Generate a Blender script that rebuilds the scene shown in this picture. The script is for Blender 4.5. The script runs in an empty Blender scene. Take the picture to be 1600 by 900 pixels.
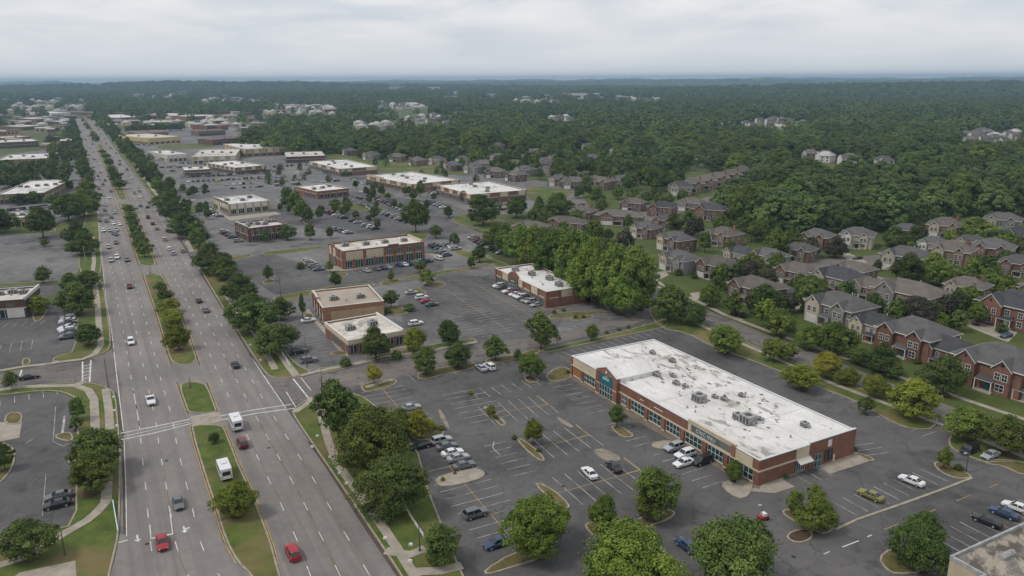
import bpy, math, random
import numpy as np
from mathutils import Vector, Matrix
R = math.radians
scene = bpy.context.scene
COL = scene.collection
# ------------------------------------------------------------------ camera
H = 75.0
F = 1200.0
HORIZON = 123.5
PITCH = math.atan((450 - HORIZON) / F)
ROLL = R(-0.30)
cam_d = bpy.data.cameras.new('camera'); cam = bpy.data.objects.new('camera', cam_d); COL.objects.link(cam)
cam_d.sensor_width = 36.0; cam_d.lens = 36.0 * F / 1600.0
cam_d.clip_start = 0.5; cam_d.clip_end = 60000
CAMROT = Matrix.Rotation(math.pi / 2 - PITCH, 3, 'X') @ Matrix.Rotation(ROLL, 3, 'Z')
cam.matrix_world = Matrix.Translation((0, 0, H)) @ CAMROT.to_4x4()
scene.camera = cam
# ------------------------------------------------------------------ view
scene.view_settings.view_transform = 'Standard'; scene.view_settings.look = 'None'
scene.view_settings.exposure = 0.0; scene.view_settings.gamma = 1.0
cy = scene.cycles
cy.max_bounces = 5; cy.diffuse_bounces = 2; cy.glossy_bounces = 2; cy.transmission_bounces = 2
cy.volume_bounces = 0; cy.transparent_max_bounces = 4
cy.use_denoising = True
cy.caustics_reflective = False; cy.caustics_refractive = False
# ------------------------------------------------------------------ sky
SUN_EL, SUN_AZ = R(55), R(255)      # azimuth measured clockwise from +Y
w = bpy.data.worlds.new('World'); scene.world = w; w.use_nodes = True
nt = w.node_tree; nt.nodes.clear()
def N(nt, t, **kw):
    n = nt.nodes.new(t)
    for k, v in kw.items():
        setattr(n, k, v)
    return n
def mathn(nt, op, a, b=None, clamp=False):
    n = N(nt, 'ShaderNodeMath', operation=op); n.use_clamp = clamp
    for i, v in enumerate((a, b)):
        if v is None: continue
        if isinstance(v, (int, float)): n.inputs[i].default_value = v
        else: nt.links.new(v, n.inputs[i])
    return n.outputs[0]
def ramp(nt, fac, stops):
    n = N(nt, 'ShaderNodeValToRGB'); e = n.color_ramp.elements
    e[0].position, e[0].color = stops[0][0], stops[0][1]
    e[1].position, e[1].color = stops[-1][0], stops[-1][1]
    for p, c in stops[1:-1]:
        q = e.new(p); q.color = c
    nt.links.new(fac, n.inputs[0]); return n.outputs[0]
def g4(v): return (v, v, v, 1)
sky = N(nt, 'ShaderNodeTexSky', sky_type='NISHITA'); sky.sun_disc = False
sky.sun_elevation = SUN_EL; sky.sun_rotation = SUN_AZ; sky.air_density = 1.5; sky.dust_density = 3
geo = N(nt, 'ShaderNodeTexCoord')
sep = N(nt, 'ShaderNodeSeparateXYZ'); nt.links.new(geo.outputs['Generated'], sep.inputs[0])
zc = mathn(nt, 'ADD', mathn(nt, 'MAXIMUM', sep.outputs[2], 0.0), 0.15)
px = mathn(nt, 'DIVIDE', sep.outputs[0], zc); py = mathn(nt, 'DIVIDE', sep.outputs[1], zc)
cmb = N(nt, 'ShaderNodeCombineXYZ'); nt.links.new(px, cmb.inputs[0]); nt.links.new(py, cmb.inputs[1])
n1 = N(nt, 'ShaderNodeTexNoise'); n1.inputs['Scale'].default_value = 1.05; n1.inputs['Detail'].default_value = 8; n1.inputs['Roughness'].default_value = 0.52; n1.inputs['Distortion'].default_value = 0.35
nt.links.new(cmb.outputs[0], n1.inputs['Vector'])
n2 = N(nt, 'ShaderNodeTexNoise'); n2.inputs['Scale'].default_value = 0.3; n2.inputs['Detail'].default_value = 4
nt.links.new(cmb.outputs[0], n2.inputs['Vector'])
cl = mathn(nt, 'ADD', mathn(nt, 'MULTIPLY', n1.outputs[0], 0.85), mathn(nt, 'MULTIPLY', n2.outputs[0], 0.25))
SKYV = 1.0
cloudc = ramp(nt, cl, [(0.40, (5.9, 6.5, 7.4, 1)), (0.50, (7.3, 7.65, 8.2, 1)), (0.56, (8.2, 8.35, 8.7, 1)), (0.66, (9.4, 9.35, 9.5, 1))])
# towards the horizon the overcast evens out into pale grey-blue
hz = ramp(nt, sep.outputs[2], [(0.0, g4(1)), (0.03, g4(0.7)), (0.10, g4(0.0))])
mx = N(nt, 'ShaderNodeMixRGB'); mx.blend_type = 'MIX'
nt.links.new(hz, mx.inputs[0]); nt.links.new(cloudc, mx.inputs[1]); mx.inputs[2].default_value = (7.3, 7.65, 8.0, 1)
mx2 = N(nt, 'ShaderNodeMixRGB'); mx2.inputs[0].default_value = 0.94
nt.links.new(sky.outputs[0], mx2.inputs[1]); nt.links.new(mx.outputs[0], mx2.inputs[2])
bg = N(nt, 'ShaderNodeBackground'); bg.inputs[1].default_value = 0.1
nt.links.new(mx2.outputs[0], bg.inputs[0])
wo = N(nt, 'ShaderNodeOutputWorld'); nt.links.new(bg.outputs[0], wo.inputs[0])
sd = bpy.data.lights.new('sun', 'SUN'); sun = bpy.data.objects.new('sun', sd); COL.objects.link(sun)
sd.energy = 1.55; sd.angle = R(10); sd.color = (1, 0.94, 0.86)
sdir = Vector((math.sin(SUN_AZ) * math.cos(SUN_EL), math.cos(SUN_AZ) * math.cos(SUN_EL), math.sin(SUN_EL)))
sun.rotation_euler = sdir.to_track_quat('Z', 'Y').to_euler(); sun.location = (0, 0, 200)

# ------------------------------------------------------------------ pixel -> ground
def P(x, y, z=0.0):
    d = CAMROT @ Vector(((x - 800) / F, (450 - y) / F, -1.0))
    if d.z > -1e-4: d.z = -1e-4
    t = (z - H) / d.z
    return Vector((d.x * t, d.y * t, z))
def proj(p):
    q = CAMROT.transposed() @ (Vector(p) - Vector((0, 0, H)))
    return (800 + F * q.x / -q.z, 450 - F * q.y / -q.z, -q.z)
UAX = (P(230, 300) * 0 + (P(142, 179) - P(626, 900))).normalized()      # along the highway, away
VAX = Vector((UAX.y, -UAX.x, 0))
UANG = math.atan2(UAX.y, UAX.x)
# ------------------------------------------------------------------ materials
MATS = {}
def mat(name, col, rough=0.85, col2=None, scale=0.6, detail=5, lo=0.35, hi=0.65, bump=0.0, metallic=0.0, spec=0.3, stretch=None, extra=None, fine=0.10, coord='Object'):
    if name in MATS: return MATS[name]
    m = bpy.data.materials.new(name); m.use_nodes = True; t = m.node_tree
    b = t.nodes['Principled BSDF']
    b.inputs['Roughness'].default_value = rough; b.inputs['Metallic'].default_value = metallic
    b.inputs['Specular IOR Level'].default_value = spec
    tc = N(t, 'ShaderNodeTexCoord'); vec = tc.outputs[coord]
    if stretch:
        mp = N(t, 'ShaderNodeMapping', vector_type='TEXTURE'); mp.inputs['Rotation'].default_value = (0, 0, stretch[0]); mp.inputs['Scale'].default_value = (stretch[1], 1, 1)
        t.links.new(vec, mp.inputs[0]); vec = mp.outputs[0]
    if col2 is None: col2 = tuple(c * 0.72 for c in col)
    n = N(t, 'ShaderNodeTexNoise'); n.inputs['Scale'].default_value = scale; n.inputs['Detail'].default_value = detail; n.inputs['Roughness'].default_value = 0.6
    t.links.new(vec, n.inputs['Vector'])
    c = ramp(t, n.outputs[0], [(lo, (*col2, 1)), (hi, (*col, 1))])
    if fine:
        f = N(t, 'ShaderNodeTexNoise'); f.inputs['Scale'].default_value = scale * 14; f.inputs['Detail'].default_value = 3
        t.links.new(tc.outputs[coord], f.inputs['Vector'])
        mr = N(t, 'ShaderNodeMapRange'); mr.inputs[3].default_value = 1 - fine * 2; mr.inputs[4].default_value = 1 + fine * 2
        t.links.new(f.outputs[0], mr.inputs[0])
        mm = N(t, 'ShaderNodeMixRGB'); mm.blend_type = 'MULTIPLY'; mm.inputs[0].default_value = 1
        t.links.new(c, mm.inputs[1]); t.links.new(mr.outputs[0], mm.inputs[2]); c = mm.outputs[0]
    if extra: c = extra(t, tc, c)
    t.links.new(c, b.inputs['Base Color'])
    if bump:
        bp = N(t, 'ShaderNodeBump'); bp.inputs['Strength'].default_value = bump; bp.inputs['Distance'].default_value = 0.05
        t.links.new(n.outputs[0], bp.inputs['Height']); t.links.new(bp.outputs[0], b.inputs['Normal'])
    MATS[name] = m; return m
def mixin(t, c, fac, col):
    m = N(t, 'ShaderNodeMixRGB'); t.links.new(fac, m.inputs[0]); t.links.new(c, m.inputs[1]); m.inputs[2].default_value = (*col, 1); return m.outputs[0]
def cracks(scale=0.09, width=0.012, col=(0.03, 0.03, 0.032), patch=(0.13, 0.125, 0.12), pscale=0.035, pth=(0.55, 0.66), pamt=0.65, camt=0.38):
    def f(t, tc, c):
        d = N(t, 'ShaderNodeTexNoise'); d.inputs['Scale'].default_value = 0.15; d.inputs['Detail'].default_value = 4
        t.links.new(tc.outputs['Object'], d.inputs['Vector'])
        mm = N(t, 'ShaderNodeVectorMath', operation='MULTIPLY_ADD'); t.links.new(d.outputs['Color'], mm.inputs[0]); mm.inputs[1].default_value = (9, 9, 0); t.links.new(tc.outputs['Object'], mm.inputs[2])
        n = N(t, 'ShaderNodeTexNoise'); n.inputs['Scale'].default_value = pscale; n.inputs['Detail'].default_value = 6; n.inputs['Roughness'].default_value = 0.65
        t.links.new(tc.outputs['Object'], n.inputs['Vector'])
        c = mixin(t, c, ramp(t, n.outputs[0], [(pth[0], g4(0)), (pth[1], g4(pamt))]), patch)
        n3 = N(t, 'ShaderNodeTexNoise'); n3.inputs['Scale'].default_value = pscale * 2.3; n3.inputs['Detail'].default_value = 5
        t.links.new(mm.outputs[0], n3.inputs['Vector'])
        c = mixin(t, c, ramp(t, n3.outputs[0], [(0.36, g4(0.45)), (0.43, g4(0))]), col)
        n4 = N(t, 'ShaderNodeTexNoise'); n4.inputs['Scale'].default_value = 0.22; n4.inputs['Detail'].default_value = 8; n4.inputs['Roughness'].default_value = 0.7
        t.links.new(tc.outputs['Object'], n4.inputs['Vector'])
        c = mixin(t, c, ramp(t, n4.outputs[0], [(0.5, g4(0)), (0.62, g4(0.35))]), patch)
        c = mixin(t, c, ramp(t, n4.outputs[0], [(0.33, g4(0.5)), (0.42, g4(0))]), col)
        v = N(t, 'ShaderNodeTexVoronoi', feature='DISTANCE_TO_EDGE'); v.inputs['Scale'].default_value = scale
        t.links.new(mm.outputs[0], v.inputs['Vector'])
        c = mixin(t, c, ramp(t, v.outputs[0], [(width * 0.4, g4(camt)), (width, g4(0))]), col)
        return c
    return f
def flat(name, col, rough=0.6, **kw): return mat(name, col, rough, fine=0.0, lo=0.3, hi=0.7, col2=tuple(c * 0.88 for c in col), **kw)

M_LOT = mat('lot_asphalt', (0.124, 0.118, 0.115), 0.9, (0.069, 0.066, 0.066), 0.03, 7, extra=cracks())
M_LOT2 = mat('old_lot_asphalt', (0.185, 0.178, 0.172), 0.9, (0.102, 0.099, 0.100), 0.02, 7, extra=cracks(patch=(0.21, 0.205, 0.195)))
def hw_extra(t, tc, c):
    mp = N(t, 'ShaderNodeMapping', vector_type='TEXTURE'); mp.inputs['Rotation'].default_value = (0, 0, UANG); mp.inputs['Scale'].default_value = (60, 1, 1)
    t.links.new(tc.outputs['Object'], mp.inputs[0])
    n = N(t, 'ShaderNodeTexNoise'); n.inputs['Scale'].default_value = 0.55; n.inputs['Detail'].default_value = 3; t.links.new(mp.outputs[0], n.inputs['Vector'])
    c = mixin(t, c, ramp(t, n.outputs[0], [(0.45, g4(0)), (0.72, g4(0.55))]), (0.115, 0.104, 0.098))
    n = N(t, 'ShaderNodeTexNoise'); n.inputs['Scale'].default_value = 1.7; n.inputs['Detail'].default_value = 2; t.links.new(mp.outputs[0], n.inputs['Vector'])
    c = mixin(t, c, ramp(t, n.outputs[0], [(0.55, g4(0)), (0.7, g4(0.35))]), (0.26, 0.215, 0.185))
    return c
M_HW = mat('highway_asphalt', (0.235, 0.214, 0.198), 0.9, (0.170, 0.156, 0.147), 0.04, 6, extra=hw_extra)
M_ST = mat('street_asphalt', (0.180, 0.158, 0.144), 0.9, (0.120, 0.108, 0.100), 0.06, 6, extra=cracks(pamt=0.35, camt=0.5))
M_GRASS = mat('grass', (0.098, 0.130, 0.024), 0.95, (0.050, 0.076, 0.013), 0.30, 8, fine=0.22,
              extra=lambda t, tc, c: (lambda n: (t.links.new(tc.outputs['Object'], n.inputs['Vector']), mixin(t, c, ramp(t, n.outputs[0], [(0.48, g4(0)), (0.64, g4(0.75))]), (0.190, 0.135, 0.066)))[1])(N(t, 'ShaderNodeTexNoise')) )
for n in M_GRASS.node_tree.nodes:
    if n.type == 'TEX_NOISE' and n.inputs['Scale'].default_value > 1.5: n.inputs['Detail'].default_value = 5
    if n.type == 'TEX_NOISE' and abs(n.inputs['Scale'].default_value - 5.0) < 0.01: n.inputs['Scale'].default_value = 0.06; n.inputs['Detail'].default_value = 7
M_DRY = mat('dry_verge', (0.150, 0.118, 0.052), 0.95, (0.078, 0.080, 0.020), 0.35, 6)
M_STAIN = mat('road_stain', (0.150, 0.112, 0.085), 0.9, (0.205, 0.172, 0.150), 0.3, 5)
M_GUT = mat('gutter', (0.105, 0.078, 0.060), 0.9, (0.070, 0.055, 0.045), 0.5, 5)
M_LAND = mat('open_land', (0.10, 0.115, 0.035), 0.95, (0.05, 0.066, 0.02), 0.008, 8, lo=0.3, hi=0.7)
M_CONC = mat('concrete', (0.36, 0.32, 0.262), 0.9, (0.26, 0.23, 0.19), 0.5, 5)
M_KERB = mat('kerb_concrete', (0.36, 0.31, 0.24), 0.9, (0.24, 0.205, 0.16), 0.8, 5)
M_MULCH = mat('mulch', (0.10, 0.06, 0.04), 0.95, (0.06, 0.036, 0.025), 1.5)
M_WHITE = mat('white_road_paint', (0.62, 0.62, 0.60), 0.8, (0.34, 0.335, 0.33), 0.5, 6, lo=0.3, hi=0.55, fine=0.15)
M_LOTPAINT = mat('worn_lot_paint', (0.47, 0.46, 0.43), 0.8, (0.18, 0.178, 0.175), 0.35, 6, lo=0.38, hi=0.6, fine=0.15)
M_YEL = mat('yellow_road_paint', (0.46, 0.30, 0.10), 0.8, (0.26, 0.19, 0.09), 0.5, 6, fine=0.15)
M_TRUNK = mat('bark', (0.12, 0.09, 0.065), 0.95, scale=2)

# ------------------------------------------------------------------ mesh helpers
def link(o, parent=None):
    COL.objects.link(o)
    if parent is not None: o.parent = parent
    return o
class MB:
    def __init__(s): s.v = []; s.f = []; s.m = []
    def face(s, pts, m=0):
        i = len(s.v); s.v += [tuple(p) for p in pts]; s.f.append(tuple(range(i, i + len(pts)))); s.m.append(m)
    def box(s, x0, x1, y0, y1, z0, z1, m=0, bottom=False):
        i = len(s.v)
        s.v += [(x0, y0, z0), (x1, y0, z0), (x1, y1, z0), (x0, y1, z0), (x0, y0, z1), (x1, y0, z1), (x1, y1, z1), (x0, y1, z1)]
        fs = [(4, 5, 6, 7), (0, 1, 5, 4), (1, 2, 6, 5), (2, 3, 7, 6), (3, 0, 4, 7)]
        if bottom: fs.append((3, 2, 1, 0))
        s.f += [tuple(i + k for k in q) for q in fs]; s.m += [m] * len(fs)
    def prism(s, pts, z0, z1, m=0, cap=True, mtop=None):     # pts ccw
        n = len(pts); i = len(s.v)
        s.v += [(p[0], p[1], z0) for p in pts] + [(p[0], p[1], z1) for p in pts]
        for k in range(n):
            j = (k + 1) % n; s.f.append((i + k, i + j, i + n + j, i + n + k)); s.m.append(m)
        if cap: s.f.append(tuple(i + n + k for k in range(n))); s.m.append(m if mtop is None else mtop)
    def tube(s, p, q, r0, r1, n=8, m=0, cap=True):
        p = Vector(p); q = Vector(q); d = (q - p).normalized(); a = d.orthogonal().normalized(); b = d.cross(a); i = len(s.v)
        for c, r in ((p, r0), (q, r1)):
            for k in range(n):
                t = 2 * math.pi * k / n; s.v.append(tuple(c + a * (math.cos(t) * r) + b * (math.sin(t) * r)))
        for k in range(n):
            j = (k + 1) % n; s.f.append((i + k, i + j, i + n + j, i + n + k)); s.m.append(m)
        if cap:
            s.f.append(tuple(i + n + k for k in range(n))); s.m.append(m); s.f.append(tuple(i + n - 1 - k for k in range(n))); s.m.append(m)
    def mesh(s, name, mats, smooth=False):
        me = bpy.data.meshes.new(name); me.from_pydata(s.v, [], s.f)
        for m in (mats if isinstance(mats, (list, tuple)) else [mats]): me.materials.append(m)
        me.polygons.foreach_set('material_index', s.m)
        if smooth: me.polygons.foreach_set('use_smooth', [True] * len(s.f))
        me.update(); return me
    def obj(s, name, mats, parent=None, smooth=False):
        return link(bpy.data.objects.new(name, s.mesh(name, mats, smooth)), parent)
def tag(o, label, cat, group=None):
    o['label'] = label; o['category'] = cat
    if group: o['group'] = group
    return o
def structure(o): o['kind'] = 'structure'; return o
def empty(name, loc=(0, 0, 0), rz=0.0):
    o = bpy.data.objects.new(name, None); o.empty_display_size = 0.5; COL.objects.link(o); o.location = loc; o.rotation_euler = (0, 0, rz); return o
KIDS = {}
def kids(o):
    return list(o.children)
def dup(o, parent=None, paint=None):
    c = o.copy(); COL.objects.link(c)
    if parent is not None: c.parent = parent
    for ch in kids(o): dup(ch, c)
    return c
ORD = ['first', 'second', 'third', 'fourth', 'fifth', 'sixth', 'seventh', 'eighth', 'ninth', 'tenth', 'eleventh', 'twelfth', 'thirteenth', 'fourteenth', 'fifteenth', 'sixteenth', 'seventeenth', 'eighteenth', 'nineteenth', 'twentieth']
def ordn(i):
    if i < 20: return ORD[i]
    return ['twenty', 'thirty', 'forty', 'fifty', 'sixty'][(i + 1) // 10 - 2] + ('-' + ORD[(i + 1) % 10 - 1] if (i + 1) % 10 else 'th')
def area2(pts): return sum(pts[i][0] * pts[(i + 1) % len(pts)][1] - pts[(i + 1) % len(pts)][0] * pts[i][1] for i in range(len(pts)))
def ground_poly(pxs, z=0.0):
    pts = [P(x, y, z) for x, y in pxs]
    if area2(pts) < 0: pts.reverse()
    return pts
import mathutils.geometry as mg
def fill(mb, pts, z, m=0):
    tris = mg.tessellate_polygon([[Vector((p[0], p[1], 0)) for p in pts]])
    i = len(mb.v); mb.v += [(p[0], p[1], z) for p in pts]
    for t in tris:
        a, b, c = [pts[k] for k in t]
        cr = (b[0] - a[0]) * (c[1] - a[1]) - (b[1] - a[1]) * (c[0] - a[0])
        t = t if cr > 0 else (t[0], t[2], t[1]); mb.f.append(tuple(i + k for k in t)); mb.m.append(m)
def sheet(name, pxs, z, m):
    mb = MB(); fill(mb, ground_poly(pxs, 0), z); return structure(mb.obj(name, m))
def smooth_poly(pts, it=1):
    for _ in range(it):
        o = []
        for i in range(len(pts)):
            a, b = pts[i], pts[(i + 1) % len(pts)]
            o += [a * 0.75 + b * 0.25, a * 0.25 + b * 0.75]
        pts = o
    return pts
def inset(pts, d):
    o = []; n = len(pts)
    for i in range(n):
        a, b, c = pts[i - 1], pts[i], pts[(i + 1) % n]
        e1 = (b - a).normalized(); e2 = (c - b).normalized(); nn = Vector((-(e1.y + e2.y), e1.x + e2.x, 0))
        if nn.length < 1e-3: nn = Vector((-e1.y, e1.x, 0))
        nn.normalize(); k = max(0.45, nn.dot(Vector((-e1.y, e1.x, 0))))
        o.append(b + nn * (d / k))
    return o
# ------------------------------------------------------------------ ground
GS = 15500.0
def noise2(x, y, s):
    return (math.sin(x * s * 1.3 + 1.7) * math.cos(y * s * 0.9 - 0.6) + 0.5 * math.sin(x * s * 2.7 + y * s * 2.1 + 0.4) + 0.3 * math.sin(-x * s * 4.9 + y * s * 5.3 + 2.0)) / 1.8
def terrain(x, y):
    d = math.hypot(x, y)
    if d < 1900: return 0.0
    k = min(1.0, (d - 1900) / 3500.0)
    h = 16 * noise2(x, y, 0.0013) + 9 * noise2(x + 900, y - 400, 0.0031) + 5 * noise2(x * .4, y, 0.0067)
    k2 = min(1.0, max(0.0, (d - 4500) / 6500.0))
    # a wooded ridge left of centre and a broad rise on the right
    r1 = 46 * math.exp(-((x + 2000) / 1500) ** 2 - ((y - 5200) / 650) ** 2)
    r2 = 30 * math.exp(-((x - 2350) / 1400) ** 2 - ((y - 3650) / 520) ** 2)
    r3 = 26 * math.exp(-((x - 900) / 3000) ** 2 - ((y - 7600) / 900) ** 2)
    return k * (max(h, -9) * (0.5 + 1.9 * k2)) + r1 + r2 + r3 + 26 * k2
def build_ground():
    xs = sorted(set([0] + [s * v for s in (1, -1) for v in (300, 700, 1200, 1700, 2200, 2700, 3200, 3800, 4400, 5000, 5600, 6300, 7000, 7800, 8600, 9500, 10500, 11500, 13000, 14200, GS)]))
    ys = [-1500, -400, 0] + list(range(200, 2001, 300)) + list(range(2250, 6000, 220)) + list(range(6000, 11000, 350)) + list(range(11000, 15001, 700)) + [GS]
    mb = MB(); nx = len(xs)
    for y in ys:
        for x in xs: mb.v.append((x, y, terrain(x, y) - 0.0))
    for j in range(len(ys) - 1):
        for i in range(nx - 1):
            mb.f.append((j * nx + i, j * nx + i + 1, (j + 1) * nx + i + 1, (j + 1) * nx + i)); mb.m.append(0)
    structure(mb.obj('ground', M_LAND, smooth=True))
build_ground()

ZC = [0]
_sheet = sheet
def sheet(name, pxs, z, m):
    ZC[0] += 1; return _sheet(name, pxs, z + 0.0007 * (ZC[0] % 6), m)
# highway edges as traced: (y, x)
LL = [(178, 116), (240, 135), (300, 150), (375, 156), (422, 160), (475, 166), (522, 174), (600, 183), (675, 192), (760, 195), (840, 196), (900, 197), (960, 197)]
LR = [(178, 127), (225, 150), (260, 163), (311, 184), (360, 200), (414, 216), (450, 230), (502, 247), (550, 261), (600, 277), (651, 295), (690, 303), (740, 318), (795, 336), (845, 351), (880, 370), (900, 392), (960, 425)]
RL = [(178, 131), (225, 160), (250, 172), (311, 201), (335, 213), (387, 234), (414, 246), (450, 265), (485, 281), (530, 298), (570, 312), (602, 325), (640, 339), (675, 354), (730, 376), (782, 400), (845, 424), (900, 439), (960, 454)]
RR = [(178, 142), (200, 158), (250, 195), (300, 233), (317, 244), (362, 275), (415, 307), (462, 337), (517, 370), (567, 400), (588, 414), (638, 447), (675, 473), (735, 516), (825, 573), (860, 597), (900, 624), (960, 664)]
def ex(E, y):
    ys = [e[0] for e in E]; return float(np.interp(y, ys, [e[1] for e in E]))
def strip_px(E1, E2, y0, y1, step=None):
    ys = [y for y in sorted(set([e[0] for e in E1 + E2] + [y0, y1])) if y0 <= y <= y1]
    return [(ex(E1, y), y) for y in ys], [(ex(E2, y), y) for y in ys]
# lots and streets
COMM = [(150, 186), (235, 192), (330, 200), (480, 222), (560, 240), (700, 262), (860, 285), (905, 300), (830, 330), (700, 345), (790, 420), (935, 463), (1012, 478), (1040, 488), (1090, 500), (1150, 528), (1200, 550), (1300, 592), (1400, 627), (1470, 654), (1550, 686), (1650, 725), (1800, 790), (1800, 1000), (640, 1000), (626, 905), (447, 640), (413, 588), (307, 415), (232, 300)]
UPY = 400
sheet('parking_lot_asphalt', COMM, 0.012, M_LOT)
sheet('upper_lot_asphalt', [(470, 590), (640, 552), (830, 540), (1000, 500), (1045, 492), (1012, 478), (935, 463), (790, 420), (700, 345), (830, 330), (905, 300), (860, 285), (700, 262), (560, 240), (480, 222), (330, 200), (235, 192), (150, 186), (232, 300), (307, 415), (400, 560)], 0.016, M_LOT2)
# near-black resealed areas
for q in ([(545, 408), (700, 378), (690, 432), (560, 452), (470, 462), (430, 460), (350, 412), (420, 395), (500, 420)],
          [(560, 300), (700, 318), (775, 345), (700, 375), (600, 372), (420, 345), (420, 330), (500, 300)],
          [(620, 470), (700, 425), (790, 440), (880, 500), (860, 530), (770, 530), (640, 530)]):
    sheet('resealed_lot_asphalt', q, 0.020, M_LOT)
hw = MB()
l, r = strip_px(LL, RR, 178, 960)
for i in range(len(l) - 1):
    hw.face([P(*l[i]).xy.to_3d() + Vector((0, 0, 0.026)), P(*l[i + 1]).xy.to_3d() + Vector((0, 0, 0.026)), P(*r[i + 1]).xy.to_3d() + Vector((0, 0, 0.026)), P(*r[i]).xy.to_3d() + Vector((0, 0, 0.026))])
structure(hw.obj('highway', M_HW))
sheet('gutter_lane', [(188, 672), (196, 672), (199, 760), (200, 835), (200, 905), (170, 905), (180, 870), (187, 835), (189, 790)], 0.022, M_HW)
CROSS_R = [(413, 586), (467, 588), (525, 582), (580, 567), (650, 558), (697, 547), (747, 538), (800, 533), (850, 524), (905, 513), (960, 497), (1000, 488), (1025, 492), (1000, 503), (925, 524), (870, 535), (800, 557), (757, 562), (737, 572), (700, 580), (650, 586), (615, 593), (565, 601), (500, 614), (486, 622), (450, 636)]
sheet('cross_street', CROSS_R, 0.030, M_ST)
CROSS_L = [(-80, 590), (0, 583), (80, 568), (129, 564), (160, 554), (175, 546), (190, 600), (190, 640), (182, 614), (170, 605), (150, 599), (127, 596), (40, 602), (0, 608), (-80, 618)]
sheet('cross_street', CROSS_L, 0.030, M_ST)
ST_U = [(720, 352), (830, 395), (940, 430), (1000, 435), (1050, 463), (1100, 483), (1150, 503), (1200, 524), (1300, 562), (1400, 602), (1470, 629), (1550, 660), (1650, 700)]
ST_L = [(700, 360), (820, 410), (930, 450), (990, 452), (1035, 478), (1090, 500), (1150, 525), (1200, 547), (1300, 588), (1400, 623), (1470, 650), (1550, 682), (1650, 722)]
sheet('residential_street', ST_U + ST_L[::-1], 0.022, M_ST)
# left side lots
sheet('left_lot_asphalt', [(-80, 370), (0, 368), (60, 365), (105, 366), (123, 372), (122, 425), (100, 440), (40, 444), (-80, 448)], 0.012, M_LOT2)
sheet('left_lot_asphalt', [(-80, 450), (0, 447), (100, 443), (150, 436), (152, 446), (100, 452), (60, 470), (118, 478), (120, 555), (80, 566), (0, 580), (-80, 590)], 0.012, M_LOT)
sheet('left_lot_asphalt', [(-80, 628), (0, 620), (70, 612), (100, 615), (118, 624), (117, 700), (108, 716), (116, 740), (115, 818), (68, 828), (0, 864), (-90, 910)], 0.012, M_LOT)
sheet('left_lot_asphalt', [(-80, 255), (60, 235), (112, 222), (130, 290), (140, 330), (120, 345), (-80, 362)], 0.012, M_LOT2)
# residential inner streets
sheet('residential_street', [(840, 300), (905, 298), (925, 330), (1010, 330), (1140, 300), (1150, 308), (1020, 345), (920, 345), (870, 322)], 0.022, M_ST)
sheet('residential_street', [(1150, 385), (1200, 393), (1290, 405), (1375, 398), (1440, 400), (1420, 412), (1345, 420), (1355, 428), (1420, 440), (1470, 455), (1540, 445), (1620, 440), (1620, 455), (1560, 462), (1510, 475), (1515, 487), (1470, 495), (1440, 484), (1465, 470), (1400, 455), (1340, 436), (1310, 422), (1250, 418), (1190, 405), (1140, 398)], 0.022, M_ST)
sheet('residential_street', [(1585, 330), (1600, 335), (1600, 345), (1540, 370), (1520, 365)], 0.022, M_ST)

# raised grass islands and verges, with a kerb round each
NI = [0]
def island(pxs, m=M_GRASS, smooth=1, kerb=True, h=0.13, name='grass_verge'):
    NI[0] += 1; h += 0.004 * (NI[0] % 9)
    pts = ground_poly(pxs)
    pts = [Vector((p.x, p.y, 0)) for p in pts]
    if m is M_GRASS and name != 'median' and abs(area2(pts)) / 2 < 130 and kerb: m = M_DRY
    if smooth: pts = smooth_poly(pts, smooth)
    mb = MB()
    if kerb:
        inn = inset(pts, 0.32); n = len(pts); zt = h + 0.02
        for k in range(n):
            j = (k + 1) % n; a, b, c, d = pts[k], pts[j], inn[j], inn[k]
            mb.face([(a.x, a.y, 0), (b.x, b.y, 0), (b.x, b.y, zt), (a.x, a.y, zt)], 1)
            mb.face([(a.x, a.y, zt), (b.x, b.y, zt), (c.x, c.y, zt), (d.x, d.y, zt)], 1)
        fill(mb, inset(pts, 0.2), h, 0)
    else:
        mb.prism(pts, 0, h, 0, cap=False); fill(mb, pts, h, 0)
    return structure(mb.obj(name, [m, M_KERB]))
EDGE = []
# medians
def median(y0, y1, tip0=3, tip1=3):
    l, r = strip_px([(y, x + 1.0) for y, x in LR], [(y, x - 1.0) for y, x in RL], y0 + tip0, y1 - tip1)
    a = ((l[0][0] + r[0][0]) / 2, y0); b = ((l[-1][0] + r[-1][0]) / 2, y1)
    la = (l[0][0] * .75 + r[0][0] * .25, y0 + tip0 * .2); ra = (l[0][0] * .25 + r[0][0] * .75, y0 + tip0 * .2)
    island([la] + l + [(l[-1][0] * .8 + r[-1][0] * .2, y1 - tip1 * .2), b, (l[-1][0] * .2 + r[-1][0] * .8, y1 - tip1 * .2)] + r[::-1] + [ra, a], name='median')
for a in ((181, 222, 1, 1), (225, 312, 1.5, 2), (318, 415, 2, 3), (428, 571, 4, 10), (597, 646, 6, 3), (664, 990, 3, 3)): median(*a)
island([(297, 651), (343, 643), (348, 659), (301, 668)], M_CONC, 0, False, 0.06, 'median_crossing')
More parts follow.
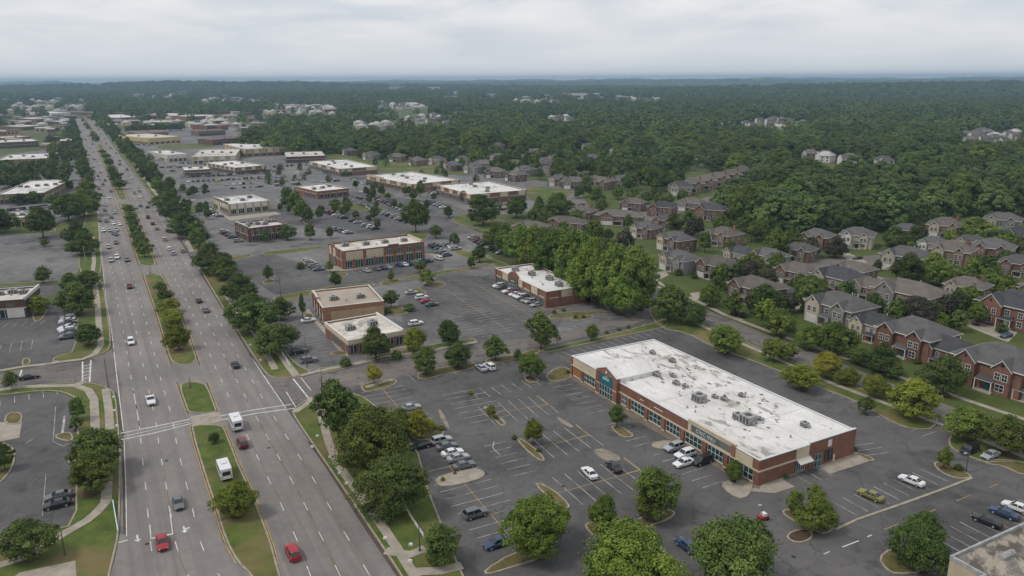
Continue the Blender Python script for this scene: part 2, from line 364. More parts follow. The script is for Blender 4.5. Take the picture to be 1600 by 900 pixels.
# verges right of the highway
island([(486, 621), (470, 630), (458, 640), (457, 648), (475, 675), (507, 722), (550, 785), (600, 860), (640, 922), (735, 922), (712, 873), (692, 822), (675, 780), (663, 742), (652, 700), (600, 645), (560, 614), (520, 614)])
island([(467, 589), (440, 591), (424, 590), (414, 583), (400, 563), (360, 500), (337, 462), (312, 420), (340, 414), (362, 432), (400, 482), (430, 528), (462, 570), (490, 582)])
island([(298, 394), (275, 359), (243, 315), (195, 248), (158, 198), (166, 196), (225, 250), (268, 300), (300, 340), (325, 380), (332, 392)])
island([(497, 584), (525, 580), (580, 565), (650, 556), (697, 545), (743, 536), (744, 530), (735, 529), (690, 536), (640, 546), (600, 553), (560, 566), (520, 574), (496, 575)])
island([(566, 610), (563, 602), (585, 597), (615, 592), (622, 595), (615, 603), (590, 609), (572, 614)])
island([(650, 591), (654, 583), (690, 574), (736, 570), (740, 565), (745, 570), (738, 577), (700, 584), (665, 593)])
island([(757, 566), (762, 560), (800, 556), (840, 545), (846, 548), (835, 556), (800, 563), (765, 570)])
island([(817, 589), (826, 586), (843, 593), (840, 598), (824, 598)])
island([(840, 549), (870, 541), (925, 530), (1000, 511), (1025, 504), (1040, 497), (1045, 508), (1030, 514), (960, 528), (900, 541), (860, 551)])
VERGE_TOP = [(1010, 482), (1035, 481), (1090, 503), (1150, 528), (1200, 550), (1300, 591), (1400, 626), (1466, 652)]
island(VERGE_TOP + [(1464, 664), (1450, 673), (1410, 668), (1372, 648), (1335, 626), (1275, 604), (1200, 573), (1150, 555), (1110, 541), (1075, 521), (1030, 513)])
island([(1487, 676), (1550, 690), (1600, 710), (1660, 735), (1650, 745), (1600, 722), (1560, 722), (1540, 724), (1510, 712), (1490, 704), (1480, 692)])
island([(1537, 722), (1560, 717), (1600, 722), (1640, 735), (1600, 745), (1568, 729), (1545, 726)])
island([(1457, 725), (1465, 721), (1490, 728), (1519, 744), (1516, 748), (1495, 749), (1468, 738)])
island([(1220, 801), (1228, 795), (1240, 800), (1262, 812), (1305, 824), (1298, 832), (1282, 835), (1258, 824), (1235, 812)])
island([(1227, 841), (1234, 831), (1258, 826), (1272, 835), (1265, 846), (1245, 850)], M_MULCH)
island([(1371, 872), (1390, 857), (1420, 858), (1445, 866), (1466, 872), (1446, 895), (1400, 899), (1383, 890)])
island([(1332, 706), (1345, 709), (1368, 718), (1362, 722), (1352, 719)])
island([(797, 866), (830, 858), (872, 858), (866, 866), (830, 878), (800, 888), (760, 900), (755, 892)])
island([(912, 823), (918, 817), (935, 815), (965, 835), (985, 850), (960, 852), (930, 842)])
island([(985, 822), (1000, 808), (1030, 798), (1052, 797), (1056, 805), (1040, 815), (1005, 826)])
island([(677, 752), (690, 743), (735, 732), (753, 734), (759, 743), (745, 751), (692, 763)], M_CONC, name='concrete_island')
island([(640, 684), (652, 673), (688, 665), (696, 672), (690, 683), (660, 690)])
island([(754, 637), (760, 635), (790, 660), (788, 667), (778, 663)])
island([(805, 686), (811, 684), (832, 697), (853, 718), (847, 722), (830, 712)])
island([(835, 757), (840, 755), (865, 765), (892, 790), (886, 797), (860, 782)])
island([(952, 668), (965, 664), (990, 679), (988, 684), (972, 684)])
island([(1017, 695), (1025, 691), (1046, 688), (1052, 694), (1040, 703), (1022, 701)], M_CONC, name='concrete_island')
island([(850, 589), (868, 575), (888, 574), (898, 590), (862, 598)])
island([(1125, 757), (1140, 750), (1160, 748), (1180, 760), (1163, 782), (1140, 773)], M_CONC, name='concrete_island')
island([(1170, 768), (1200, 750), (1215, 745), (1242, 761), (1211, 771)], M_CONC, name='concrete_apron', smooth=0, kerb=False, h=0.1)
island([(1275, 727), (1331, 706), (1362, 720), (1297, 741)], M_CONC, name='concrete_apron', smooth=0, kerb=False, h=0.1)
# upper lots
for q in ([(425, 464), (470, 457), (520, 448), (560, 444), (590, 444), (575, 450), (520, 456), (470, 466), (430, 471)],
          [(592, 444), (600, 438), (625, 434), (626, 440), (612, 446), (598, 447)],
          [(622, 436), (660, 429), (700, 422), (770, 411), (772, 415), (700, 427), (640, 438)],
          [(660, 443), (690, 440), (700, 446), (680, 449)], [(640, 452), (655, 450), (668, 458), (660, 462), (645, 458)],
          [(600, 480), (625, 478), (640, 489), (625, 493), (600, 492)], [(515, 551), (530, 548), (544, 551), (540, 555), (520, 556)],
          [(855, 493), (880, 488), (950, 486), (965, 493), (950, 489), (885, 497), (860, 500)], [(560, 600), (570, 597), (566, 604)],
          [(473, 495), (480, 489), (492, 493), (483, 500)], [(408, 440), (425, 435), (432, 440), (415, 446)], [(510, 430), (540, 425), (545, 431), (520, 437)],
          [(405, 396), (440, 391), (520, 383), (500, 389), (420, 400)], [(340, 408), (380, 398), (400, 398), (370, 408)],
          [(480, 458), (520, 447), (530, 450), (490, 462)], [(625, 368), (640, 360), (665, 362), (672, 370), (655, 376), (630, 375)],
          [(712, 388), (760, 402), (800, 415), (790, 420), (750, 410), (705, 395)], [(700, 342), (745, 330), (790, 348), (830, 360), (800, 372), (750, 358), (720, 352)],
          [(500, 325), (560, 318), (620, 330), (560, 330)], [(590, 300), (625, 305), (600, 308)], [(640, 312), (665, 318), (648, 321)],
          [(470, 345), (490, 340), (480, 352)], [(350, 240), (390, 243), (395, 248), (360, 247)], [(240, 228), (300, 224), (340, 226), (330, 232), (250, 234)],
          [(330, 282), (345, 281), (350, 285), (336, 287)], [(250, 330), (330, 322), (335, 326), (262, 336)], [(450, 327), (470, 322), (500, 330), (478, 334)],
          [(780, 420), (835, 415), (940, 455), (950, 468), (920, 455)], [(885, 497), (920, 492), (930, 496), (900, 503)]):
    island(q)
ir = random.Random(44)
for _ in range(46):
    u, v = ir.uniform(255, 560), ir.uniform(240, 318)
    if u < ex(RR, v) + 30: continue
    w_ = ir.uniform(4, 16); island([(u, v), (u + w_, v - w_ * .08), (u + w_ + 2, v + 1.2), (u + 2, v + 1.4 + w_ * .05)], ir.choice([M_GRASS, M_CONC, M_DRY]))
for q in ([(150, 186), (190, 188), (240, 193), (260, 203), (210, 205), (175, 200)], [(480, 222), (560, 240), (700, 262), (760, 270), (700, 274), (610, 262), (560, 262), (470, 235), (460, 226)],
          [(580, 258), (640, 262), (700, 270), (650, 275), (585, 268)], [(820, 290), (870, 295), (900, 300), (860, 318), (825, 312)]):
    island(q, kerb=False)
# lawns of the neighbourhood lie flush
LAWN = mat('lawn', (0.085, 0.108, 0.024), 0.95, (0.048, 0.066, 0.015), 0.10, 6, lo=0.3, hi=0.7)
for q in ([(1000, 434), (1050, 462), (1100, 482), (1150, 502), (1200, 523), (1300, 561), (1400, 601), (1470, 628), (1550, 659), (1700, 715), (1700, 420), (1500, 340), (1300, 340), (1000, 330), (860, 330), (900, 400)],
          [(560, 255), (700, 258), (900, 250), (1180, 290), (1150, 320), (1000, 345), (860, 330), (740, 330), (850, 290), (700, 265)]):
    sheet('lawn', q, 0.008, LAWN)
# left verges
for q in ([(150, 300), (156, 375), (160, 420), (150, 436), (122, 432), (124, 372), (138, 330), (130, 290)],
          [(160, 432), (166, 475), (173, 520), (173, 545), (160, 553), (129, 563), (80, 566), (85, 558), (120, 548), (121, 478), (128, 450)],
          [(-60, 622), (0, 609), (40, 603), (127, 597), (150, 600), (170, 606), (181, 615), (186, 672), (189, 700), (188, 790), (186, 838), (178, 872), (170, 905), (168, 960), (-100, 960), (-90, 912), (0, 866), (68, 830), (118, 820), (118, 740), (110, 716), (120, 700), (121, 624), (100, 613), (70, 610), (0, 618)],
          [(116, 182), (133, 240), (148, 300), (130, 290), (112, 222), (105, 190)],
          [(-60, 361), (60, 352), (88, 355), (86, 364), (0, 367), (-60, 369)], [(-60, 446), (60, 441), (98, 438), (97, 443), (0, 449), (-60, 452)],
          [(50, 500), (52, 485), (75, 480), (72, 492), (60, 504)], [(33, 572), (36, 560), (47, 560), (48, 570)],
          [(5, 662), (10, 646), (30, 644), (36, 650), (34, 658), (28, 664)], [(-60, 705), (0, 690), (25, 700), (22, 730), (0, 757), (-60, 790)],
          [(105, 726), (108, 716), (118, 712), (118, 726)], [(82, 682), (100, 690), (116, 688), (112, 676), (100, 676)]):
    island(q)
sheet('plaza', [(-60, 672), (0, 660), (35, 657), (30, 684), (0, 690), (-60, 700)], 0.03, M_CONC)
sheet('plaza', [(22, 902), (30, 896), (118, 877), (120, 905)], 0.16, M_CONC)

# sidewalks: a centre line in pixels and a width in metres
def ribbon(mb, pxs, width, z, h=0.0, m=0):
    pts = [P(x, y) for x, y in pxs]; n = len(pts); L = []
    for i in range(n):
        a = pts[max(0, i - 1)]; b = pts[min(n - 1, i + 1)]; d = (b - a).normalized(); nn = Vector((-d.y, d.x, 0)) * width / 2
        L.append((pts[i] + nn, pts[i] - nn))
    for i in range(n - 1):
        a, b = L[i]; c, d = L[i + 1]
        mb.face([(a.x, a.y, z), (b.x, b.y, z), (d.x, d.y, z), (c.x, c.y, z)], m)
walks = [([(490, 622), (500, 642), (513, 690), (527, 725), (545, 750), (577, 795), (602, 830), (627, 868), (655, 912)], 1.7, .19),
         ([(490, 622), (478, 633), (460, 645)], 1.6, .195), ([(493, 640), (505, 628), (520, 622)], 1.4, .195), ([(602, 862), (640, 868), (665, 858)], 2.0, .195), ([(640, 895), (690, 893), (722, 885)], 2.0, .195),
         ([(437, 552), (452, 574), (463, 588)], 2.0, .19), ([(398, 520), (412, 545), (430, 578)], 1.8, .19), ([(345, 450), (362, 475), (380, 500), (398, 520)], 1.8, .19),
         ([(225, 278), (250, 312), (275, 345), (290, 372), (300, 394)], 2.0, .19), ([(170, 205), (200, 240), (225, 278)], 2.0, .19),
         ([(470, 588), (500, 580), (560, 568), (600, 558), (650, 552), (700, 543), (746, 535)], 1.6, .19),
         ([(572, 606), (590, 600), (613, 594)], 1.4, .19),
         ([(1000, 428), (1020, 446), (1070, 461), (1135, 493), (1200, 517), (1300, 552), (1415, 592), (1522, 629), (1600, 655), (1650, 672)], 1.7, .03),
         ([(1087, 505), (1110, 516), (1160, 538), (1200, 555), (1300, 600), (1375, 628), (1475, 666), (1600, 715), (1650, 735)], 1.5, .19),
         ([(-60, 620), (0, 610), (40, 605), (117, 603), (138, 610), (147, 625), (149, 668), (150, 700), (160, 725), (168, 750), (166, 785), (150, 803), (135, 815), (100, 835), (77, 849), (45, 870), (0, 884), (-60, 905)], 1.9, .19),
         ([(118, 604), (132, 596)], 1.9, .195), ([(165, 608), (170, 640), (172, 672)], 1.8, .19),
         ([(80, 568), (129, 562), (148, 554), (158, 540), (155, 515), (152, 470), (148, 440)], 1.8, .19), ([(144, 430), (147, 410), (145, 370)], 1.6, .19),
         ([(0, 579), (40, 572), (80, 568)], 1.6, .03)]
mb = MB()
for a, wd, z in walks: ribbon(mb, a, wd, z)
structure(mb.obj('sidewalk', M_CONC))
# driveways and private walks
mb = MB(); dz = 0
for q in ([(1015, 428), (1040, 423), (1045, 430), (1025, 440)], [(1078, 458), (1096, 456), (1100, 462), (1085, 470)], [(1345, 402), (1355, 410), (1335, 418), (1315, 395)], [(1315, 400), (1325, 395), (1350, 406), (1340, 410)],
          [(1480, 430), (1500, 425), (1540, 440), (1500, 450)], [(1230, 455), (1240, 462), (1262, 480), (1245, 485), (1228, 470)], [(1468, 493), (1490, 482), (1550, 508), (1590, 520), (1575, 535), (1540, 522), (1500, 505)],
          [(1160, 415), (1200, 412), (1215, 425), (1190, 432), (1160, 425)], [(1535, 465), (1560, 455), (1600, 470), (1570, 480)]):
    fill(mb, ground_poly(q), 0.034 + dz); dz += .004
ribbon(mb, [(1342, 420), (1352, 428), (1380, 436)], 1.5, 0.09); ribbon(mb, [(1040, 450), (1025, 437)], 1.5, 0.09)
ribbon(mb, [(1480, 470), (1500, 463), (1508, 470), (1490, 477)], 1.5, 0.09); ribbon(mb, [(1135, 493), (1160, 500)], 1.5, .09)
structure(mb.obj('driveway', M_CONC))
# storefront pavements
def walk_poly(q, z=0.12, m=M_CONC):
    mb = MB(); pts = ground_poly(q); mb.prism(pts, 0, z, 0, cap=False); fill(mb, pts, z); structure(mb.obj('storefront_pavement', m))
M_PAV = mat('storefront_paving', (0.20, 0.165, 0.13), 0.9, (0.13, 0.108, 0.088), 0.4)
walk_poly([(893, 585), (1190, 757), (1186, 765), (1155, 752), (1040, 684), (980, 650), (925, 612), (882, 585)], m=M_PAV)
walk_poly([(1182, 752), (1273, 722), (1290, 730), (1276, 728), (1240, 742), (1195, 760)])
walk_poly([(508, 414), (535, 417), (662, 396), (690, 398), (690, 403), (600, 414), (545, 423), (512, 424)])
walk_poly([(500, 505), (545, 552), (632, 539), (640, 543), (543, 557), (534, 553), (478, 488), (481, 482)])
walk_poly([(774, 440), (855, 481), (918, 472), (930, 473), (852, 487), (838, 481), (768, 446)], m=M_PAV)
walk_poly([(340, 328), (358, 339), (430, 331), (440, 335), (360, 345), (335, 330)])

# ------------------------------------------------------------------ painted markings
white = MB(); lotp = MB(); yel = MB()
def gline(mb, a, b, w, z):
    d = (b - a); 
    if d.length < 1e-3: return
    d.normalize(); n = Vector((-d.y, d.x, 0)) * w / 2
    mb.face([(p.x, p.y, z) for p in (a - n, b - n, b + n, a + n)])
def pline(mb, pxs, w, z=0.034, dash=None):
    pts = [P(x, y) for x, y in pxs]; run = 0.0
    for a, b in zip(pts[:-1], pts[1:]):
        if not dash: gline(mb, a, b, w, z); continue
        L = (b - a).length; d = (b - a) / L; s = 0.0
        while s < L:
            ph = (run + s) % (dash[0] + dash[1])
            if ph < dash[0]:
                e = min(L, s + dash[0] - ph); gline(mb, a + d * s, a + d * e, w, z); s = e + 1e-3
            else: s += dash[0] + dash[1] - ph + 1e-3
        run += L
HZ = 0.034
def lane(E1, E2, k, y0, y1, mb=white, w=0.14, dash=(3.2, 7.6), off=0.0):
    ys = [y for y in sorted(set([e[0] for e in E1 + E2] + [y0, y1])) if y0 <= y <= y1]
    pline(mb, [(ex(E1, y) * (1 - k) + ex(E2, y) * k, y) for y in ys], w, HZ, dash)
for k in (0.25, 0.5, 0.75):
    for (y0, y1) in ((182, 668), (684, 836), (846, 958)): lane(LL, LR, k, y0, y1)
    for (y0, y1) in ((182, 628), (650, 958)): lane(RL, RR, k, y0, y1)
stain = MB(); HZ = 0.0315
lane(RL, RR, 0.5, 660, 958, stain, 0.55, None); lane(RL, RR, 0.5, 182, 628, stain, 0.3, None); lane(RL, RR, 0.26, 650, 958, stain, 0.22, None); lane(RL, RR, 0.74, 650, 958, stain, 0.25, None); lane(LL, LR, 0.5, 684, 958, stain, 0.2, None)
structure(stain.obj('road_stain', M_STAIN)); HZ = 0.034
gut = MB()
for (y0, y1) in ((182, 312), (318, 415), (428, 571), (597, 648), (666, 870)):
    for E, s in ((LR, -.55), (RL, .55)): pline(gut, [(ex(E, y) + s * 1.0, y) for y in np.linspace(y0, y1, 9)], 0.5, .030)
for y0, y1 in ((182, 415), (420, 565), (690, 925)): pline(gut, [(ex(RR, y) - .8, y) for y in np.linspace(y0, y1, 9)], 0.7, .030)
for y0, y1 in ((182, 540), (620, 835)): pline(gut, [(ex(LL, y) - .5, y) for y in np.linspace(y0, y1, 9)], 0.6, .030)
structure(gut.obj('gutter', M_GUT))
for (y0, y1) in ((182, 545), (550, 672), (688, 838)): lane(LL, LR, 0.012, y0, y1, white, 0.14, None)
for (y0, y1) in ((182, 312), (318, 415), (428, 571), (597, 648), (666, 880)):
    pline(yel, [(ex(LR, y) - 1.6, y) for y in np.linspace(y0, y1, 9)], 0.2, HZ); pline(yel, [(ex(RL, y) + 1.6, y) for y in np.linspace(y0, y1, 9)], 0.2, HZ)
lane(LL, LR, 0.25, 610, 672, white, .15, None); lane(RL, RR, 0.985, 560, 600, white, .14, None)
for q in ([(189, 677), (240, 667), (297, 655)], [(190, 687), (240, 677), (298, 662)], [(345, 650), (400, 640), (455, 632)], [(347, 656), (400, 646), (460, 638)], [(190, 683), (296, 659)]):
    pline(white, q, 0.35 if q[0] != (190, 683) else 0.2, HZ)
pline(white, [(234, 842), (271, 834)], 0.35, HZ); pline(white, [(234, 820), (236, 842)], 0.15, HZ); pline(white, [(264, 790), (270, 834)], 0.15, HZ)
pline(white, [(185, 848), (200, 844)], .3, HZ)
pline(white, [(413, 588), (447, 638)], 0.2, 0.036); pline(white, [(458, 592), (482, 622)], 0.35, 0.036); pline(white, [(470, 590), (486, 610)], 0.2, 0.036); pline(white, [(447, 612), (462, 636)], 0.2, 0.036)
pline(white, [(129, 565), (129, 596)], 0.35, 0.036); pline(white, [(142, 563), (140, 597)], 0.35, 0.036); pline(white, [(178, 550), (193, 674)], 0.2, 0.036)
for k in range(5): pline(white, [(129.5, 572 + k * 5), (140.5, 570 + k * 5)], 0.3, 0.036)
pline(white, [(34, 578), (30, 592)], 0.4, .036)
pline(yel, [(0, 594), (60, 586), (110, 580)], 0.14, .036)
pline(yel, [(500, 603), (580, 583), (650, 572), (740, 555), (850, 532), (960, 506)], 0.14, .036)
pline(white, [(1010, 455), (1090, 492), (1200, 536), (1350, 592), (1550, 671)], 0.12, .036, (3, 9))
# turn arrow
def arrow(x, y, s, turn=0):
    o = P(x, y); a = UAX * -1; b = VAX
    def q(pts): white.face([(*(o + a * u * s + b * v * s).xy, HZ) for u, v in pts])
    q([(-1, -.12), (-1, .12), (.4, .12), (.4, -.12)][::-1]); q([(.4, -.5), (.4, .5), (1.2, 0)])
    if turn: q([(-.2, .1), (-.2, .8), (.1, .8), (.1, .1)])
arrow(288, 827, 1.1, 1); arrow(215, 841, 1.1); arrow(247, 842, .7)
# bottom right street centre dashes
pline(white, [(1316, 855), (1342, 845)], .2, .03); pline(white, [(1287, 866), (1296, 862)], .2, .03); pline(white, [(1355, 839), (1362, 836)], .2, .03); pline(yel, [(1380, 828), (1460, 797), (1560, 756)], .15, .03, (4, 6))
# kerb between bottom right row and street
mb = MB(); pts = [P(*q) for q in [(1305, 828), (1340, 812), (1412, 787), (1470, 766), (1519, 747)]]
for a, b in zip(pts[:-1], pts[1:]):
    d = (b - a).normalized(); n = Vector((-d.y, d.x, 0)) * .25
    q = [a - n, b - n, b + n, a + n]; mb.prism([v.xy for v in q], 0, .15)
structure(mb.obj('kerb', M_KERB))

def row(p0, p1, depth=5.4, sides=(1, 1), spacing=2.75, centre=True, z=0.03, mb=lotp, w=0.13, skip=(), skew=0.0, cmat=None):
    a, b = P(*p0), P(*p1); L = (b - a).length; d = (b - a) / L; n = Vector((-d.y, d.x, 0)); k = max(1, round(L / spacing))
    if centre: gline(cmat or yel, a, b, 0.14, z + .004)
    for i in range(k + 1):
        if i in skip: continue
        c = a + d * (L * i / k)
        gline(mb, c - (n + d * skew) * depth * sides[0], c + (n + d * skew) * depth * sides[1], w, z)
    return a, d, n, L, k
ROWS = {}
def R_(name, *a, **k): ROWS[name] = row(*a, **k)
R_('front_left', (598, 608), (668, 690), 5.3); R_('front_left_low', (702, 729), (800, 842), 5.3)
R_('upper_single', (650, 597), (803, 567), 5.3, (0, 1), centre=False)
R_('mid_a', (735, 612), (830, 592), 5.3, (1, 0), centre=False)
R_('mid_b', (760, 649), (856, 631), 5.6); R_('mid_left', (722, 612), (766, 655), 5.3, (1, 1), centre=False)
R_('mid_c', (846, 698), (921, 680), 5.6); R_('mid_c_left', (790, 690), (838, 735), 5.0, (1, 0), centre=False)
R_('mid_d', (866, 772), (1000, 735), 5.6)
R_('facade_a', (886, 594), (950, 640), 5.2, (1, 0), centre=False, spacing=3.0); R_('facade_b', (975, 658), (1022, 690), 5.2, (1, 0), centre=False); R_('facade_c', (1052, 703), (1130, 752), 5.2, (1, 0), centre=False)
R_('verge_right', (1203, 577), (1330, 628), 5.2, (0, 1), centre=False); R_('verge_right_b', (1370, 652), (1440, 682), 5.2, (0, 1), centre=False)
R_('back_end', (1330, 697), (1352, 712), 5.6, (0, 1), centre=False); R_('side_end', (1240, 741), (1275, 730), 4.2, (1, 0), centre=False)
R_('bottom_right', (1340, 806), (1480, 752), 5.4, (0, 1), centre=False, spacing=2.9); R_('far_right', (1500, 862), (1640, 803), 5.6, (0, 1), centre=False, spacing=2.9)
R_('top_strip', (866, 552), (1025, 515), 5.0, (1, 0), centre=False); R_('top_strip_b', (850, 528), (1000, 498), 5.0, (0, 1), centre=False)
R_('hook', (955, 497), (1022, 507), 5.0, (1, 0), centre=False)
R_('brick_front', (560, 452), (765, 414), 5.2, (0, 1), centre=False); R_('brick_front_b', (560, 428), (690, 404), 5.0, (0, 1), centre=False)
R_('field_a', (688, 447), (795, 517), 5.2); R_('field_b', (730, 437), (850, 505), 5.2); R_('field_c', (768, 445), (838, 482), 5.0, (1, 0), centre=False)
R_('field_far', (655, 470), (745, 528), 5.0, (0, 1), centre=False)
R_('tan_side', (465, 487), (525, 552), 5.2, (1, 0), centre=False); R_('brick_left', (465, 420), (500, 458), 5, (1, 1), centre=False)
R_('left_a', (0, 505), (70, 500), 5.0, (1, 0), centre=False); R_('left_b', (0, 545), (50, 538), 5.0, (1, 1), centre=False); R_('left_c', (93, 490), (92, 556), 0.5, (0, 1), centre=False)
R_('left_d', (0, 634), (90, 617), 4.6, (0, 1), centre=False); R_('left_e', (110, 740), (116, 818), 5.2, (0, 1), centre=False, spacing=2.9)
for a, b in (((855, 485), (935, 478)), ((610, 395), (640, 390))): pass
pline(lotp, [(40, 693), (53, 685)], .15, .03); pline(lotp, [(97, 680), (101, 650)], .5, .03); pline(lotp, [(87, 636), (83, 690), (98, 697), (116, 690)], .15, .03); pline(lotp, [(66, 806), (72, 740)], .12, .03)
for q in ([(838, 619), (856, 632), (840, 637)], [(900, 663), (920, 680), (905, 683)], [(975, 715), (1001, 734), (978, 740)], [(772, 690), (770, 700), (782, 712)]): pline(lotp if q[0][0] == 772 else yel, q, .18, .038)
structure(white.obj('road_marking', M_WHITE)); structure(lotp.obj('parking_marking', M_LOTPAINT)); structure(yel.obj('yellow_marking', M_YEL))
mb = MB(); mr_ = random.Random(9)
for x, y in ((330, 720), (560, 590), (700, 610), (880, 760), (1180, 600), (1300, 690), (1400, 830), (420, 700), (260, 720), (230, 850), (905, 620), (760, 740), (1100, 840), (600, 500), (740, 460), (50, 700), (80, 660), (1240, 870)):
    c = P(x, y); mb.face([(c.x + math.cos(k * .785) * .42, c.y + math.sin(k * .785) * .42, .031) for k in range(8)])
structure(mb.obj('manhole_cover', flat('manhole', (.04, .037, .035))))
# worn concrete repairs in the lot
M_PATCH = mat('sandy_repair', (0.30, 0.255, 0.195), 0.95, (0.16, 0.145, 0.125), 0.5, 6)
mb = MB()
for i, q in enumerate(([(925, 703), (945, 700), (975, 717), (955, 722), (938, 716)], [(870, 650), (880, 655), (898, 667), (890, 668), (873, 658)], [(683, 640), (690, 640), (705, 672), (695, 665)])):
    fill(mb, smooth_poly(ground_poly(q), 1), 0.024 + i * .0)
structure(mb.obj('asphalt_repair', M_PATCH))
# ------------------------------------------------------------------ trees
def leafmat(name, dark, light, rough=0.75):
    m = bpy.data.materials.new(name); m.use_nodes = True; t = m.node_tree; b = t.nodes['Principled BSDF']
    b.inputs['Roughness'].default_value = rough; b.inputs['Specular IOR Level'].default_value = 0.15
    at = N(t, 'ShaderNodeAttribute'); at.attribute_name = 'tone'
    oi = N(t, 'ShaderNodeObjectInfo')
    c = ramp(t, at.outputs['Fac'], [(0.0, (*dark, 1)), (1.0, (*light, 1))])
    hsv = N(t, 'ShaderNodeHueSaturation')
    t.links.new(mathn(t, 'ADD', mathn(t, 'MULTIPLY', oi.outputs['Random'], 0.026), 0.487), hsv.inputs['Hue'])
    t.links.new(mathn(t, 'ADD', mathn(t, 'MULTIPLY', mathn(t, 'FRACT', mathn(t, 'MULTIPLY', oi.outputs['Random'], 7.31)), 0.62), 0.70), hsv.inputs['Value'])
    t.links.new(c, hsv.inputs['Color']); t.links.new(hsv.outputs[0], b.inputs['Base Color'])
    return m
LEAF = {'b': leafmat('fresh_leaves', (0.066, 0.112, 0.020), (0.190, 0.265, 0.046)),
        'd': leafmat('dark_leaves', (0.036, 0.060, 0.015), (0.118, 0.160, 0.036)),
        'g': leafmat('green_leaves', (0.050, 0.078, 0.014), (0.155, 0.205, 0.036)),
        'l': leafmat('bright_leaves', (0.058, 0.092, 0.014), (0.170, 0.225, 0.034)),
        'y': leafmat('olive_leaves', (0.082, 0.106, 0.014), (0.205, 0.235, 0.030)),
        'Y': leafmat('yellow_leaves', (0.150, 0.158, 0.016), (0.340, 0.335, 0.040)),
        'p': leafmat('purple_leaves', (0.034, 0.032, 0.024), (0.085, 0.080, 0.050)),
        'f': leafmat('forest_leaves', (0.036, 0.066, 0.020), (0.140, 0.196, 0.050))}
def crown_mesh(name, seed, nclump, nleaf, leaf, shape='round', base=0.2, rough=1.0, clump=0.21):
    """unit crown: height 1 (trunk foot at 0), width 1; leaf-sized faces gathered in clumps"""
    rs = np.random.RandomState(seed)
    # lobed outline: direction-dependent radius
    ph = rs.rand(6) * 6.28
    def prof(z):    # z in 0..1 of the crown height -> relative radius
        if shape == 'round': return np.sqrt(np.clip(1 - (2 * z - 0.84) ** 2 * 0.80, 0.02, 1)) * np.clip(1.08 - 0.42 * z ** 2, 0, 1)
        if shape == 'oval': return np.sqrt(np.clip(1 - (2 * z - 0.8) ** 2, 0.02, 1)) * (1 - 0.15 * z)
        if shape == 'cone': return np.clip(1.12 * (1 - z) ** 0.75 * np.minimum(1, (z + 0.05) * 5), 0.04, 1)
        if shape == 'dome': return np.sqrt(np.clip(1 - np.clip(z, 0, 1) ** 2.0, 0.01, 1))
    C = []
    zz = (np.arange(nclump) + rs.rand(nclump)) / nclump
    th = np.arange(nclump) * 2.39996 + rs.rand(nclump) * 0.9
    ring = np.where(rs.rand(nclump) < (0.96 if shape == 'dome' else 0.74), (0.88 if shape == 'dome' else 0.72) + (0.12 if shape == 'dome' else 0.28) * rs.rand(nclump), 0.15 + 0.5 * rs.rand(nclump))
    lob = 1 + 0.17 * rough * (np.sin(th * 2 + ph[0] + zz * 3) + 0.7 * np.sin(th * 3 + ph[1] - zz * 5))
    rr = prof(zz) * 0.5 * (1 - clump * 0.75) * ring * lob
    cz = base + (1 - base) * (0.06 + zz * 0.86) + rs.randn(nclump) * 0.03
    ctr = np.stack([np.cos(th) * rr, np.sin(th) * rr, cz], 1)
    cr = clump * (0.38 + 0.95 * rs.rand(nclump) ** 1.3) * 0.66
    tone = np.clip(0.45 + (0.13 if shape == 'dome' else 0.22) * rs.randn(nclump), 0, 1)
    if shape != 'dome':
        nl = 9; ld = rs.randn(nl, 3); ld[:, 2] = ld[:, 2] * .7 + .15; ld /= np.linalg.norm(ld, axis=1)[:, None]; lf = 0.88 + 0.24 * rs.rand(nl)
        cc = ctr - np.array([0, 0, base + (1 - base) * .45]); cd = cc / (np.linalg.norm(cc, axis=1)[:, None] + 1e-6); dots = cd @ ld.T; bi = dots.argmax(1); wv = dots.max(1)
        fac = (0.80 + 0.24 * np.clip((wv - .55) / .4, 0, 1)) * lf[bi]; ctr = cc * fac[:, None] + np.array([0, 0, base + (1 - base) * .45])
        keep = ~((wv < np.quantile(wv, .12)) & (rs.rand(nclump) < .8)); ctr = ctr[keep]; cr = cr[keep]; tone = tone[keep]; nclump = len(ctr)
    k = nleaf // nclump; n = k * nclump
    ci = np.repeat(np.arange(nclump), k)
    d = rs.randn(n, 3); d[:, 2] += 0.35; d /= np.linalg.norm(d, axis=1)[:, None]
    rad = cr[ci] * (0.40 + 0.66 * rs.rand(n) ** 0.7 + np.where(rs.rand(n) < 0.10, 0.45 * rs.rand(n), 0))
    p = ctr[ci] + d * rad[:, None] * np.array([1, 1, 0.72])
    oc = ctr[ci] - np.array([0, 0, base + (1 - base) * .35]); oc /= (np.linalg.norm(oc, axis=1)[:, None] + 1e-6); wd_ = shape == 'dome'
    nrm = d * (0.35 if wd_ else 0.7) + oc * (0.95 if wd_ else 0.4) + rs.randn(n, 3) * (0.28 if wd_ else 0.42) + np.array([0, 0, 0.2]); nrm /= np.linalg.norm(nrm, axis=1)[:, None]
    a = np.cross(nrm, rs.randn(n, 3)); a /= np.linalg.norm(a, axis=1)[:, None]; b = np.cross(nrm, a)
    s = leaf * (0.6 + 0.8 * rs.rand(n))[:, None]
    v = np.stack([p - a * s * 0.62, p + b * s * 0.42, p + a * s * 0.62, p - b * s * 0.42], 1).reshape(-1, 3)
    me = bpy.data.meshes.new(name); me.vertices.add(4 * n); me.vertices.foreach_set('co', v.ravel().astype(np.float32))
    me.loops.add(4 * n); me.loops.foreach_set('vertex_index', np.arange(4 * n, dtype=np.int32))
    me.polygons.add(n); me.polygons.foreach_set('loop_start', np.arange(0, 4 * n, 4, dtype=np.int32)); me.polygons.foreach_set('loop_total', np.full(n, 4, dtype=np.int32))
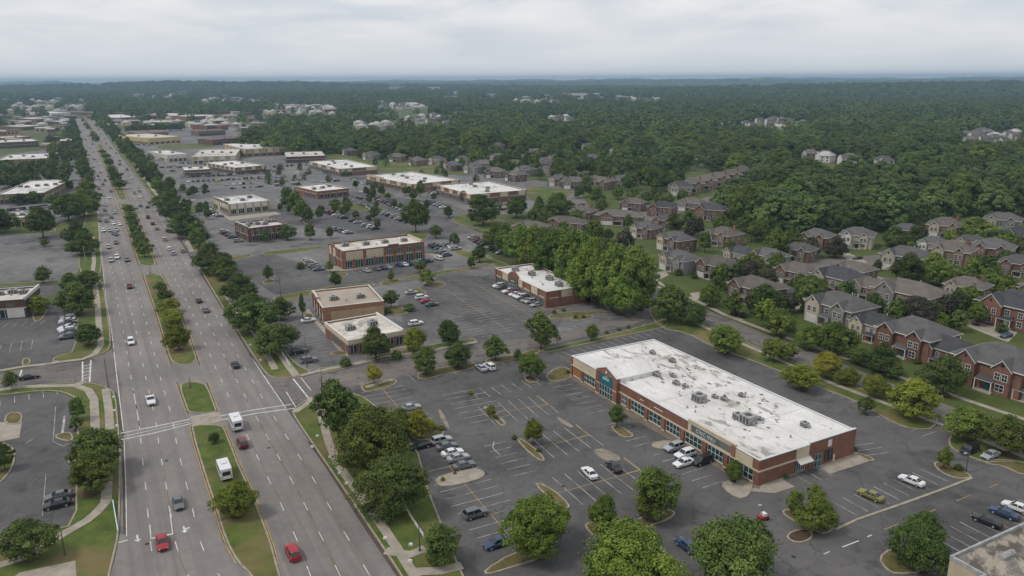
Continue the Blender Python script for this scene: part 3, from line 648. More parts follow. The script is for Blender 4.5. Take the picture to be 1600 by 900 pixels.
    if shape == 'dome': tone = np.clip(tone + (zz - 0.5) * 0.0, 0, 1)
    at = me.attributes.new('tone', 'FLOAT', 'FACE'); tv = np.clip(tone[ci] + rs.randn(n) * (0.07 if shape == 'dome' else 0.11), 0, 1)
    at.data.foreach_set('value', tv.astype(np.float32)); me.update(); me.validate(); return me
def trunk_mesh(name, seed, base=0.24):
    rs = random.Random(seed); mb = MB()
    mb.tube((0, 0, -0.01), (0.004, 0.003, base), 0.026, 0.018, 8, cap=False)
    mb.tube((0.004, 0.003, base), (0, 0, 0.75), 0.018, 0.005, 6, cap=False)
    for k in range(6):
        t = k * 1.05 + rs.random(); r = 0.2 + 0.12 * rs.random(); z0 = base * (0.8 + 0.25 * k / 3)
        mb.tube((0.003, 0.002, z0), (math.cos(t) * r, math.sin(t) * r, z0 + 0.16 + 0.1 * rs.random()), 0.010, 0.003, 5, cap=False)
    return mb.mesh(name, M_TRUNK, smooth=True)
CR = {}
def crowns(key, n, *a, **k): CR[key] = [crown_mesh('%s_crown_%d' % (key, i), hash_seed(key) + i, *a, **k) for i in range(n)]
def hash_seed(s): return sum(ord(c) * (i + 7) for i, c in enumerate(s)) % 9973
crowns('big', 4, 340, 33000, 0.0215, 'round', 0.11, clump=0.145)
crowns('near', 6, 180, 14500, 0.030, 'round', 0.15, clump=0.17)
crowns('oval', 4, 140, 8400, 0.040, 'oval', 0.18, clump=0.18)
crowns('cone', 2, 70, 4200, 0.055, 'cone', 0.12, clump=0.22)
crowns('mid', 6, 50, 2000, 0.072, 'round', 0.20, clump=0.26)
crowns('wood', 8, 120, 6500, 0.034, 'dome', 0.08, clump=0.155, rough=1.2)
crowns('far', 7, 44, 760, 0.088, 'dome', 0.05, clump=0.20, rough=1.1)
TR = {k: [trunk_mesh('trunk_%s_%d' % (k, i), i + 11, 0.24) for i in range(3)] for k in ('t',)}
trng = random.Random(5)
KIND_WORD = {'d': 'dark green', 'g': 'mid-green', 'l': 'bright green', 'y': 'olive-yellow', 'Y': 'yellowing', 'p': 'dark purple-leaved', 'f': 'deep green'}
TREEPOS = []
def tree(pos, h, wd, leafk, cls, label, cat='tree', group=None, name='street_tree', trunk=True):
    o = empty(name, pos, trng.random() * 6.28); tag(o, label, cat, group); TREEPOS.append((pos[0], pos[1], wd / 2))
    me = trng.choice(CR[cls])
    c = bpy.data.objects.new('crown', me); link(c, o); c.scale = (wd, wd * (0.9 + 0.2 * trng.random()), h)
    key = (me.name, leafk)
    if not me.materials: me.materials.append(LEAF['g'])
    c.material_slots[0].link = 'OBJECT'; c.material_slots[0].material = LEAF[leafk]
    if trunk:
        t = bpy.data.objects.new('trunk', trng.choice(TR['t'])); link(t, o); t.scale = (max(wd, h * .6), max(wd, h * .6), h)
    return o
def size_px(bx, by, ty, w):
    p = P(bx, by); _, y0, dep = proj(p); lo, hi = 0.5, 60
    for _ in range(30):
        mid = (lo + hi) / 2
        if proj((p.x, p.y, mid))[1] > ty: lo = mid
        else: hi = mid
    # crown depth adds to what the picture shows above the trunk foot
    return p, lo, w * dep / F
mulch = MB()
def disc(mb, p, r, z, n=14, m=0):
    mb.face([(p[0] + math.cos(2 * math.pi * k / n) * r * (0.9 + 0.2 * ((k * 7) % 5) / 5), p[1] + math.sin(2 * math.pi * k / n) * r, z) for k in range(n)], m)
def T(bx, by, ty, w, k, label, cls=None, name='street_tree', cat='tree', group=None, mul=True):
    p, h, wd = size_px(bx, by, ty, w)
    # the near rim of a wide crown hangs lower than its trunk foot suggests; trim the height by the crown's depth
    h = max(2.0, h - wd * 0.07); 
    if cls is None: cls = 'big' if w >= 88 else ('near' if w >= 30 else 'mid')
    if mul and w >= 20: disc(mulch, p, min(2.2, wd * .2), 0.155 if by > 400 else 0.15)
    return tree(p, h, wd * 1.1, k, cls, label, cat, group, name)
NEAR = [
 (530, 692, 588, 74, 'd', 'tall dark green tree nearest the crosswalk corner, behind the sidewalk', 'oval'),
 (583, 738, 626, 118, 'g', 'broad loose green tree between the sidewalk and the parked cars', 'big'),
 (628, 684, 636, 50, 'g', 'olive-tinged loose tree overhanging the parking stalls right of the corner', None),
 (615, 803, 700, 96, 'd', 'dense round dark tree on the verge, in front of the curved walk', 'big'),
 (688, 880, 818, 64, 'd', 'small round dark tree beside the concrete entry walk', 'near'),
 (432, 552, 500, 72, 'd', 'dark round tree at the corner beside the white rail', 'near'),
 (398, 520, 452, 76, 'd', 'big dark tree above the corner tree, beside the retail building lot', 'near'),
 (440, 500, 462, 40, 'd', 'dark tree at the edge of the striped side stalls', None),
 (375, 470, 425, 50, 'd', 'dark green verge tree just below the lot entrance', None),
 (352, 437, 400, 40, 'd', 'smaller dark tree at the lower side of the lot entrance', None),
 (333, 427, 378, 52, 'd', 'round dark tree standing at the lot entrance', None),
 (312, 385, 352, 34, 'd', 'round tree just above the lot entrance', None), (292, 372, 328, 52, 'd', 'wide dark verge tree above the lot entrance', None),
 (276, 345, 308, 40, 'd', 'round verge tree, third above the lot entrance', None), (262, 328, 296, 40, 'd', 'round verge tree, fourth above the lot entrance', None),
 (140, 540, 502, 40, 'd', 'round dark tree beside the left street corner', None), (123, 492, 438, 60, 'd', 'large spreading dark tree above the row of parked cars', None),
 (110, 455, 424, 30, 'd', 'dark tree at the top of the lower left lot', None), (137, 450, 420, 42, 'd', 'dark tree beside the highway at the left side street', None),
 (68, 443, 415, 28, 'd', 'small round tree on the strip between the two left lots', None), (132, 398, 360, 44, 'd', 'dark tree beside the highway next to the empty left lot', None),
 (120, 380, 345, 36, 'd', 'dark tree just above the one beside the empty left lot', None), (71, 385, 372, 14, 'g', 'small tree alone in the empty left lot', 'mid'),
 (148, 742, 664, 84, 'd', 'wide dark tree overhanging the highway verge near the crosswalk', 'near'), (143, 772, 704, 72, 'g', 'round green tree just below the wide dark verge tree', 'near'),
 (50, 873, 806, 74, 'd', 'round dark tree above the curved path, beside the left lot', 'near'), (123, 657, 622, 26, 'd', 'small dark tree on the verge inside the curved path', 'mid'),
 (120, 672, 648, 20, 'd', 'low dark bushy tree below the small verge tree', 'mid'), (19, 608, 580, 22, 'd', 'small tree beside the sidewalk of the left side street', 'mid'),
 (8, 735, 688, 34, 'd', 'dark tree on the island at the left frame edge', None), (62, 492, 459, 30, 'y', 'olive tree beside the white commercial building', 'mid'),
 (373, 806, 750, 60, 'y', 'round olive tree on the median beside the parked van', 'near'), (335, 693, 676, 20, 'd', 'small young tree on the median below the crosswalk', 'mid'),
 (252, 457, 440, 24, 'd', 'topmost tree on the middle median', 'mid'), (259, 470, 452, 27, 'd', 'second tree from the top on the middle median', 'mid'), (264, 488, 464, 33, 'y', 'third tree from the top on the middle median', None),
 (271, 506, 480, 40, 'y', 'fourth tree from the top on the middle median', None), (268, 517, 497, 22, 'y', 'small tree second from the bottom on the middle median', 'mid'), (280, 547, 505, 37, 'y', 'round olive tree lowest on the middle median', None),
 (585, 600, 568, 26, 'Y', 'small yellow tree beside the cross street entrance', 'mid'), (587, 562, 510, 46, 'd', 'dark tree standing in front of the flat-roofed brick building', None), (648, 550, 508, 38, 'y', 'olive tree at the right end of the brick building', None),
 (702, 541, 497, 40, 'd', 'dark tree at the lot entrance above the cross street', None), (666, 585, 541, 41, 'd', 'dark tree below the cross street, left of the pair', None), (716, 575, 534, 43, 'd', 'dark tree below the cross street, right of the pair', None),
 (774, 563, 519, 36, 'd', 'pointed dark tree below the cross street', 'cone'), (829, 591, 547, 36, 'g', 'tree on the small pad at the end of the cross street stalls', None), (845, 546, 484, 48, 'd', 'tall dark tree at the left end of the grass strip', 'oval'),
 (809, 563, 543, 16, 'd', 'small dark tree beside the pointed tree', 'cone'), (925, 532, 505, 22, 'g', 'small green tree halfway along the grass strip', 'mid'),
 (963, 667, 632, 25, 'g', 'small green tree in front of the long white-roofed building', 'mid'), (833, 694, 652, 27, 'y', 'pointed olive tree on the narrow island in the empty lot', 'oval'), (768, 652, 632, 15, 'y', 'tiny olive tree on the small lot island', 'mid'),
 (655, 682, 636, 42, 'Y', 'yellow tree on the island beside the parked silver car', None), (1145, 752, 716, 30, 'g', 'small tree at the near front corner of the long building', None),
 (838, 864, 763, 108, 'l', 'large bright green tree left of the two overlapping lot trees', 'big'), (943, 828, 775, 52, 'l', 'smaller bright tree behind the big near one', 'near'), (985, 935, 804, 142, 'l', 'largest bright green tree at the bottom of the picture', 'big'),
 (1020, 808, 730, 82, 'g', 'rounded mid-green tree on the lot island near the white car', 'near'), (1145, 935, 799, 145, 'd', 'huge dark round tree at the bottom frame edge', 'big'),
 (1273, 828, 775, 60, 'l', 'widest of the three trees on the end island', 'near'), (1240, 803, 764, 27, 'g', 'leftmost slim tree of the three on the end island', 'oval'), (1272, 795, 756, 28, 'g', 'rear tree of the three on the end island', 'mid'),
 (1432, 886, 796, 90, 'd', 'dense dark tree on the corner island beside the low gravel roof', 'big'), (1474, 732, 696, 26, 'g', 'small round tree on the island beside the white sedan row', 'oval'),
 (1132, 550, 504, 55, 'g', 'green tree on the verge island behind the long building', None), (1043, 502, 440, 64, 'd', 'big dark tree at the end of the tree belt', 'near'), (1084, 508, 470, 42, 'd', 'dark tree right of the big one at the belt end', None),
 (1253, 609, 565, 54, 'y', 'olive tree overhanging the rear lot on its own island', None), (1291, 590, 547, 44, 'Y', 'bright yellow-green tree behind the olive one on the verge', None), (1209, 565, 524, 38, 'g', 'green tree on the verge left of the olive one', None),
 (1232, 562, 535, 28, 'g', 'small tree behind the rear lot stalls', None), (1352, 647, 619, 24, 'd', 'small dark bushy tree on the half-round island', 'mid'), (1325, 602, 573, 34, 'y', 'thin olive tree beside the lower sidewalk', None), (1365, 620, 582, 40, 'y', 'twin-stemmed yellow-green tree over the sidewalk', None),
 (1425, 654, 589, 76, 'y', 'broad olive tree at the end of the rear stalls', 'near'), (1510, 686, 632, 62, 'g', 'rounded tree right of the driveway on the verge', 'near'), (1576, 710, 646, 82, 'g', 'rightmost large tree on the lower verge', 'near'),
 (1473, 617, 552, 62, 'd', 'dark tree in front of the brick townhouses', 'near'), (1305, 552, 498, 58, 'g', 'large green tree in front of the grey gabled townhouse', 'near'), (1262, 545, 505, 40, 'g', 'green tree left of the large one by the townhouses', None),
 (1340, 568, 540, 40, 'd', 'low dark tree at the hedge by the sidewalk', None), (1375, 582, 534, 52, 'd', 'dark tree before the brick gabled townhouse', None), (1396, 590, 562, 30, 'd', 'small dark tree at the townhouse lawn edge', None),
 (1218, 525, 478, 50, 'g', 'green tree beside the upper sidewalk right of the brick houses', None), (1192, 492, 440, 60, 'd', 'dark tree in front of the brown-roofed house', 'near'), (1110, 478, 441, 32, 'g', 'slender tree on the lawn of the first brick house', None),
 (1267, 472, 425, 52, 'd', 'dark round tree in front of the hip-roofed brick house', None), (1417, 442, 394, 48, 'd', 'dark round tree beside the inner corner house', None), (1470, 446, 402, 48, 'g', 'olive-tinged tree right of the dark inner corner tree', None),
 (1543, 457, 419, 36, 'g', 'tree beside the inner driveway', None), (1573, 452, 426, 26, 'g', 'smaller tree right of the inner driveway', None), (1484, 482, 459, 19, 'g', 'small tree on the inner traffic island', 'mid'),
 (1354, 464, 434, 15, 'c', 'slim pointed evergreen beside the tan house', 'cone'), (1317, 465, 440, 18, 'c', 'short pointed evergreen beside the cream gable wall', 'cone'), (1371, 423, 403, 14, 'c', 'pointed evergreen at the inner street bend', 'cone'),
 (1434, 507, 459, 64, 'p', 'wide dark purple tree before the corner house', 'near'), (1525, 508, 468, 30, 'g', 'green tree beside the rightmost brick house', None), (1524, 475, 452, 24, 'g', 'green tree above the one by the rightmost brick house', 'mid'),
 (1305, 402, 369, 34, 'p', 'right one of the two purple trees before the white gabled house', None), (1266, 402, 370, 30, 'p', 'left one of the two purple trees before the white gabled house', None), (1232, 398, 354, 42, 'g', 'green tree left of the purple pair', None), (1210, 408, 350, 34, 'g', 'tall green tree at the inner street end', None),
 (1182, 375, 340, 34, 'g', 'green tree on the wood edge behind the grey house', None), (1525, 378, 338, 58, 'g', 'olive green tree between the upper right houses', None), (1395, 385, 352, 34, 'd', 'dark tree before the upper hip-roofed house', None), (1425, 388, 352, 32, 'd', 'second dark tree before the upper hip-roofed house', None),
 (1080, 372, 343, 27, 'p', 'purple-black tree beside the brick apartments', None), (1570, 415, 388, 36, 'd', 'dark tree at the far right inner lawn', None), (1510, 408, 392, 20, 'g', 'small tree beside the light stone gable', 'mid'),
 (650, 363, 307, 42, 'g', 'tall broad tree alone at the edge of the upper lot', 'near'), (667, 446, 419, 27, 'l', 'bright green tree in the middle of the old lot', None), (755, 352, 303, 54, 'd', 'large dark tree in front of the brick strip building', 'near'),
 (807, 340, 303, 36, 'd', 'dark tree right of the large one by the strip building', None), (843, 338, 311, 24, 'd', 'small dark tree, third from the strip building', 'mid'), (875, 334, 300, 40, 'd', 'round dark tree beside the curved road', None),
 (681, 372, 349, 20, 'd', 'small tree at the road bend', 'mid'), (710, 384, 362, 17, 'd', 'small tree along the drive, second from the bend', 'mid'), (749, 410, 382, 22, 'd', 'tree in the drive median beside parked cars', 'mid'), (736, 420, 400, 14, 'd', 'tiny tree beside the drive stalls', 'mid'),
 (611, 480, 452, 25, 'd', 'tree right of the tan-roofed building', None), (525, 450, 424, 18, 'd', 'tree at the front corner of the two-storey brick building', 'mid'), (420, 440, 413, 17, 'd', 'tree on the island left of the two-storey brick building', 'mid'), (473, 496, 460, 9, 'd', 'tiny tree beside the tan-roofed building', 'mid'),
 (657, 425, 406, 20, 'd', 'tree in front of the right end of the two-storey building', 'mid'), (611, 440, 422, 12, 'd', 'tiny tree on the curved island', 'mid'), (516, 425, 408, 12, 'g', 'tiny tree at the left corner of the two-storey building', 'mid'), (485, 375, 350, 20, 'd', 'tree in the upper lot row', 'mid'),
 (450, 375, 350, 27, 'd', 'tree right of the dark brick restaurant', 'mid'), (416, 378, 358, 16, 'd', 'tree in front of the dark brick restaurant', 'mid'), (500, 343, 320, 14, 'd', 'small tree in the upper lot, first of the row', 'mid'), (516, 373, 353, 12, 'd', 'little tree above the two-storey building', 'mid'),
 (473, 345, 310, 26, 'd', 'rightmost tree of the dark cluster beside the small retail building', 'mid'), (462, 335, 298, 30, 'd', 'dark cluster tree behind the rightmost one', 'mid'), (450, 325, 292, 24, 'd', 'dark cluster tree, farthest left', 'mid'), (482, 348, 322, 22, 'd', 'small tree at the lower end of the dark cluster', 'mid'),
 (523, 325, 310, 22, 'd', 'round tree above the parked rows', 'mid'), (556, 342, 328, 12, 'd', 'small round tree in the parked rows', 'mid'), (576, 345, 335, 12, 'd', 'second small round tree in the parked rows', 'mid'), (590, 358, 342, 13, 'd', 'third small round tree in the parked rows', 'mid'),
 (606, 312, 301, 12, 'd', 'small tree at the upper parked rows', 'mid'), (583, 308, 294, 12, 'd', 'small tree at the strip building stalls', 'mid'), (657, 308, 281, 14, 'd', 'slim tree before the long strip building', 'mid'),
 (900, 345, 325, 22, 'd', 'dark tree on the curved road island', 'mid'), (940, 332, 306, 20, 'd', 'pointed dark tree beside the curved road', 'cone'), (965, 312, 292, 16, 'g', 'small tree before the cream houses', 'mid'), (985, 314, 296, 14, 'g', 'small tree at the townhouse street', 'mid'), (1010, 318, 298, 20, 'd', 'dark tree at the townhouse street end', 'mid'),
 (0, 365, 322, 56, 'd', 'dark tree beside the small beige building, leftmost', None), (68, 372, 318, 48, 'd', 'large dark tree right of the small beige building', None), (108, 345, 298, 50, 'd', 'broad tree beside the highway at the left lots', None), (132, 338, 295, 44, 'g', 'green tree beside the broad one at the highway', None),
 (30, 320, 300, 26, 'd', 'dark tree in front of the left white roof', None), (55, 318, 296, 24, 'd', 'second dark tree in front of the left white roof', None), (85, 322, 300, 26, 'd', 'third dark tree in front of the left white roof', None), (12, 312, 300, 30, 'd', 'leftmost tree in front of the left white roof', None),
 (105, 282, 248, 22, 'd', 'dark tree behind the left white roof', None), (78, 278, 256, 20, 'd', 'dark tree between the two left white roofs', None), (40, 268, 250, 22, 'd', 'dark tree behind the second left roof', None), (12, 268, 248, 24, 'd', 'leftmost dark tree behind the second left roof', None),
]
for t in NEAR:
    k = t[4] if t[4] != 'c' else 'd'
    nm = 'conical_evergreen' if t[4] == 'c' else 'street_tree'
    T(*t[:4], k, KIND_WORD.get(k, '') + ' ' + t[5] if False else t[5], t[6], nm)
# rows running away along the highway
def tree_row(p0, p1, n, size0, size1, k, rowlabel, cls='mid', jit=0.8, skip=0):
    a, b = P(*p0), P(*p1)
    for i in range(n):
        s = i / max(1, n - 1); 
        q = a.lerp(b, s) + Vector((trng.uniform(-jit, jit), trng.uniform(-jit, jit), 0))
        h = size0 + (size1 - size0) * s; h *= trng.uniform(0.88, 1.12)
        tree(q, h, h * trng.uniform(.95, 1.2), k if trng.random() < .8 else 'g', cls, '%s tree from the near end of %s' % (ordn(i), rowlabel), group=rowlabel)
tree_row((206, 336), (227, 402), 0, 8, 8, 'd', 'x')
for i, (x, y, ty, w_) in enumerate([(226, 402, 375, 27), (221, 390, 366, 25), (216, 377, 358, 24), (212, 366, 349, 23), (208, 354, 341, 22), (205, 343, 332, 22), (202, 333, 319, 20)]):
    T(x, y, ty, w_, 'd', '%s tree counted upwards on the median strip beside the heaviest traffic' % ordn(i), 'mid', group='median trees of the second strip')
for i, (x, y, ty, w_) in enumerate([(187, 296, 276, 24), (181, 284, 266, 21), (176, 272, 258, 19), (171, 259, 246, 16), (166, 248, 238, 14), (160, 240, 233, 11)]):
    T(x, y, ty, w_, 'd', '%s tree counted upwards on the third median strip' % ordn(i), 'mid', group='median trees of the third strip')
for i, (x, y, ty, w_) in enumerate([(150, 221, 209, 12), (146, 214, 204, 10), (138, 202, 195, 8), (134, 197, 190, 7), (130, 190, 184, 6)]):
    T(x, y, ty, w_, 'd', '%s tree counted upwards on the farthest median strip' % ordn(i), 'far', group='median trees of the farthest strip', mul=False)
tree_row((258, 312), (150, 186), 34, 10.5, 10, 'd', 'the verge row right of the highway', 'mid', 1.5)
tree_row((262, 300), (165, 190), 20, 10, 10, 'd', 'the second row behind the right highway verge', 'mid', 3)
tree_row((145, 322), (113, 188), 26, 11, 10, 'd', 'the verge row left of the highway', 'mid', 1.5)
tree_row((133, 300), (108, 205), 12, 10, 10, 'd', 'the second row behind the left highway verge', 'mid', 3)
tree_row((205, 208), (283, 204), 20, 12, 12, 'd', 'the dense dark tree row beyond the yellow building', 'mid', 4)
# the tree belt between shops and neighbourhood
BELT = [(990, 492, 385, 66), (958, 486, 382, 60), (925, 474, 372, 60), (893, 455, 358, 56), (862, 440, 350, 54), (835, 425, 352, 48), (812, 412, 352, 42), (790, 400, 350, 34), (772, 388, 348, 28),
        (1000, 470, 395, 50), (968, 455, 378, 52), (935, 445, 366, 50), (905, 430, 355, 50), (875, 415, 352, 46), (850, 402, 350, 42), (828, 392, 352, 36), (975, 492, 420, 50), (940, 480, 410, 46), (905, 468, 400, 46), (800, 388, 362, 26)]
for i, (x, y, ty, w_) in enumerate(BELT):
    T(x, y, ty, w_ * 1.12, 'b' if i % 3 != 2 else 'l', '%s big bright tree in the %s row of the belt behind the small plaza' % (ordn(i % 9), ('front', 'rear', 'innermost')[i // 9]), 'near', 'belt_tree', 'belt tree', 'trees of the belt behind the small plaza', mul=False)
structure(mulch.obj('mulch', M_MULCH))
# shrubs
SH = {'s': crown_mesh('shrub_mesh', 77, 26, 700, 0.13, 'dome', 0.0, clump=0.34)}
def shrub(x, y, w_, label, k='d', hr=0.7):
    p, _, wd = size_px(x, y, y - 4, w_); o = link(bpy.data.objects.new('shrub', SH['s'])); o.location = p; o.scale = (wd, wd, wd * hr); o.rotation_euler.z = trng.random() * 6
    if not SH['s'].materials: SH['s'].materials.append(LEAF['d'])
    o.material_slots[0].link = 'OBJECT'; o.material_slots[0].material = LEAF[k]; tag(o, label, 'shrub'); return o
for i, x in enumerate((899, 912, 948, 967, 982)): shrub(x, 497 - (x - 899) * .02 if x < 930 else 521 - (x - 948) * .25, 7, '%s low shrub along the grass strips by the old stalls' % ordn(i))
for a in [(1000, 485, 12, 'dark shrub beside the belt end'), (1010, 480, 10, 'second dark shrub beside the belt end'), (1148, 492, 14, 'reddish dark shrub left on the lawn mound'), (1161, 496, 12, 'reddish dark shrub right on the lawn mound'),
          (1498, 735, 14, 'low shrub on the island beside the small round tree'), (1228, 746, 9, 'clipped shrub at the brick corner of the long building'), (1336, 704, 8, 'shrub at the far end wall of the long building'),
          (887, 673 - 90, 8, 'shrub at the left front corner of the long building'), (1400, 552, 14, 'shrub at the townhouse porch'), (1432, 568, 12, 'shrub beside the townhouse steps'), (1530, 490, 24, 'dark shrub mass beside the rightmost house'), (1565, 520, 20, 'shrub row before the rightmost house'),
          (1470, 600, 12, 'shrub below the brick wall windows'), (1560, 612, 16, 'rusty shrub by the white garage'), (1060, 430, 14, 'dark shrub at the first house door'), (1085, 435, 12, 'shrub between the first two houses'), (1275, 455, 10, 'shrub by the cream gable'), (1362, 470, 16, 'low dark shrub before the tan house'),
          (1395, 478, 14, 'shrub beside the tan house porch'), (672, 670, 22, 'dark hedge on the yellow tree island'), (690, 672, 12, 'small shrub at the end of the yellow tree island'), (692, 751, 8, 'yellowed shrub on the concrete island'), (711, 741, 6, 'small shrub on the concrete island end'),
          (804, 686, 10, 'low shrub on the upper end of the narrow island'), (842, 706, 9, 'low shrub on the lower end of the narrow island'), (775, 655, 9, 'low shrub beside the tiny olive tree'), (88, 826, 10, 'shrub below the left lot stalls'), (735, 616, 10, 'yellowed weed clump between the worn stalls'),
          (470, 420, 14, 'shrub group left of the brick building'), (640, 486, 18, 'hedge right of the flat-roofed building'), (605, 490, 14, 'shrub beside the flat-roofed building'), (540, 572, 20, 'clipped hedge along the cross street lawn'), (620, 560, 18, 'second clipped hedge along the cross street lawn'),
          (880, 486, 8, 'small shrub at the plaza end island'), (866, 490, 8, 'second small shrub at the plaza end island'), (860, 470, 16, 'light bush at the small plaza rear corner'), (925, 470, 18, 'light bush at the belt foot')]:
    shrub(*a, k='y' if 'yellow' in a[3] else ('p' if 'reddish' in a[3] or 'rusty' in a[3] else 'd'))
# ------------------------------------------------------------------ materials of buildings and cars
def rnd(t, tc, c):
    oi = N(t, 'ShaderNodeObjectInfo'); mr = N(t, 'ShaderNodeMapRange'); mr.inputs[3].default_value = .80; mr.inputs[4].default_value = 1.18; t.links.new(oi.outputs['Random'], mr.inputs[0])
    m = N(t, 'ShaderNodeMixRGB'); m.blend_type = 'MULTIPLY'; m.inputs[0].default_value = 1; t.links.new(c, m.inputs[1]); t.links.new(mr.outputs[0], m.inputs[2]); return m.outputs[0]
def brick_extra(sc=1.0):
    def f(t, tc, c):
        b = N(t, 'ShaderNodeTexBrick'); b.inputs['Scale'].default_value = 2.2 * sc; b.inputs['Color1'].default_value = (1, 1, 1, 1); b.inputs['Color2'].default_value = (0.78, 0.78, 0.78, 1); b.inputs['Mortar'].default_value = (1.3, 1.35, 1.4, 1); b.inputs['Mortar Size'].default_value = 0.02
        s = N(t, 'ShaderNodeSeparateXYZ'); t.links.new(tc.outputs['Object'], s.inputs[0]); cmb = N(t, 'ShaderNodeCombineXYZ')
        t.links.new(mathn(t, 'ADD', s.outputs[0], s.outputs[1]), cmb.inputs[0]); t.links.new(s.outputs[2], cmb.inputs[1]); t.links.new(cmb.outputs[0], b.inputs['Vector'])
        m = N(t, 'ShaderNodeMixRGB'); m.blend_type = 'MULTIPLY'; m.inputs[0].default_value = 1; t.links.new(c, m.inputs[1]); t.links.new(b.outputs['Color'], m.inputs[2]); return rnd(t, tc, m.outputs[0])
    return f
B_RED = mat('red_brick', (0.265, 0.125, 0.082), 0.9, (0.195, 0.092, 0.062), 0.5, extra=brick_extra())
B_DARK = mat('dark_brick', (0.15, 0.085, 0.065), 0.9, (0.10, 0.06, 0.048), 0.5, extra=brick_extra())
B_TAN = mat('tan_brick', (0.25, 0.178, 0.125), 0.9, (0.185, 0.132, 0.093), 0.5, extra=brick_extra())
B_BROWN = mat('brown_brick', (0.185, 0.122, 0.092), 0.9, (0.135, 0.090, 0.070), 0.5, extra=brick_extra())
B_ORANGE = mat('orange_brick', (0.36, 0.19, 0.10), 0.9, (0.28, 0.145, 0.08), 0.4, extra=brick_extra())
S_CREAM = mat('cream_stucco', (0.56, 0.48, 0.345), 0.9, (0.46, 0.39, 0.28), 0.3)
S_TAN = mat('tan_stucco', (0.46, 0.33, 0.19), 0.9, (0.36, 0.26, 0.16), 0.3)
S_YEL = mat('yellow_stucco', (0.60, 0.47, 0.22), 0.9, scale=0.3)
S_WHITE = mat('white_stucco', (0.62, 0.60, 0.56), 0.9, (0.5, 0.49, 0.46), 0.3)
SID_GREY = mat('grey_siding', (0.27, 0.258, 0.24), 0.9, (0.21, 0.20, 0.19), 0.4, extra=rnd)
SID_CREAM = mat('cream_siding', (0.42, 0.37, 0.29), 0.9, (0.34, 0.30, 0.24), 0.4, extra=rnd)
def roofdirt(a0=0.60, a1=0.66, col=(0.14, 0.115, 0.095)):
    def f(t, tc, c):
        mp = N(t, 'ShaderNodeMapping', vector_type='TEXTURE'); mp.inputs['Scale'].default_value = (1.9, 1, 1); t.links.new(tc.outputs['Object'], mp.inputs[0])
        big = N(t, 'ShaderNodeTexNoise'); big.inputs['Scale'].default_value = 0.045; big.inputs['Detail'].default_value = 2; t.links.new(mp.outputs[0], big.inputs['Vector'])
        n = N(t, 'ShaderNodeTexNoise'); n.inputs['Scale'].default_value = 0.42; n.inputs['Detail'].default_value = 6; n.inputs['Roughness'].default_value = 0.62; n.inputs['Distortion'].default_value = 0.6; t.links.new(mp.outputs[0], n.inputs['Vector'])
        sm = mathn(t, 'ADD', n.outputs[0], mathn(t, 'MULTIPLY', mathn(t, 'SUBTRACT', big.outputs[0], 0.5), 0.55))
        c = mixin(t, c, ramp(t, sm, [(a0 - 0.10, g4(0)), (a0, g4(0.35))]), (0.42, 0.385, 0.34))
        return mixin(t, c, ramp(t, sm, [(a0, g4(0)), (a1, g4(0.60))]), col)
    return f
R_WHITE = mat('white_membrane', (0.70, 0.69, 0.665), 0.8, (0.56, 0.545, 0.52), 0.12, 6, extra=roofdirt())
R_WHITE2 = mat('weathered_membrane', (0.66, 0.625, 0.57), 0.85, (0.47, 0.43, 0.375), 0.16, 6, extra=roofdirt(0.56, 0.64))
R_TAN = mat('tan_gravel_roof', (0.40, 0.335, 0.275), 0.95, (0.31, 0.26, 0.215), 0.15, 6)
R_GRAVEL = mat('stained_gravel_roof', (0.30, 0.265, 0.21), 0.95, (0.10, 0.088, 0.07), 0.5, 10, lo=0.46, hi=0.54, stretch=(0.6, 2.0), extra=roofdirt(0.58, 0.66, (0.10, 0.09, 0.075)))
R_SHG = mat('grey_shingle', (0.105, 0.101, 0.101), 0.9, (0.080, 0.077, 0.077), 0.6, 4, fine=0.14, extra=rnd)
R_SHB = mat('brown_shingle', (0.135, 0.117, 0.103), 0.9, (0.105, 0.091, 0.080), 0.6, 4, fine=0.14, extra=rnd)
R_SHD = mat('dark_shingle', (0.064, 0.065, 0.071), 0.9, (0.046, 0.047, 0.052), 0.6, 4, fine=0.14, extra=rnd)
R_PALE = mat('pale_roof', (0.46, 0.43, 0.41), 0.9, scale=0.3); B_TOWN = mat('townhouse_brick', (0.205, 0.105, 0.075), 0.9, (0.15, 0.078, 0.058), 0.5, extra=brick_extra())
R_SHRED = mat('red_roof', (0.20, 0.135, 0.12), 0.9, scale=0.3)
TRIM = flat('white_trim', (0.66, 0.65, 0.62)); TRIMT = flat('tan_trim', (0.58, 0.50, 0.38)); METAL = flat('parapet_cap', (0.60, 0.62, 0.65), 0.5)
CAPR = flat('brick_cap', (0.20, 0.12, 0.09))
def glassmat(name, col, rough=0.12): return mat(name, col, rough, scale=0.7, spec=0.6, fine=0.0, col2=tuple(c * 0.35 for c in col), lo=0.4, hi=0.6)
GLASS = glassmat('window_glass', (0.035, 0.05, 0.06)); GLASST = glassmat('teal_shop_glass', (0.03, 0.085, 0.095))
TEAL = flat('teal_sign', (0.015, 0.135, 0.165)); SIGNGREY = flat('grey_sign_band', (0.115, 0.125, 0.115)); LETTER = flat('white_letters', (0.75, 0.78, 0.78)); LETTERB = flat('pale_blue_letters', (0.50, 0.62, 0.72))
UNIT = mat('rooftop_unit_metal', (0.36, 0.36, 0.35), 0.6, (0.22, 0.215, 0.21), 1.2); UNITD = flat('unit_grille', (0.07, 0.072, 0.075))
DOORW = flat('white_door', (0.62, 0.62, 0.60)); DOORD = flat('dark_door', (0.06, 0.055, 0.05)); DOORT = flat('teal_door', (0.03, 0.16, 0.17))
AWN = flat('pale_awning', (0.58, 0.56, 0.50)); BOARD = flat('orange_panel', (0.36, 0.15, 0.045))
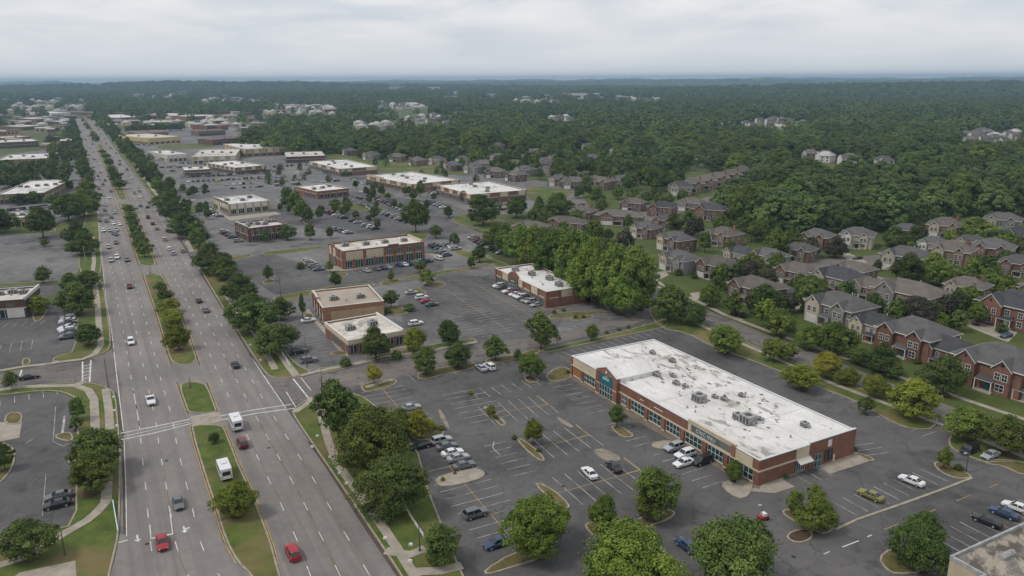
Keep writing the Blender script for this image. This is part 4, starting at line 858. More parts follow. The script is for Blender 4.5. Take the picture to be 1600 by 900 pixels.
RUB = flat('tyre_rubber', (0.02, 0.02, 0.021)); HUB = flat('wheel_hub', (0.35, 0.35, 0.36), 0.4); CGL = flat('car_glass', (0.018, 0.022, 0.027), 0.08, spec=0.7)
LAMPW = flat('headlight_glass', (0.72, 0.72, 0.70), 0.2); LAMPR = flat('taillight_glass', (0.38, 0.015, 0.012), 0.25)
def paint(name, c): return flat(name + '_paint', c, 0.28, spec=0.6)
PAINT = {'white': paint('white', (0.72, 0.73, 0.74)), 'silver': paint('silver', (0.36, 0.38, 0.40)), 'grey': paint('grey', (0.13, 0.135, 0.145)), 'black': paint('black', (0.018, 0.019, 0.022)),
         'red': paint('red', (0.33, 0.012, 0.02)), 'blue': paint('blue', (0.03, 0.06, 0.13)), 'olive': paint('olive', (0.20, 0.19, 0.045)), 'maroon': paint('maroon', (0.12, 0.015, 0.018)), 'tan': paint('tan', (0.32, 0.27, 0.20)), 'green': paint('green', (0.03, 0.09, 0.08))}

# ------------------------------------------------------------------ cars
def car_proto(kind):
    S = {'sedan': dict(L=4.75, W=1.82, belt=.93, top=1.44, st=[(2.36, .70, .34, .66), (2.20, .84, .24, .76), (1.55, .90, .20, .86), (.95, .91, .20, .95), (0, .91, .19, .97), (-1.0, .91, .20, .98), (-1.6, .90, .21, 1.02), (-2.15, .84, .26, .99), (-2.36, .74, .36, .80)], gh=(1.05, .30, -1.0, -1.72), rw=.62),
         'suv': dict(L=4.7, W=1.9, belt=1.06, top=1.72, st=[(2.34, .74, .40, .78), (2.18, .87, .30, .92), (1.5, .93, .24, 1.03), (1.0, .94, .24, 1.08), (0, .94, .24, 1.09), (-1.2, .94, .24, 1.10), (-2.1, .92, .26, 1.10), (-2.36, .84, .36, .98)], gh=(1.0, .42, -1.85, -2.25), rw=.70),
         'pickup': dict(L=5.6, W=1.95, belt=1.10, top=1.78, st=[(2.8, .80, .42, .86), (2.62, .93, .32, 1.02), (1.8, .97, .28, 1.12), (1.3, .97, .28, 1.14), (0, .97, .28, 1.14), (-.6, .97, .28, 1.14), (-.8, .97, .28, 1.10), (-2.7, .95, .34, 1.10), (-2.8, .92, .40, 1.06)], gh=(1.15, .6, -.45, -.72), rw=.74)}[kind]
    st = S['st']; b = MB(); secs = []
    for x, w_, z0, z1 in st:
        h = z1 - z0; half = [(0, z0), (w_ * .86, z0), (w_, z0 + h * .28), (w_ * 1.0, z0 + h * .62), (w_ * .965, z1 - .05), (w_ * .88, z1), (0, z1 + .035)]
        ring = half + [(-y, z) for y, z in half[-2:0:-1]]; secs.append([(x, y, z) for y, z in ring])
    n = len(secs[0])
    for i in range(len(secs) - 1):
        for k in range(n):
            j = (k + 1) % n; b.face([secs[i][k], secs[i + 1][k], secs[i + 1][j], secs[i][j]])
    b.face(secs[0]); b.face(secs[-1][::-1])
    xf, xr, yr, xb = S['gh']; bl = S['belt']; tp = S['top']; bw = S['W'] / 2 * .95; rw = S['rw']; mid = (xr + yr) / 2
    roofpts = [(xr, rw * .97, tp - .035), (mid, rw, tp), (yr, rw * .97, tp - .03)]
    base = [(xf, bw * .93, bl), (mid, bw, bl), (xb, bw * .92, bl + .04)]
    A = lambda p, s: (p[0], p[1] * s, p[2])
    rc = tp + .03
    for a, c in ((0, 1), (1, 2)):
        ca = (roofpts[a][0], 0, roofpts[a][2] + .03); cc = (roofpts[c][0], 0, roofpts[c][2] + .03)
        b.face([A(roofpts[a], 1), ca, cc, A(roofpts[c], 1)][::-1]); b.face([ca, A(roofpts[a], -1), A(roofpts[c], -1), cc][::-1])
    for s in (1, -1):
        b.face([A(base[0], s), A(base[1], s), A(roofpts[1], s), A(roofpts[0], s)][::(-1 if s > 0 else 1)]); b.face([A(base[1], s), A(base[2], s), A(roofpts[2], s), A(roofpts[1], s)][::(-1 if s > 0 else 1)])
    b.face([A(base[0], 1), A(roofpts[0], 1), A(roofpts[0], -1), A(base[0], -1)]); b.face([A(base[2], -1), A(roofpts[2], -1), A(roofpts[2], 1), A(base[2], 1)])
    if kind == 'pickup': b.box(-2.62, -.86, -.74, .74, 1.125, 1.15, 1)
    # sills, grille, bumpers
    b.box(2.30 * S['L'] / 4.75, S['L'] / 2 + .02, -.55, .55, .42, .62, 1); b.box(-1.0, 1.0, -S['W'] / 2 - .01, S['W'] / 2 + .01, .2, .28, 1)
    for s in (1, -1): b.box(xf - .25, xf - .05, s * (bw + .02) - .08, s * (bw + .02) + .08, bl - .02, bl + .13, 0, True)
    root = empty(kind if kind != 'suv' else 'sport_utility_car')
    body = b.obj('body', [PAINT['white'], RUB], root)
    def L3(p, q, t): return tuple(p[i] + (q[i] - p[i]) * t for i in range(3))
    def pane(name, q, off, ins=0.10):
        q = [Vector(v) for v in q]; c = sum(q, Vector()) / 4; nrm = (q[1] - q[0]).cross(q[2] - q[0]).normalized()
        if nrm.dot(c - Vector((0, 0, 1.0))) < 0: nrm = -nrm
        q2 = [v.lerp(c, ins) + nrm * off for v in q]; m = MB()
        if (q2[1] - q2[0]).cross(q2[2] - q2[0]).dot(nrm) < 0: q2.reverse()
        m.face(q2); m.obj(name, CGL, root)
    pane('windscreen', [A(base[0], 1), A(roofpts[0], 1), A(roofpts[0], -1), A(base[0], -1)], .012, .07)
    pane('rear_window', [A(base[2], 1), A(roofpts[2], 1), A(roofpts[2], -1), A(base[2], -1)], .012, .10)
    for s in (1, -1):
        pane('side_window', [A(base[0], s), A(base[1], s), A(roofpts[1], s), A(roofpts[0], s)], .012, .12)
        pane('side_window', [A(base[1], s), A(base[2], s), A(roofpts[2], s), A(roofpts[1], s)], .012, .12)
    xw = 1.42 if kind != 'pickup' else 1.8; rr = .33 if kind == 'sedan' else .38
    for x in (xw, -xw if kind != 'pickup' else -1.7):
        for s in (1, -1):
            m = MB(); y1 = s * (S['W'] / 2 + .015); y0 = s * (S['W'] / 2 - .22); m.tube((x, y0, rr), (x, y1, rr), rr, rr, 16, 0); m.tube((x, y1, rr), (x, y1 + s * .012, rr), rr * .6, rr * .55, 12, 1)
            m.obj('wheel', [RUB, HUB], root)
    xl = st[0][0] - .10; xt = st[-1][0] + .04
    for s in (1, -1):
        m = MB(); m.box(xl - .02, xl + .09, s * .60 - .14, s * .60 + .14, st[0][3] - .12, st[0][3] + .03, 0, True); m.obj('headlight', LAMPW, root)
        m = MB(); z = st[-1][3]; m.box(xt - .09, xt + .03, s * .62 - .15, s * .62 + .15, z - .08, z + .06, 0, True); m.obj('taillight', LAMPR, root)
    return root
def van_proto():     # boxy shuttle van / minibus
    root = empty('shuttle_van'); b = MB()
    pts = [(-3.2, .45), (3.0, .45), (3.15, .9), (2.85, 1.35), (2.1, 2.45), (1.8, 2.75), (-3.15, 2.75), (-3.2, 2.6)]
    hw_ = 1.05
    b.face([(x, -hw_, z) for x, z in pts]); b.face([(x, hw_, z) for x, z in pts][::-1])
    for i in range(len(pts)):
        a, c = pts[i], pts[(i + 1) % len(pts)]; b.face([(a[0], -hw_, a[1]), (a[0], hw_, a[1]), (c[0], hw_, c[1]), (c[0], -hw_, c[1])])
    b.box(-.9, .9, -.5, .5, 2.76, 3.0, 0); b.box(-3.28, -3.0, -1.0, 1.0, .4, .62, 1)
    b.obj('body', [PAINT['white'], RUB], root)
    m = MB(); m.face([(2.87, -.9, 1.38), (2.87, .9, 1.38), (2.14, .85, 2.42), (2.14, -.85, 2.42)]); m.obj('windscreen', CGL, root)
    m = MB(); m.box(-3.22, -3.15, -.75, .75, 1.35, 2.2, 0, True); m.obj('rear_window', CGL, root)
    for s in (1, -1):
        for x0, x1 in ((.9, 1.9), (-.3, .75), (-1.5, -.45), (-2.7, -1.65)):
            m = MB(); m.box(x0, x1, s * 1.05 - .012, s * 1.05 + .012, 1.45, 2.15, 0, True); m.obj('side_window', CGL, root)
        m = MB(); m.box(-3.225, -3.1, s * .88 - .08, s * .88 + .08, .9, 1.25, 0, True); m.obj('taillight', LAMPR, root)
        m = MB(); m.box(3.05, 3.17, s * .8 - .14, s * .8 + .14, .75, .95, 0, True); m.obj('headlight', LAMPW, root)
        for x in (2.0, -2.0):
            m = MB(); m.tube((x, s * .85, .4), (x, s * 1.07, .4), .4, .4, 16, 0); m.tube((x, s * 1.07, .4), (x, s * 1.085, .4), .22, .2, 10, 1); m.obj('wheel', [RUB, HUB], root)
    return root
PROTO = {k: car_proto(k) for k in ('sedan', 'suv', 'pickup')}; PROTO['van'] = van_proto()
def bare_car(kind):      # cars a few pixels long: body and glass as one mesh
    src = PROTO[kind]; mb = MB()
    for ch in src.children:
        me = ch.data; mats = [m.name for m in me.materials]
        if ch.name.startswith(('head', 'tail')): continue
        i = len(mb.v); mb.v += [tuple(v.co) for v in me.vertices]
        for p in me.polygons:
            mn = mats[p.material_index]; mb.f.append(tuple(i + k for k in p.vertices)); mb.m.append(0 if 'paint' in mn else (1 if 'glass' in mn else 2))
    return mb.mesh('small_' + kind, [PAINT['white'], CGL, RUB])
BARE = {k: bare_car(k) for k in PROTO}
USED = set()
VNAME = {'sedan': 'sedan', 'suv': 'sport_utility_car', 'pickup': 'pickup_truck', 'van': 'shuttle_van'}
VCAT = {'sedan': 'car', 'suv': 'car', 'pickup': 'pickup truck', 'van': 'van'}
NCARS = [0]
def car(x, y, head, kind, color, label, group=None, z=0.03, full=True, pos=None):
    """head: 'in'/'out' = away / towards the camera along the highway; 'r'/'l' = across; or an angle"""
    p = P(x, y) if pos is None else pos
    ang = {'in': UANG, 'out': UANG + math.pi, 'r': UANG - math.pi / 2, 'l': UANG + math.pi / 2}.get(head, head) if isinstance(head, str) else head
    if full:
        if kind not in USED: o = PROTO[kind]; USED.add(kind)
        else: o = dup(PROTO[kind])
        body = [c for c in o.children if c.name.startswith('body')][0]; body.material_slots[0].link = 'OBJECT'; body.material_slots[0].material = PAINT[color]
    else:
        o = link(bpy.data.objects.new('x', BARE[kind])); o.material_slots[0].link = 'OBJECT'; o.material_slots[0].material = PAINT[color]
    o.name = VNAME[kind] if kind != 'suv' else 'sport_utility_car'
    o.location = (p.x, p.y, z); o.rotation_euler = (0, 0, ang)
    for k in ('group',):
        if k in o: del o[k]
    tag(o, label, VCAT[kind], group); NCARS[0] += 1; return o
NEARCARS = [
 (254, 852, 'out', 'sedan', 'red', 'red car driving towards the viewer just past the stop line'),
 (279, 790, 'out', 'sedan', 'grey', 'dark grey car in the lane beside the turn arrow'),
 (458, 868, 'in', 'suv', 'red', 'red car driving away at the bottom of the right carriageway'),
 (236, 629, 'out', 'pickup', 'white', 'white pickup above the long crosswalk in the left carriageway'),
 (205, 537, 'out', 'suv', 'white', 'white car in the left carriageway beside the left side street corner'),
 (369, 667, 'in', 'van', 'white', 'white boxy van waiting just below the crosswalk in the right carriageway'),
 (379, 696, 'in', 'suv', 'maroon', 'dark maroon car directly behind the waiting white van'),
 (351, 742, 'in', 'van', 'white', 'white van parked on the worn grass of the median'),
 (368, 573, 'in', 'sedan', 'black', 'black car in the right carriageway level with the median gap'),
 (311, 472, 'in', 'sedan', 'black', 'black car in the right carriageway above the silver one'),
 (322, 487, 'in', 'sedan', 'grey', 'grey car just behind the black one in the right carriageway'),
 (203, 450, 'out', 'suv', 'maroon', 'reddish car in the left carriageway below the median gap'),
 (92, 779, 'l', 'sedan', 'grey', 'upper one of the two dark cars parked in the left lot'),
 (90, 792, 'l', 'sedan', 'black', 'lower one of the two dark cars parked in the left lot'),
 (642, 640, 'r', 'sedan', 'silver', 'silver car parked beside the yellow tree'),
 (657, 700, 'l', 'sedan', 'black', 'black car facing the silver row in the near left stalls'),
 (690, 692, 'r', 'suv', 'silver', 'topmost silver car of the near parked row'), (698, 701, 'r', 'sedan', 'grey', 'second car from the top of the near parked row'),
 (707, 711, 'r', 'sedan', 'white', 'pale car third from the top of the near parked row'), (716, 719, 'r', 'sedan', 'silver', 'fourth car from the top of the near parked row'),
 (725, 731, 'r', 'sedan', 'grey', 'lowest car of the near parked row beside the concrete island'),
 (743, 807, 'r', 'suv', 'grey', 'grey car alone in the lower near stalls'), (776, 853, 'l', 'sedan', 'blue', 'dark blue car half hidden by the large bright tree'),
 (921, 743, UANG - .15, 'sedan', 'white', 'white sedan alone in the middle of the near lot'), (959, 733, UANG - .15, 'sedan', 'black', 'black car beside the white sedan in the near lot'),
 (1053, 703, 'l', 'suv', 'silver', 'silver car topmost of the row before the long building'), (1070, 714, 'l', 'suv', 'white', 'white car second in the row before the long building'),
 (1068, 727, 'l', 'sedan', 'white', 'white car lowest in the row before the long building'), (1097, 724, 'l', 'suv', 'black', 'black car tucked beside the pale ones before the long building'),
 (1073, 857, 'in', 'sedan', 'blue', 'dark car left of the huge dark tree'), (1360, 778, UANG + .12, 'sedan', 'olive', 'olive green sedan parked in the end stalls'), (1424, 755, UANG + .12, 'sedan', 'white', 'white sedan parked in the end stalls'),
 (1541, 818, UANG + .12, 'sedan', 'black', 'leftmost black sedan in the stalls beside the gravel roof'), (1568, 806, UANG + .12, 'sedan', 'blue', 'dark blue sedan second in the stalls beside the gravel roof'), (1588, 797, UANG + .12, 'sedan', 'white', 'white sedan at the frame edge beside the gravel roof'),
 (1514, 707, 'l', 'suv', 'black', 'black car in the short bay under the verge trees'), (1547, 715, 'l', 'sedan', 'silver', 'silver car right of the black one in the short bay'),
 (752, 578, UANG, 'sedan', 'silver', 'silver car in the cross street stalls'), (765, 576, UANG, 'suv', 'white', 'white and black car right of the silver one in the cross street stalls'),
 (468, 552, 'r', 'suv', 'black', 'black car under the corner tree at the side lot'), (483, 566, 'r', 'suv', 'grey', 'dark car beside the lawn pole in the side lot'), (482, 503, 'r', 'sedan', 'white', 'white sedan in the striped side stalls'),
 (650, 508, 'r', 'suv', 'white', 'white car at the rear of the flat-roofed building'), (643, 459, 'r', 'sedan', 'silver', 'grey-silver car at the grass tip of the old lot'), (659, 467, 'r', 'suv', 'white', 'white car second in the short colourful row'),
 (667, 473, 'r', 'sedan', 'red', 'red car third in the short colourful row'), (675, 478, 'r', 'sedan', 'green', 'pale green car last in the short colourful row'),
 (110, 392, 'r', 'sedan', 'black', 'dark car at the right edge of the empty left lot'), (1572, 527, 'l', 'sedan', 'blue', 'dark blue car on the driveway of the rightmost house'), (1515, 433, 'r', 'sedan', 'grey', 'grey car on the inner driveway'),
 (46, 592, 'r', 'sedan', 'black', 'dark car on the left side street'),
]
for c in NEARCARS: car(*c)
crng = random.Random(21)
CW = ['white', 'silver', 'grey', 'black', 'white', 'silver', 'black', 'blue', 'maroon', 'tan', 'grey', 'silver', 'silver', 'white', 'black', 'grey']
def car_row(p0, p1, n, head, where, fill_=0.85, full=False, jit=.25, kinds=('sedan', 'suv', 'sedan', 'pickup')):
    a, b = P(*p0), P(*p1); k = 0
    for i in range(n):
        if crng.random() > fill_: continue
        q = a.lerp(b, (i + .5) / n) + Vector((crng.uniform(-jit, jit), crng.uniform(-jit, jit), 0)); c = crng.choice(CW); kd = crng.choice(kinds)
        car(0, 0, head, kd, c, '%s %s, %s of the row %s' % (c, 'pickup' if kd == 'pickup' else 'car', ordn(k), where), 'cars ' + where, full=full, pos=q); k += 1
d2 = lambda p0, p1: math.atan2((P(*p1) - P(*p0)).y, (P(*p1) - P(*p0)).x) + math.pi / 2
car_row((106, 496), (105, 531), 11, 'l', 'below the spreading tree in the left lot', 1.0)
car_row((560, 427), (690, 405), 16, d2((560, 427), (690, 405)), 'along the two-storey brick front', .75)
car_row((778, 448), (840, 480), 14, 'l', 'before the small plaza', .8)
car_row((478, 408), (500, 424), 6, 'r', 'left of the two-storey building', 1.0)
car_row((675, 383), (700, 402), 6, 'r', 'at the right end of the two-storey building', .9)
car_row((700, 383), (722, 396), 6, 'r', 'on the drive bend', .9)
car_row((735, 372), (785, 398), 10, 'l', 'under the belt along the drive', .9)
car_row((520, 358), (548, 366), 7, 'r', 'with the maroon cars in the upper lot', .9)
car_row((505, 330), (590, 360), 13, 'r', 'diagonal in the dark upper lot', .8)
car_row((540, 312), (640, 350), 16, 'r', 'second diagonal in the dark upper lot', .75)
car_row((575, 305), (632, 330), 12, 'l', 'third diagonal in the dark upper lot', .75)
car_row((670, 316), (700, 328), 6, 'l', 'beside the broad lone tree', .8)
car_row((612, 290), (688, 305), 12, 'l', 'before the long strip building', .6)
car_row((315, 325), (345, 340), 8, 'r', 'left of the white retail building', .9)
car_row((347, 362), (375, 380), 6, 'r', 'left of the dark brick restaurant', .9)
car_row((740, 315), (800, 332), 8, 'l', 'before the brick strip building', .6)
car_row((350, 290), (470, 282), 22, 'in', 'across the grey upper lot, first', .7); 
car_row((290, 285), (460, 276), 22, 'out', 'across the grey upper lot, second', .7)
car_row((280, 278), (440, 270), 20, 'in', 'across the grey upper lot, third', .7)
car_row((270, 297), (330, 294), 9, 'in', 'beside the highway trees in the upper lot', .7)
# traffic
def traffic(E1, E2, ys, where, head):
    for i, (y, k) in enumerate(ys):
        x = ex(E1, y) * (1 - k) + ex(E2, y) * k; c = crng.choice(CW); kd = crng.choice(('sedan', 'suv', 'suv', 'pickup'))
        car(x, y, head, kd, c, '%s %s, %s up %s' % (c, 'pickup' if kd == 'pickup' else 'car', ordn(i), where), 'moving traffic ' + where, full=y > 330)
traffic(LL, LR, [(409, .27), (408, .72), (404, .45), (388, .25), (381, .5), (352, .77), (351, .55), (347, .3), (346, .05), (341, .52), (334, .7), (330, .3), (322, .4), (362, .15), (362, .38), (361, .6), (366, .48), (368, .55), (310, .6), (306, .3), (300, .8), (296, .2), (289, .5), (283, .7), (276, .35), (270, .6), (262, .25), (257, .7), (250, .45), (243, .2), (238, .6), (232, .4), (226, .7), (219, .3), (212, .6), (205, .4), (198, .6)], 'the left carriageway above the median gap', 'out')
traffic(RL, RR, [(398, .55), (391, .5), (394, .85), (376, .52), (362, .75), (359, .45), (351, .4), (341, .35), (325, .55), (323, .3), (309, .5), (300, .6), (303, .35), (293, .7), (286, .4), (280, .6), (272, .3), (266, .7), (258, .45), (252, .6), (245, .3), (240, .7), (232, .5), (225, .35), (217, .6), (210, .4), (203, .6), (196, .4)], 'the right carriageway above the entrance', 'in')
far_cars = MB()
def far_car_mass():
    for p0, p1, n in (((250, 262), (300, 262), 16), ((420, 262), (480, 258), 18), ((300, 300), (330, 300), 9), ((560, 285), (600, 296), 12), ((345, 275), (430, 268), 20), ((230, 240), (260, 242), 10), ((10, 272), (70, 268), 14), ((10, 330), (90, 322), 16), ((20, 342), (100, 338), 14), ((190, 225), (240, 228), 12), ((262, 268), (345, 264), 22), ((300, 275), (440, 266), 34), ((330, 283), (480, 274), 34), ((350, 296), (470, 288), 26), ((470, 272), (560, 268), 20), ((500, 285), (570, 280), 14), ((280, 256), (360, 253), 20), ((440, 252), (480, 250), 10), ((245, 250), (262, 252), 6), ((560, 320), (640, 345), 18), ((528, 300), (566, 312), 8), ((60, 290), (105, 286), 9), ((10, 355), (100, 348), 18), ((370, 215), (440, 212), 14)):
        a, b = P(*p0), P(*p1)
        for i in range(n):
            if crng.random() < .3: continue
            q = a.lerp(b, (i + .5) / n); c, s = math.cos(UANG), math.sin(UANG); m = crng.choice((0, 1, 2, 3))
            for (x0, x1, y0, y1, z0, z1, mm) in ((-2.3, 2.3, -.9, .9, .25, .95, m), (-1.5, .9, -.78, .78, .95, 1.42, 4)):
                pts = [(q.x + x * c - y * s, q.y + x * s + y * c) for x, y in ((x0, y0), (x1, y0), (x1, y1), (x0, y1))]; far_cars.prism(pts, z0, z1, mm)
far_car_mass()
o = far_cars.obj('distant_parked_cars', [PAINT['white'], PAINT['silver'], PAINT['grey'], PAINT['black'], CGL]); o['kind'] = 'stuff'; o['label'] = 'rows of distant parked cars in the far lots'
# ------------------------------------------------------------------ commercial buildings
class Bld:
    def __init__(s, name, label, A, B, C, h, wallm, roofm=None, capm=None, par=0.55, cat='building', group=None):
        a, b, c = P(*A, h), P(*B, h), P(*C, h); X = (b - a); X.z = 0; s.L = X.length; X.normalize(); Y = Vector((-X.y, X.x, 0))
        s.D = max(4.0, (c - b).dot(Y)); s.h = h; s.par = par; s.root = empty(name, (a.x, a.y, 0), math.atan2(X.y, X.x)); tag(s.root, label, cat, group)
        L, D = s.L, s.D; roofm = roofm or R_WHITE; capm = capm or TRIM; t = .3
        w = MB(); w.box(0, L, 0, D, 0, h); w.v = w.v; w.f = w.f[1:]; w.m = w.m[1:]
        for q in ([(t, t), (L - t, t)], [(L - t, t), (L - t, D - t)], [(L - t, D - t), (t, D - t)], [(t, D - t), (t, t)]):
            (x0, y0), (x1, y1) = q; w.face([(x1, y1, h - par), (x0, y0, h - par), (x0, y0, h), (x1, y1, h)], 0)
        w.obj('wall', wallm, s.root)
        r = MB(); r.face([(t, t, h - par), (L - t, t, h - par), (L - t, D - t, h - par), (t, D - t, h - par)]); r.obj('roof', roofm, s.root)
        c = MB()
        for x0, x1, y0, y1 in ((-.06, L + .06, -.06, t + .04), (-.06, L + .06, D - t - .04, D + .06), (-.06, t + .04, t + .04, D - t - .04), (L - t - .04, L + .06, t + .04, D - t - .04)): c.box(x0, x1, y0, y1, h - .04, h + .08, 0, True)
        c.obj('parapet_cap', capm, s.root)
    def part(s, name, mb, m, parent=None): return mb.obj(name, m, parent or s.root)
    def fb(s, mb, face, u0, u1, z0, z1, o0, o1, m=0):
        if face == 'front': mb.box(u0, u1, -o1, -o0, z0, z1, m, True)
        elif face == 'right': mb.box(s.L + o0, s.L + o1, u0, u1, z0, z1, m, True)
        elif face == 'left': mb.box(-o1, -o0, s.D - u1, s.D - u0, z0, z1, m, True)
        else: mb.box(s.L - u1, s.L - u0, s.D + o0, s.D + o1, z0, z1, m, True)
    def panel(s, name, face, u0, u1, z0, z1, m, o=.08, o0=0):
        mb = MB(); s.fb(mb, face, u0, u1, z0, z1, o0, o); return s.part(name, mb, m)
    def window(s, face, u0, u1, z0, z1, nx=3, nz=2, glass=None, frame=None, o=.05, name='window'):
        mb = MB(); s.fb(mb, face, u0, u1, z0, z1, 0.003, o); g = s.part(name, mb, glass or GLASST)
        mb = MB(); t = .09
        for i in range(nx + 1):
            u = u0 + (u1 - u0) * i / nx; s.fb(mb, face, max(u0, u - t / 2), min(u1, u + t / 2), z0, z1, o + .002, o + .07)
        for z in [z0 + (z1 - z0) * j / nz for j in range(nz + 1)]: s.fb(mb, face, u0, u1, max(z0, z - t / 2), min(z1, z + t / 2), o + .004, o + .055)
        s.part('frame', mb, frame or TRIM, g); return g
    def unit(s, u, v, sx=2.2, sy=1.8, sz=1.4):
        z = s.h - s.par - .05; mb = MB(); mb.box(u - sx / 2, u + sx / 2, v - sy / 2, v + sy / 2, z, z + .2, 1); mb.box(u - sx / 2 + .05, u + sx / 2 - .05, v - sy / 2 + .05, v + sy / 2 - .05, z + .2, z + sz, 0)
        for k in range(3):
            x = u - sx * .35 + k * sx * .3; mb.box(x, x + sx * .2, v - sy / 2 + .02, v - sy / 2 + .049, z + .35, z + sz - .2, 1, True)
        mb.tube((u, v, z + sz), (u, v, z + sz + .08), min(sx, sy) * .3, min(sx, sy) * .3, 12, 1)
        mb.box(u + sx / 2 - .05, u + sx / 2 + .5, v - .3, v + .3, z + .3, z + .8, 0)
        return s.part('rooftop_unit', mb, [UNIT, UNITD])
    def vent(s, u, v, r=.25, hh=.6):
        z = s.h - s.par - .05; mb = MB(); mb.tube((u, v, z), (u, v, z + hh), r, r, 8, 0); mb.tube((u, v, z + hh), (u, v, z + hh + .12), r * 1.5, r * 1.2, 8, 0); return s.part('roof_vent', mb, UNIT)
    def text_curve(s, name, txt, face, u, z, size, m, o, width=None):
        cu = bpy.data.curves.new(name, 'FONT'); cu.body = txt; cu.size = size; cu.extrude = .03; cu.align_x = 'CENTER'; cu.align_y = 'CENTER'; cu.materials.append(m); cu.resolution_u = 2
        ob = link(bpy.data.objects.new(name, cu), s.root); ob.rotation_euler = (math.pi / 2, 0, 0 if face == 'front' else math.pi / 2 if face == 'right' else -math.pi / 2)
        ob.location = (u, -o, z) if face == 'front' else (s.L + o, u, z)
        if width: ob.scale.x = width
        return ob
    def text(s, *a, **k):
        ob = s.text_curve(*a, **k); bpy.context.view_layer.update(); me = bpy.data.meshes.new_from_object(ob.evaluated_get(bpy.context.evaluated_depsgraph_get())); n = link(bpy.data.objects.new(a[0], me), s.root)
        n.location = ob.location; n.rotation_euler = ob.rotation_euler; n.scale = ob.scale; bpy.data.objects.remove(ob); return n
    def ux(s, x, y, z):      # facade coordinate of the picture pixel on the front wall at height z
        q = P(x, y, z) - s.root.location; r = s.root.rotation_euler.z; return q.x * math.cos(r) + q.y * math.sin(r), -q.x * math.sin(r) + q.y * math.cos(r)
    def parapet(s, face, u0, u1, dz, m, cap=None, t=.35):
        mb = MB(); s.fb(mb, face, u0, u1, s.h - .5, s.h + dz, -t, .06); s.part('raised_parapet', mb, m)
        mb = MB(); s.fb(mb, face, u0 - .06, u1 + .06, s.h + dz, s.h + dz + .12, -t - .06, .14); s.part('parapet_cap', mb, cap or TRIMT)

# the long white-roofed building in the foreground
b = Bld('strip_mall', 'long white-roofed brick strip mall with a gabled teal-signed entrance', (893, 556), (1187, 720), (1335, 671), 5.4, B_RED, R_WHITE, METAL, .12)
L, D = b.L, b.D
f = lambda x, y, z=5.4: b.ux(x, y, z)[0]
e0, e1 = f(936, 580), f(967, 598); g0, g1 = f(1076, 658), f(1150, 699)
z1 = 3.05
b.panel('stucco_wall_panel', 'front', .9, e0 - .1, z1 + .2, 5.2, S_CREAM, .07)
b.panel('cornice_band', 'front', -.12, e0, z1 - .1, z1 + .2, TRIMT, .16); b.panel('cornice_band', 'front', e1, L + .12, z1 - .1, z1 + .2, TRIMT, .16)
b.panel('cornice_band', 'right', -.12, D * .36, z1 - .1, z1 + .2, TRIMT, .16)
# gabled entrance
mb = MB(); em = (e0 + e1) / 2; W = 6.0; pk = 8.0; eh = 6.4
gp = [(e0, 0), (e1, 0), (e1, eh), (em, pk), (e0, eh)]
mb.face([(x, -.75, z) for x, z in gp]); mb.face([(e0, -.75, 0), (e0, -.75, eh), (e0, .3, eh), (e0, .3, 0)]); mb.face([(e1, .3, 0), (e1, .3, eh), (e1, -.75, eh), (e1, -.75, 0)])
b.part('entrance_gable', mb, B_RED)
mb = MB()
mb.face([(e0 - .15, -.85, eh), (em, -.85, pk + .08), (em, 12, pk + .08), (e0 - .15, 12, eh)][::-1]); mb.face([(em, -.85, pk + .08), (e1 + .15, -.85, eh), (e1 + .15, 12, eh), (em, 12, pk + .08)][::-1]); mb.face([(e0, 12, 5), (e1, 12, 5), (e1, 12, eh), (em, 12, pk), (e0, 12, eh)][::-1])
mb.face([(e0, .3, 5), (e0, .3, eh), (e0, 12, eh), (e0, 12, 5)]); mb.face([(e1, 12, 5), (e1, 12, eh), (e1, .3, eh), (e1, .3, 5)])
b.part('gable_roof', mb, R_WHITE)
mb = MB()
for (xa, za), (xb, zb) in (((e0 - .1, eh), (em, pk + .1)), ((em, pk + .1), (e1 + .1, eh))):
    mb.face([(xa, -.9, za - .12), (xb, -.9, zb - .12), (xb, -.9, zb + .08), (xa, -.9, za + .08)]); mb.face([(xa, -.9, za + .08), (xb, -.9, zb + .08), (xb, -.6, zb + .08), (xa, -.6, za + .08)])
b.part('gable_trim', mb, METAL)
ew = e1 - e0
b.panel('sign_panel', 'front', e0 + ew * .20, e1 - ew * .20, 3.2, 5.9, TEAL, .83, .753)
b.text('sign_letters', 'NWNI', 'front', em - ew * .02, 4.85, 1.0, LETTER, .86, .9); b.text('sign_letters', 'MAMA', 'front', em + .1, 5.55, .32, LETTER, .86)
mb = MB(); mb.tube((em, -.8, 6.45), (em, -.78, 7.1), .28, .02, 4); b.part('roof_emblem', mb, LETTER)
b.window('front', e0 + ew * .18, e1 - ew * .18, .15, 3.1, 5, 2, name='entrance_window', o=.80)
for u in (e0, e1 - ew * .17): b.panel('entrance_pier', 'front', u - .05, u + ew * .18, 0, 6.1, B_RED, .9, .751); b.panel('pier_base', 'front', u - .1, u + ew * .18 + .05, 0, .35, TRIMT, 1.0, .901); b.panel('pier_band', 'front', u - .08, u + ew * .18 + .03, z1 - .05, z1 + .15, TRIMT, .96, .901)
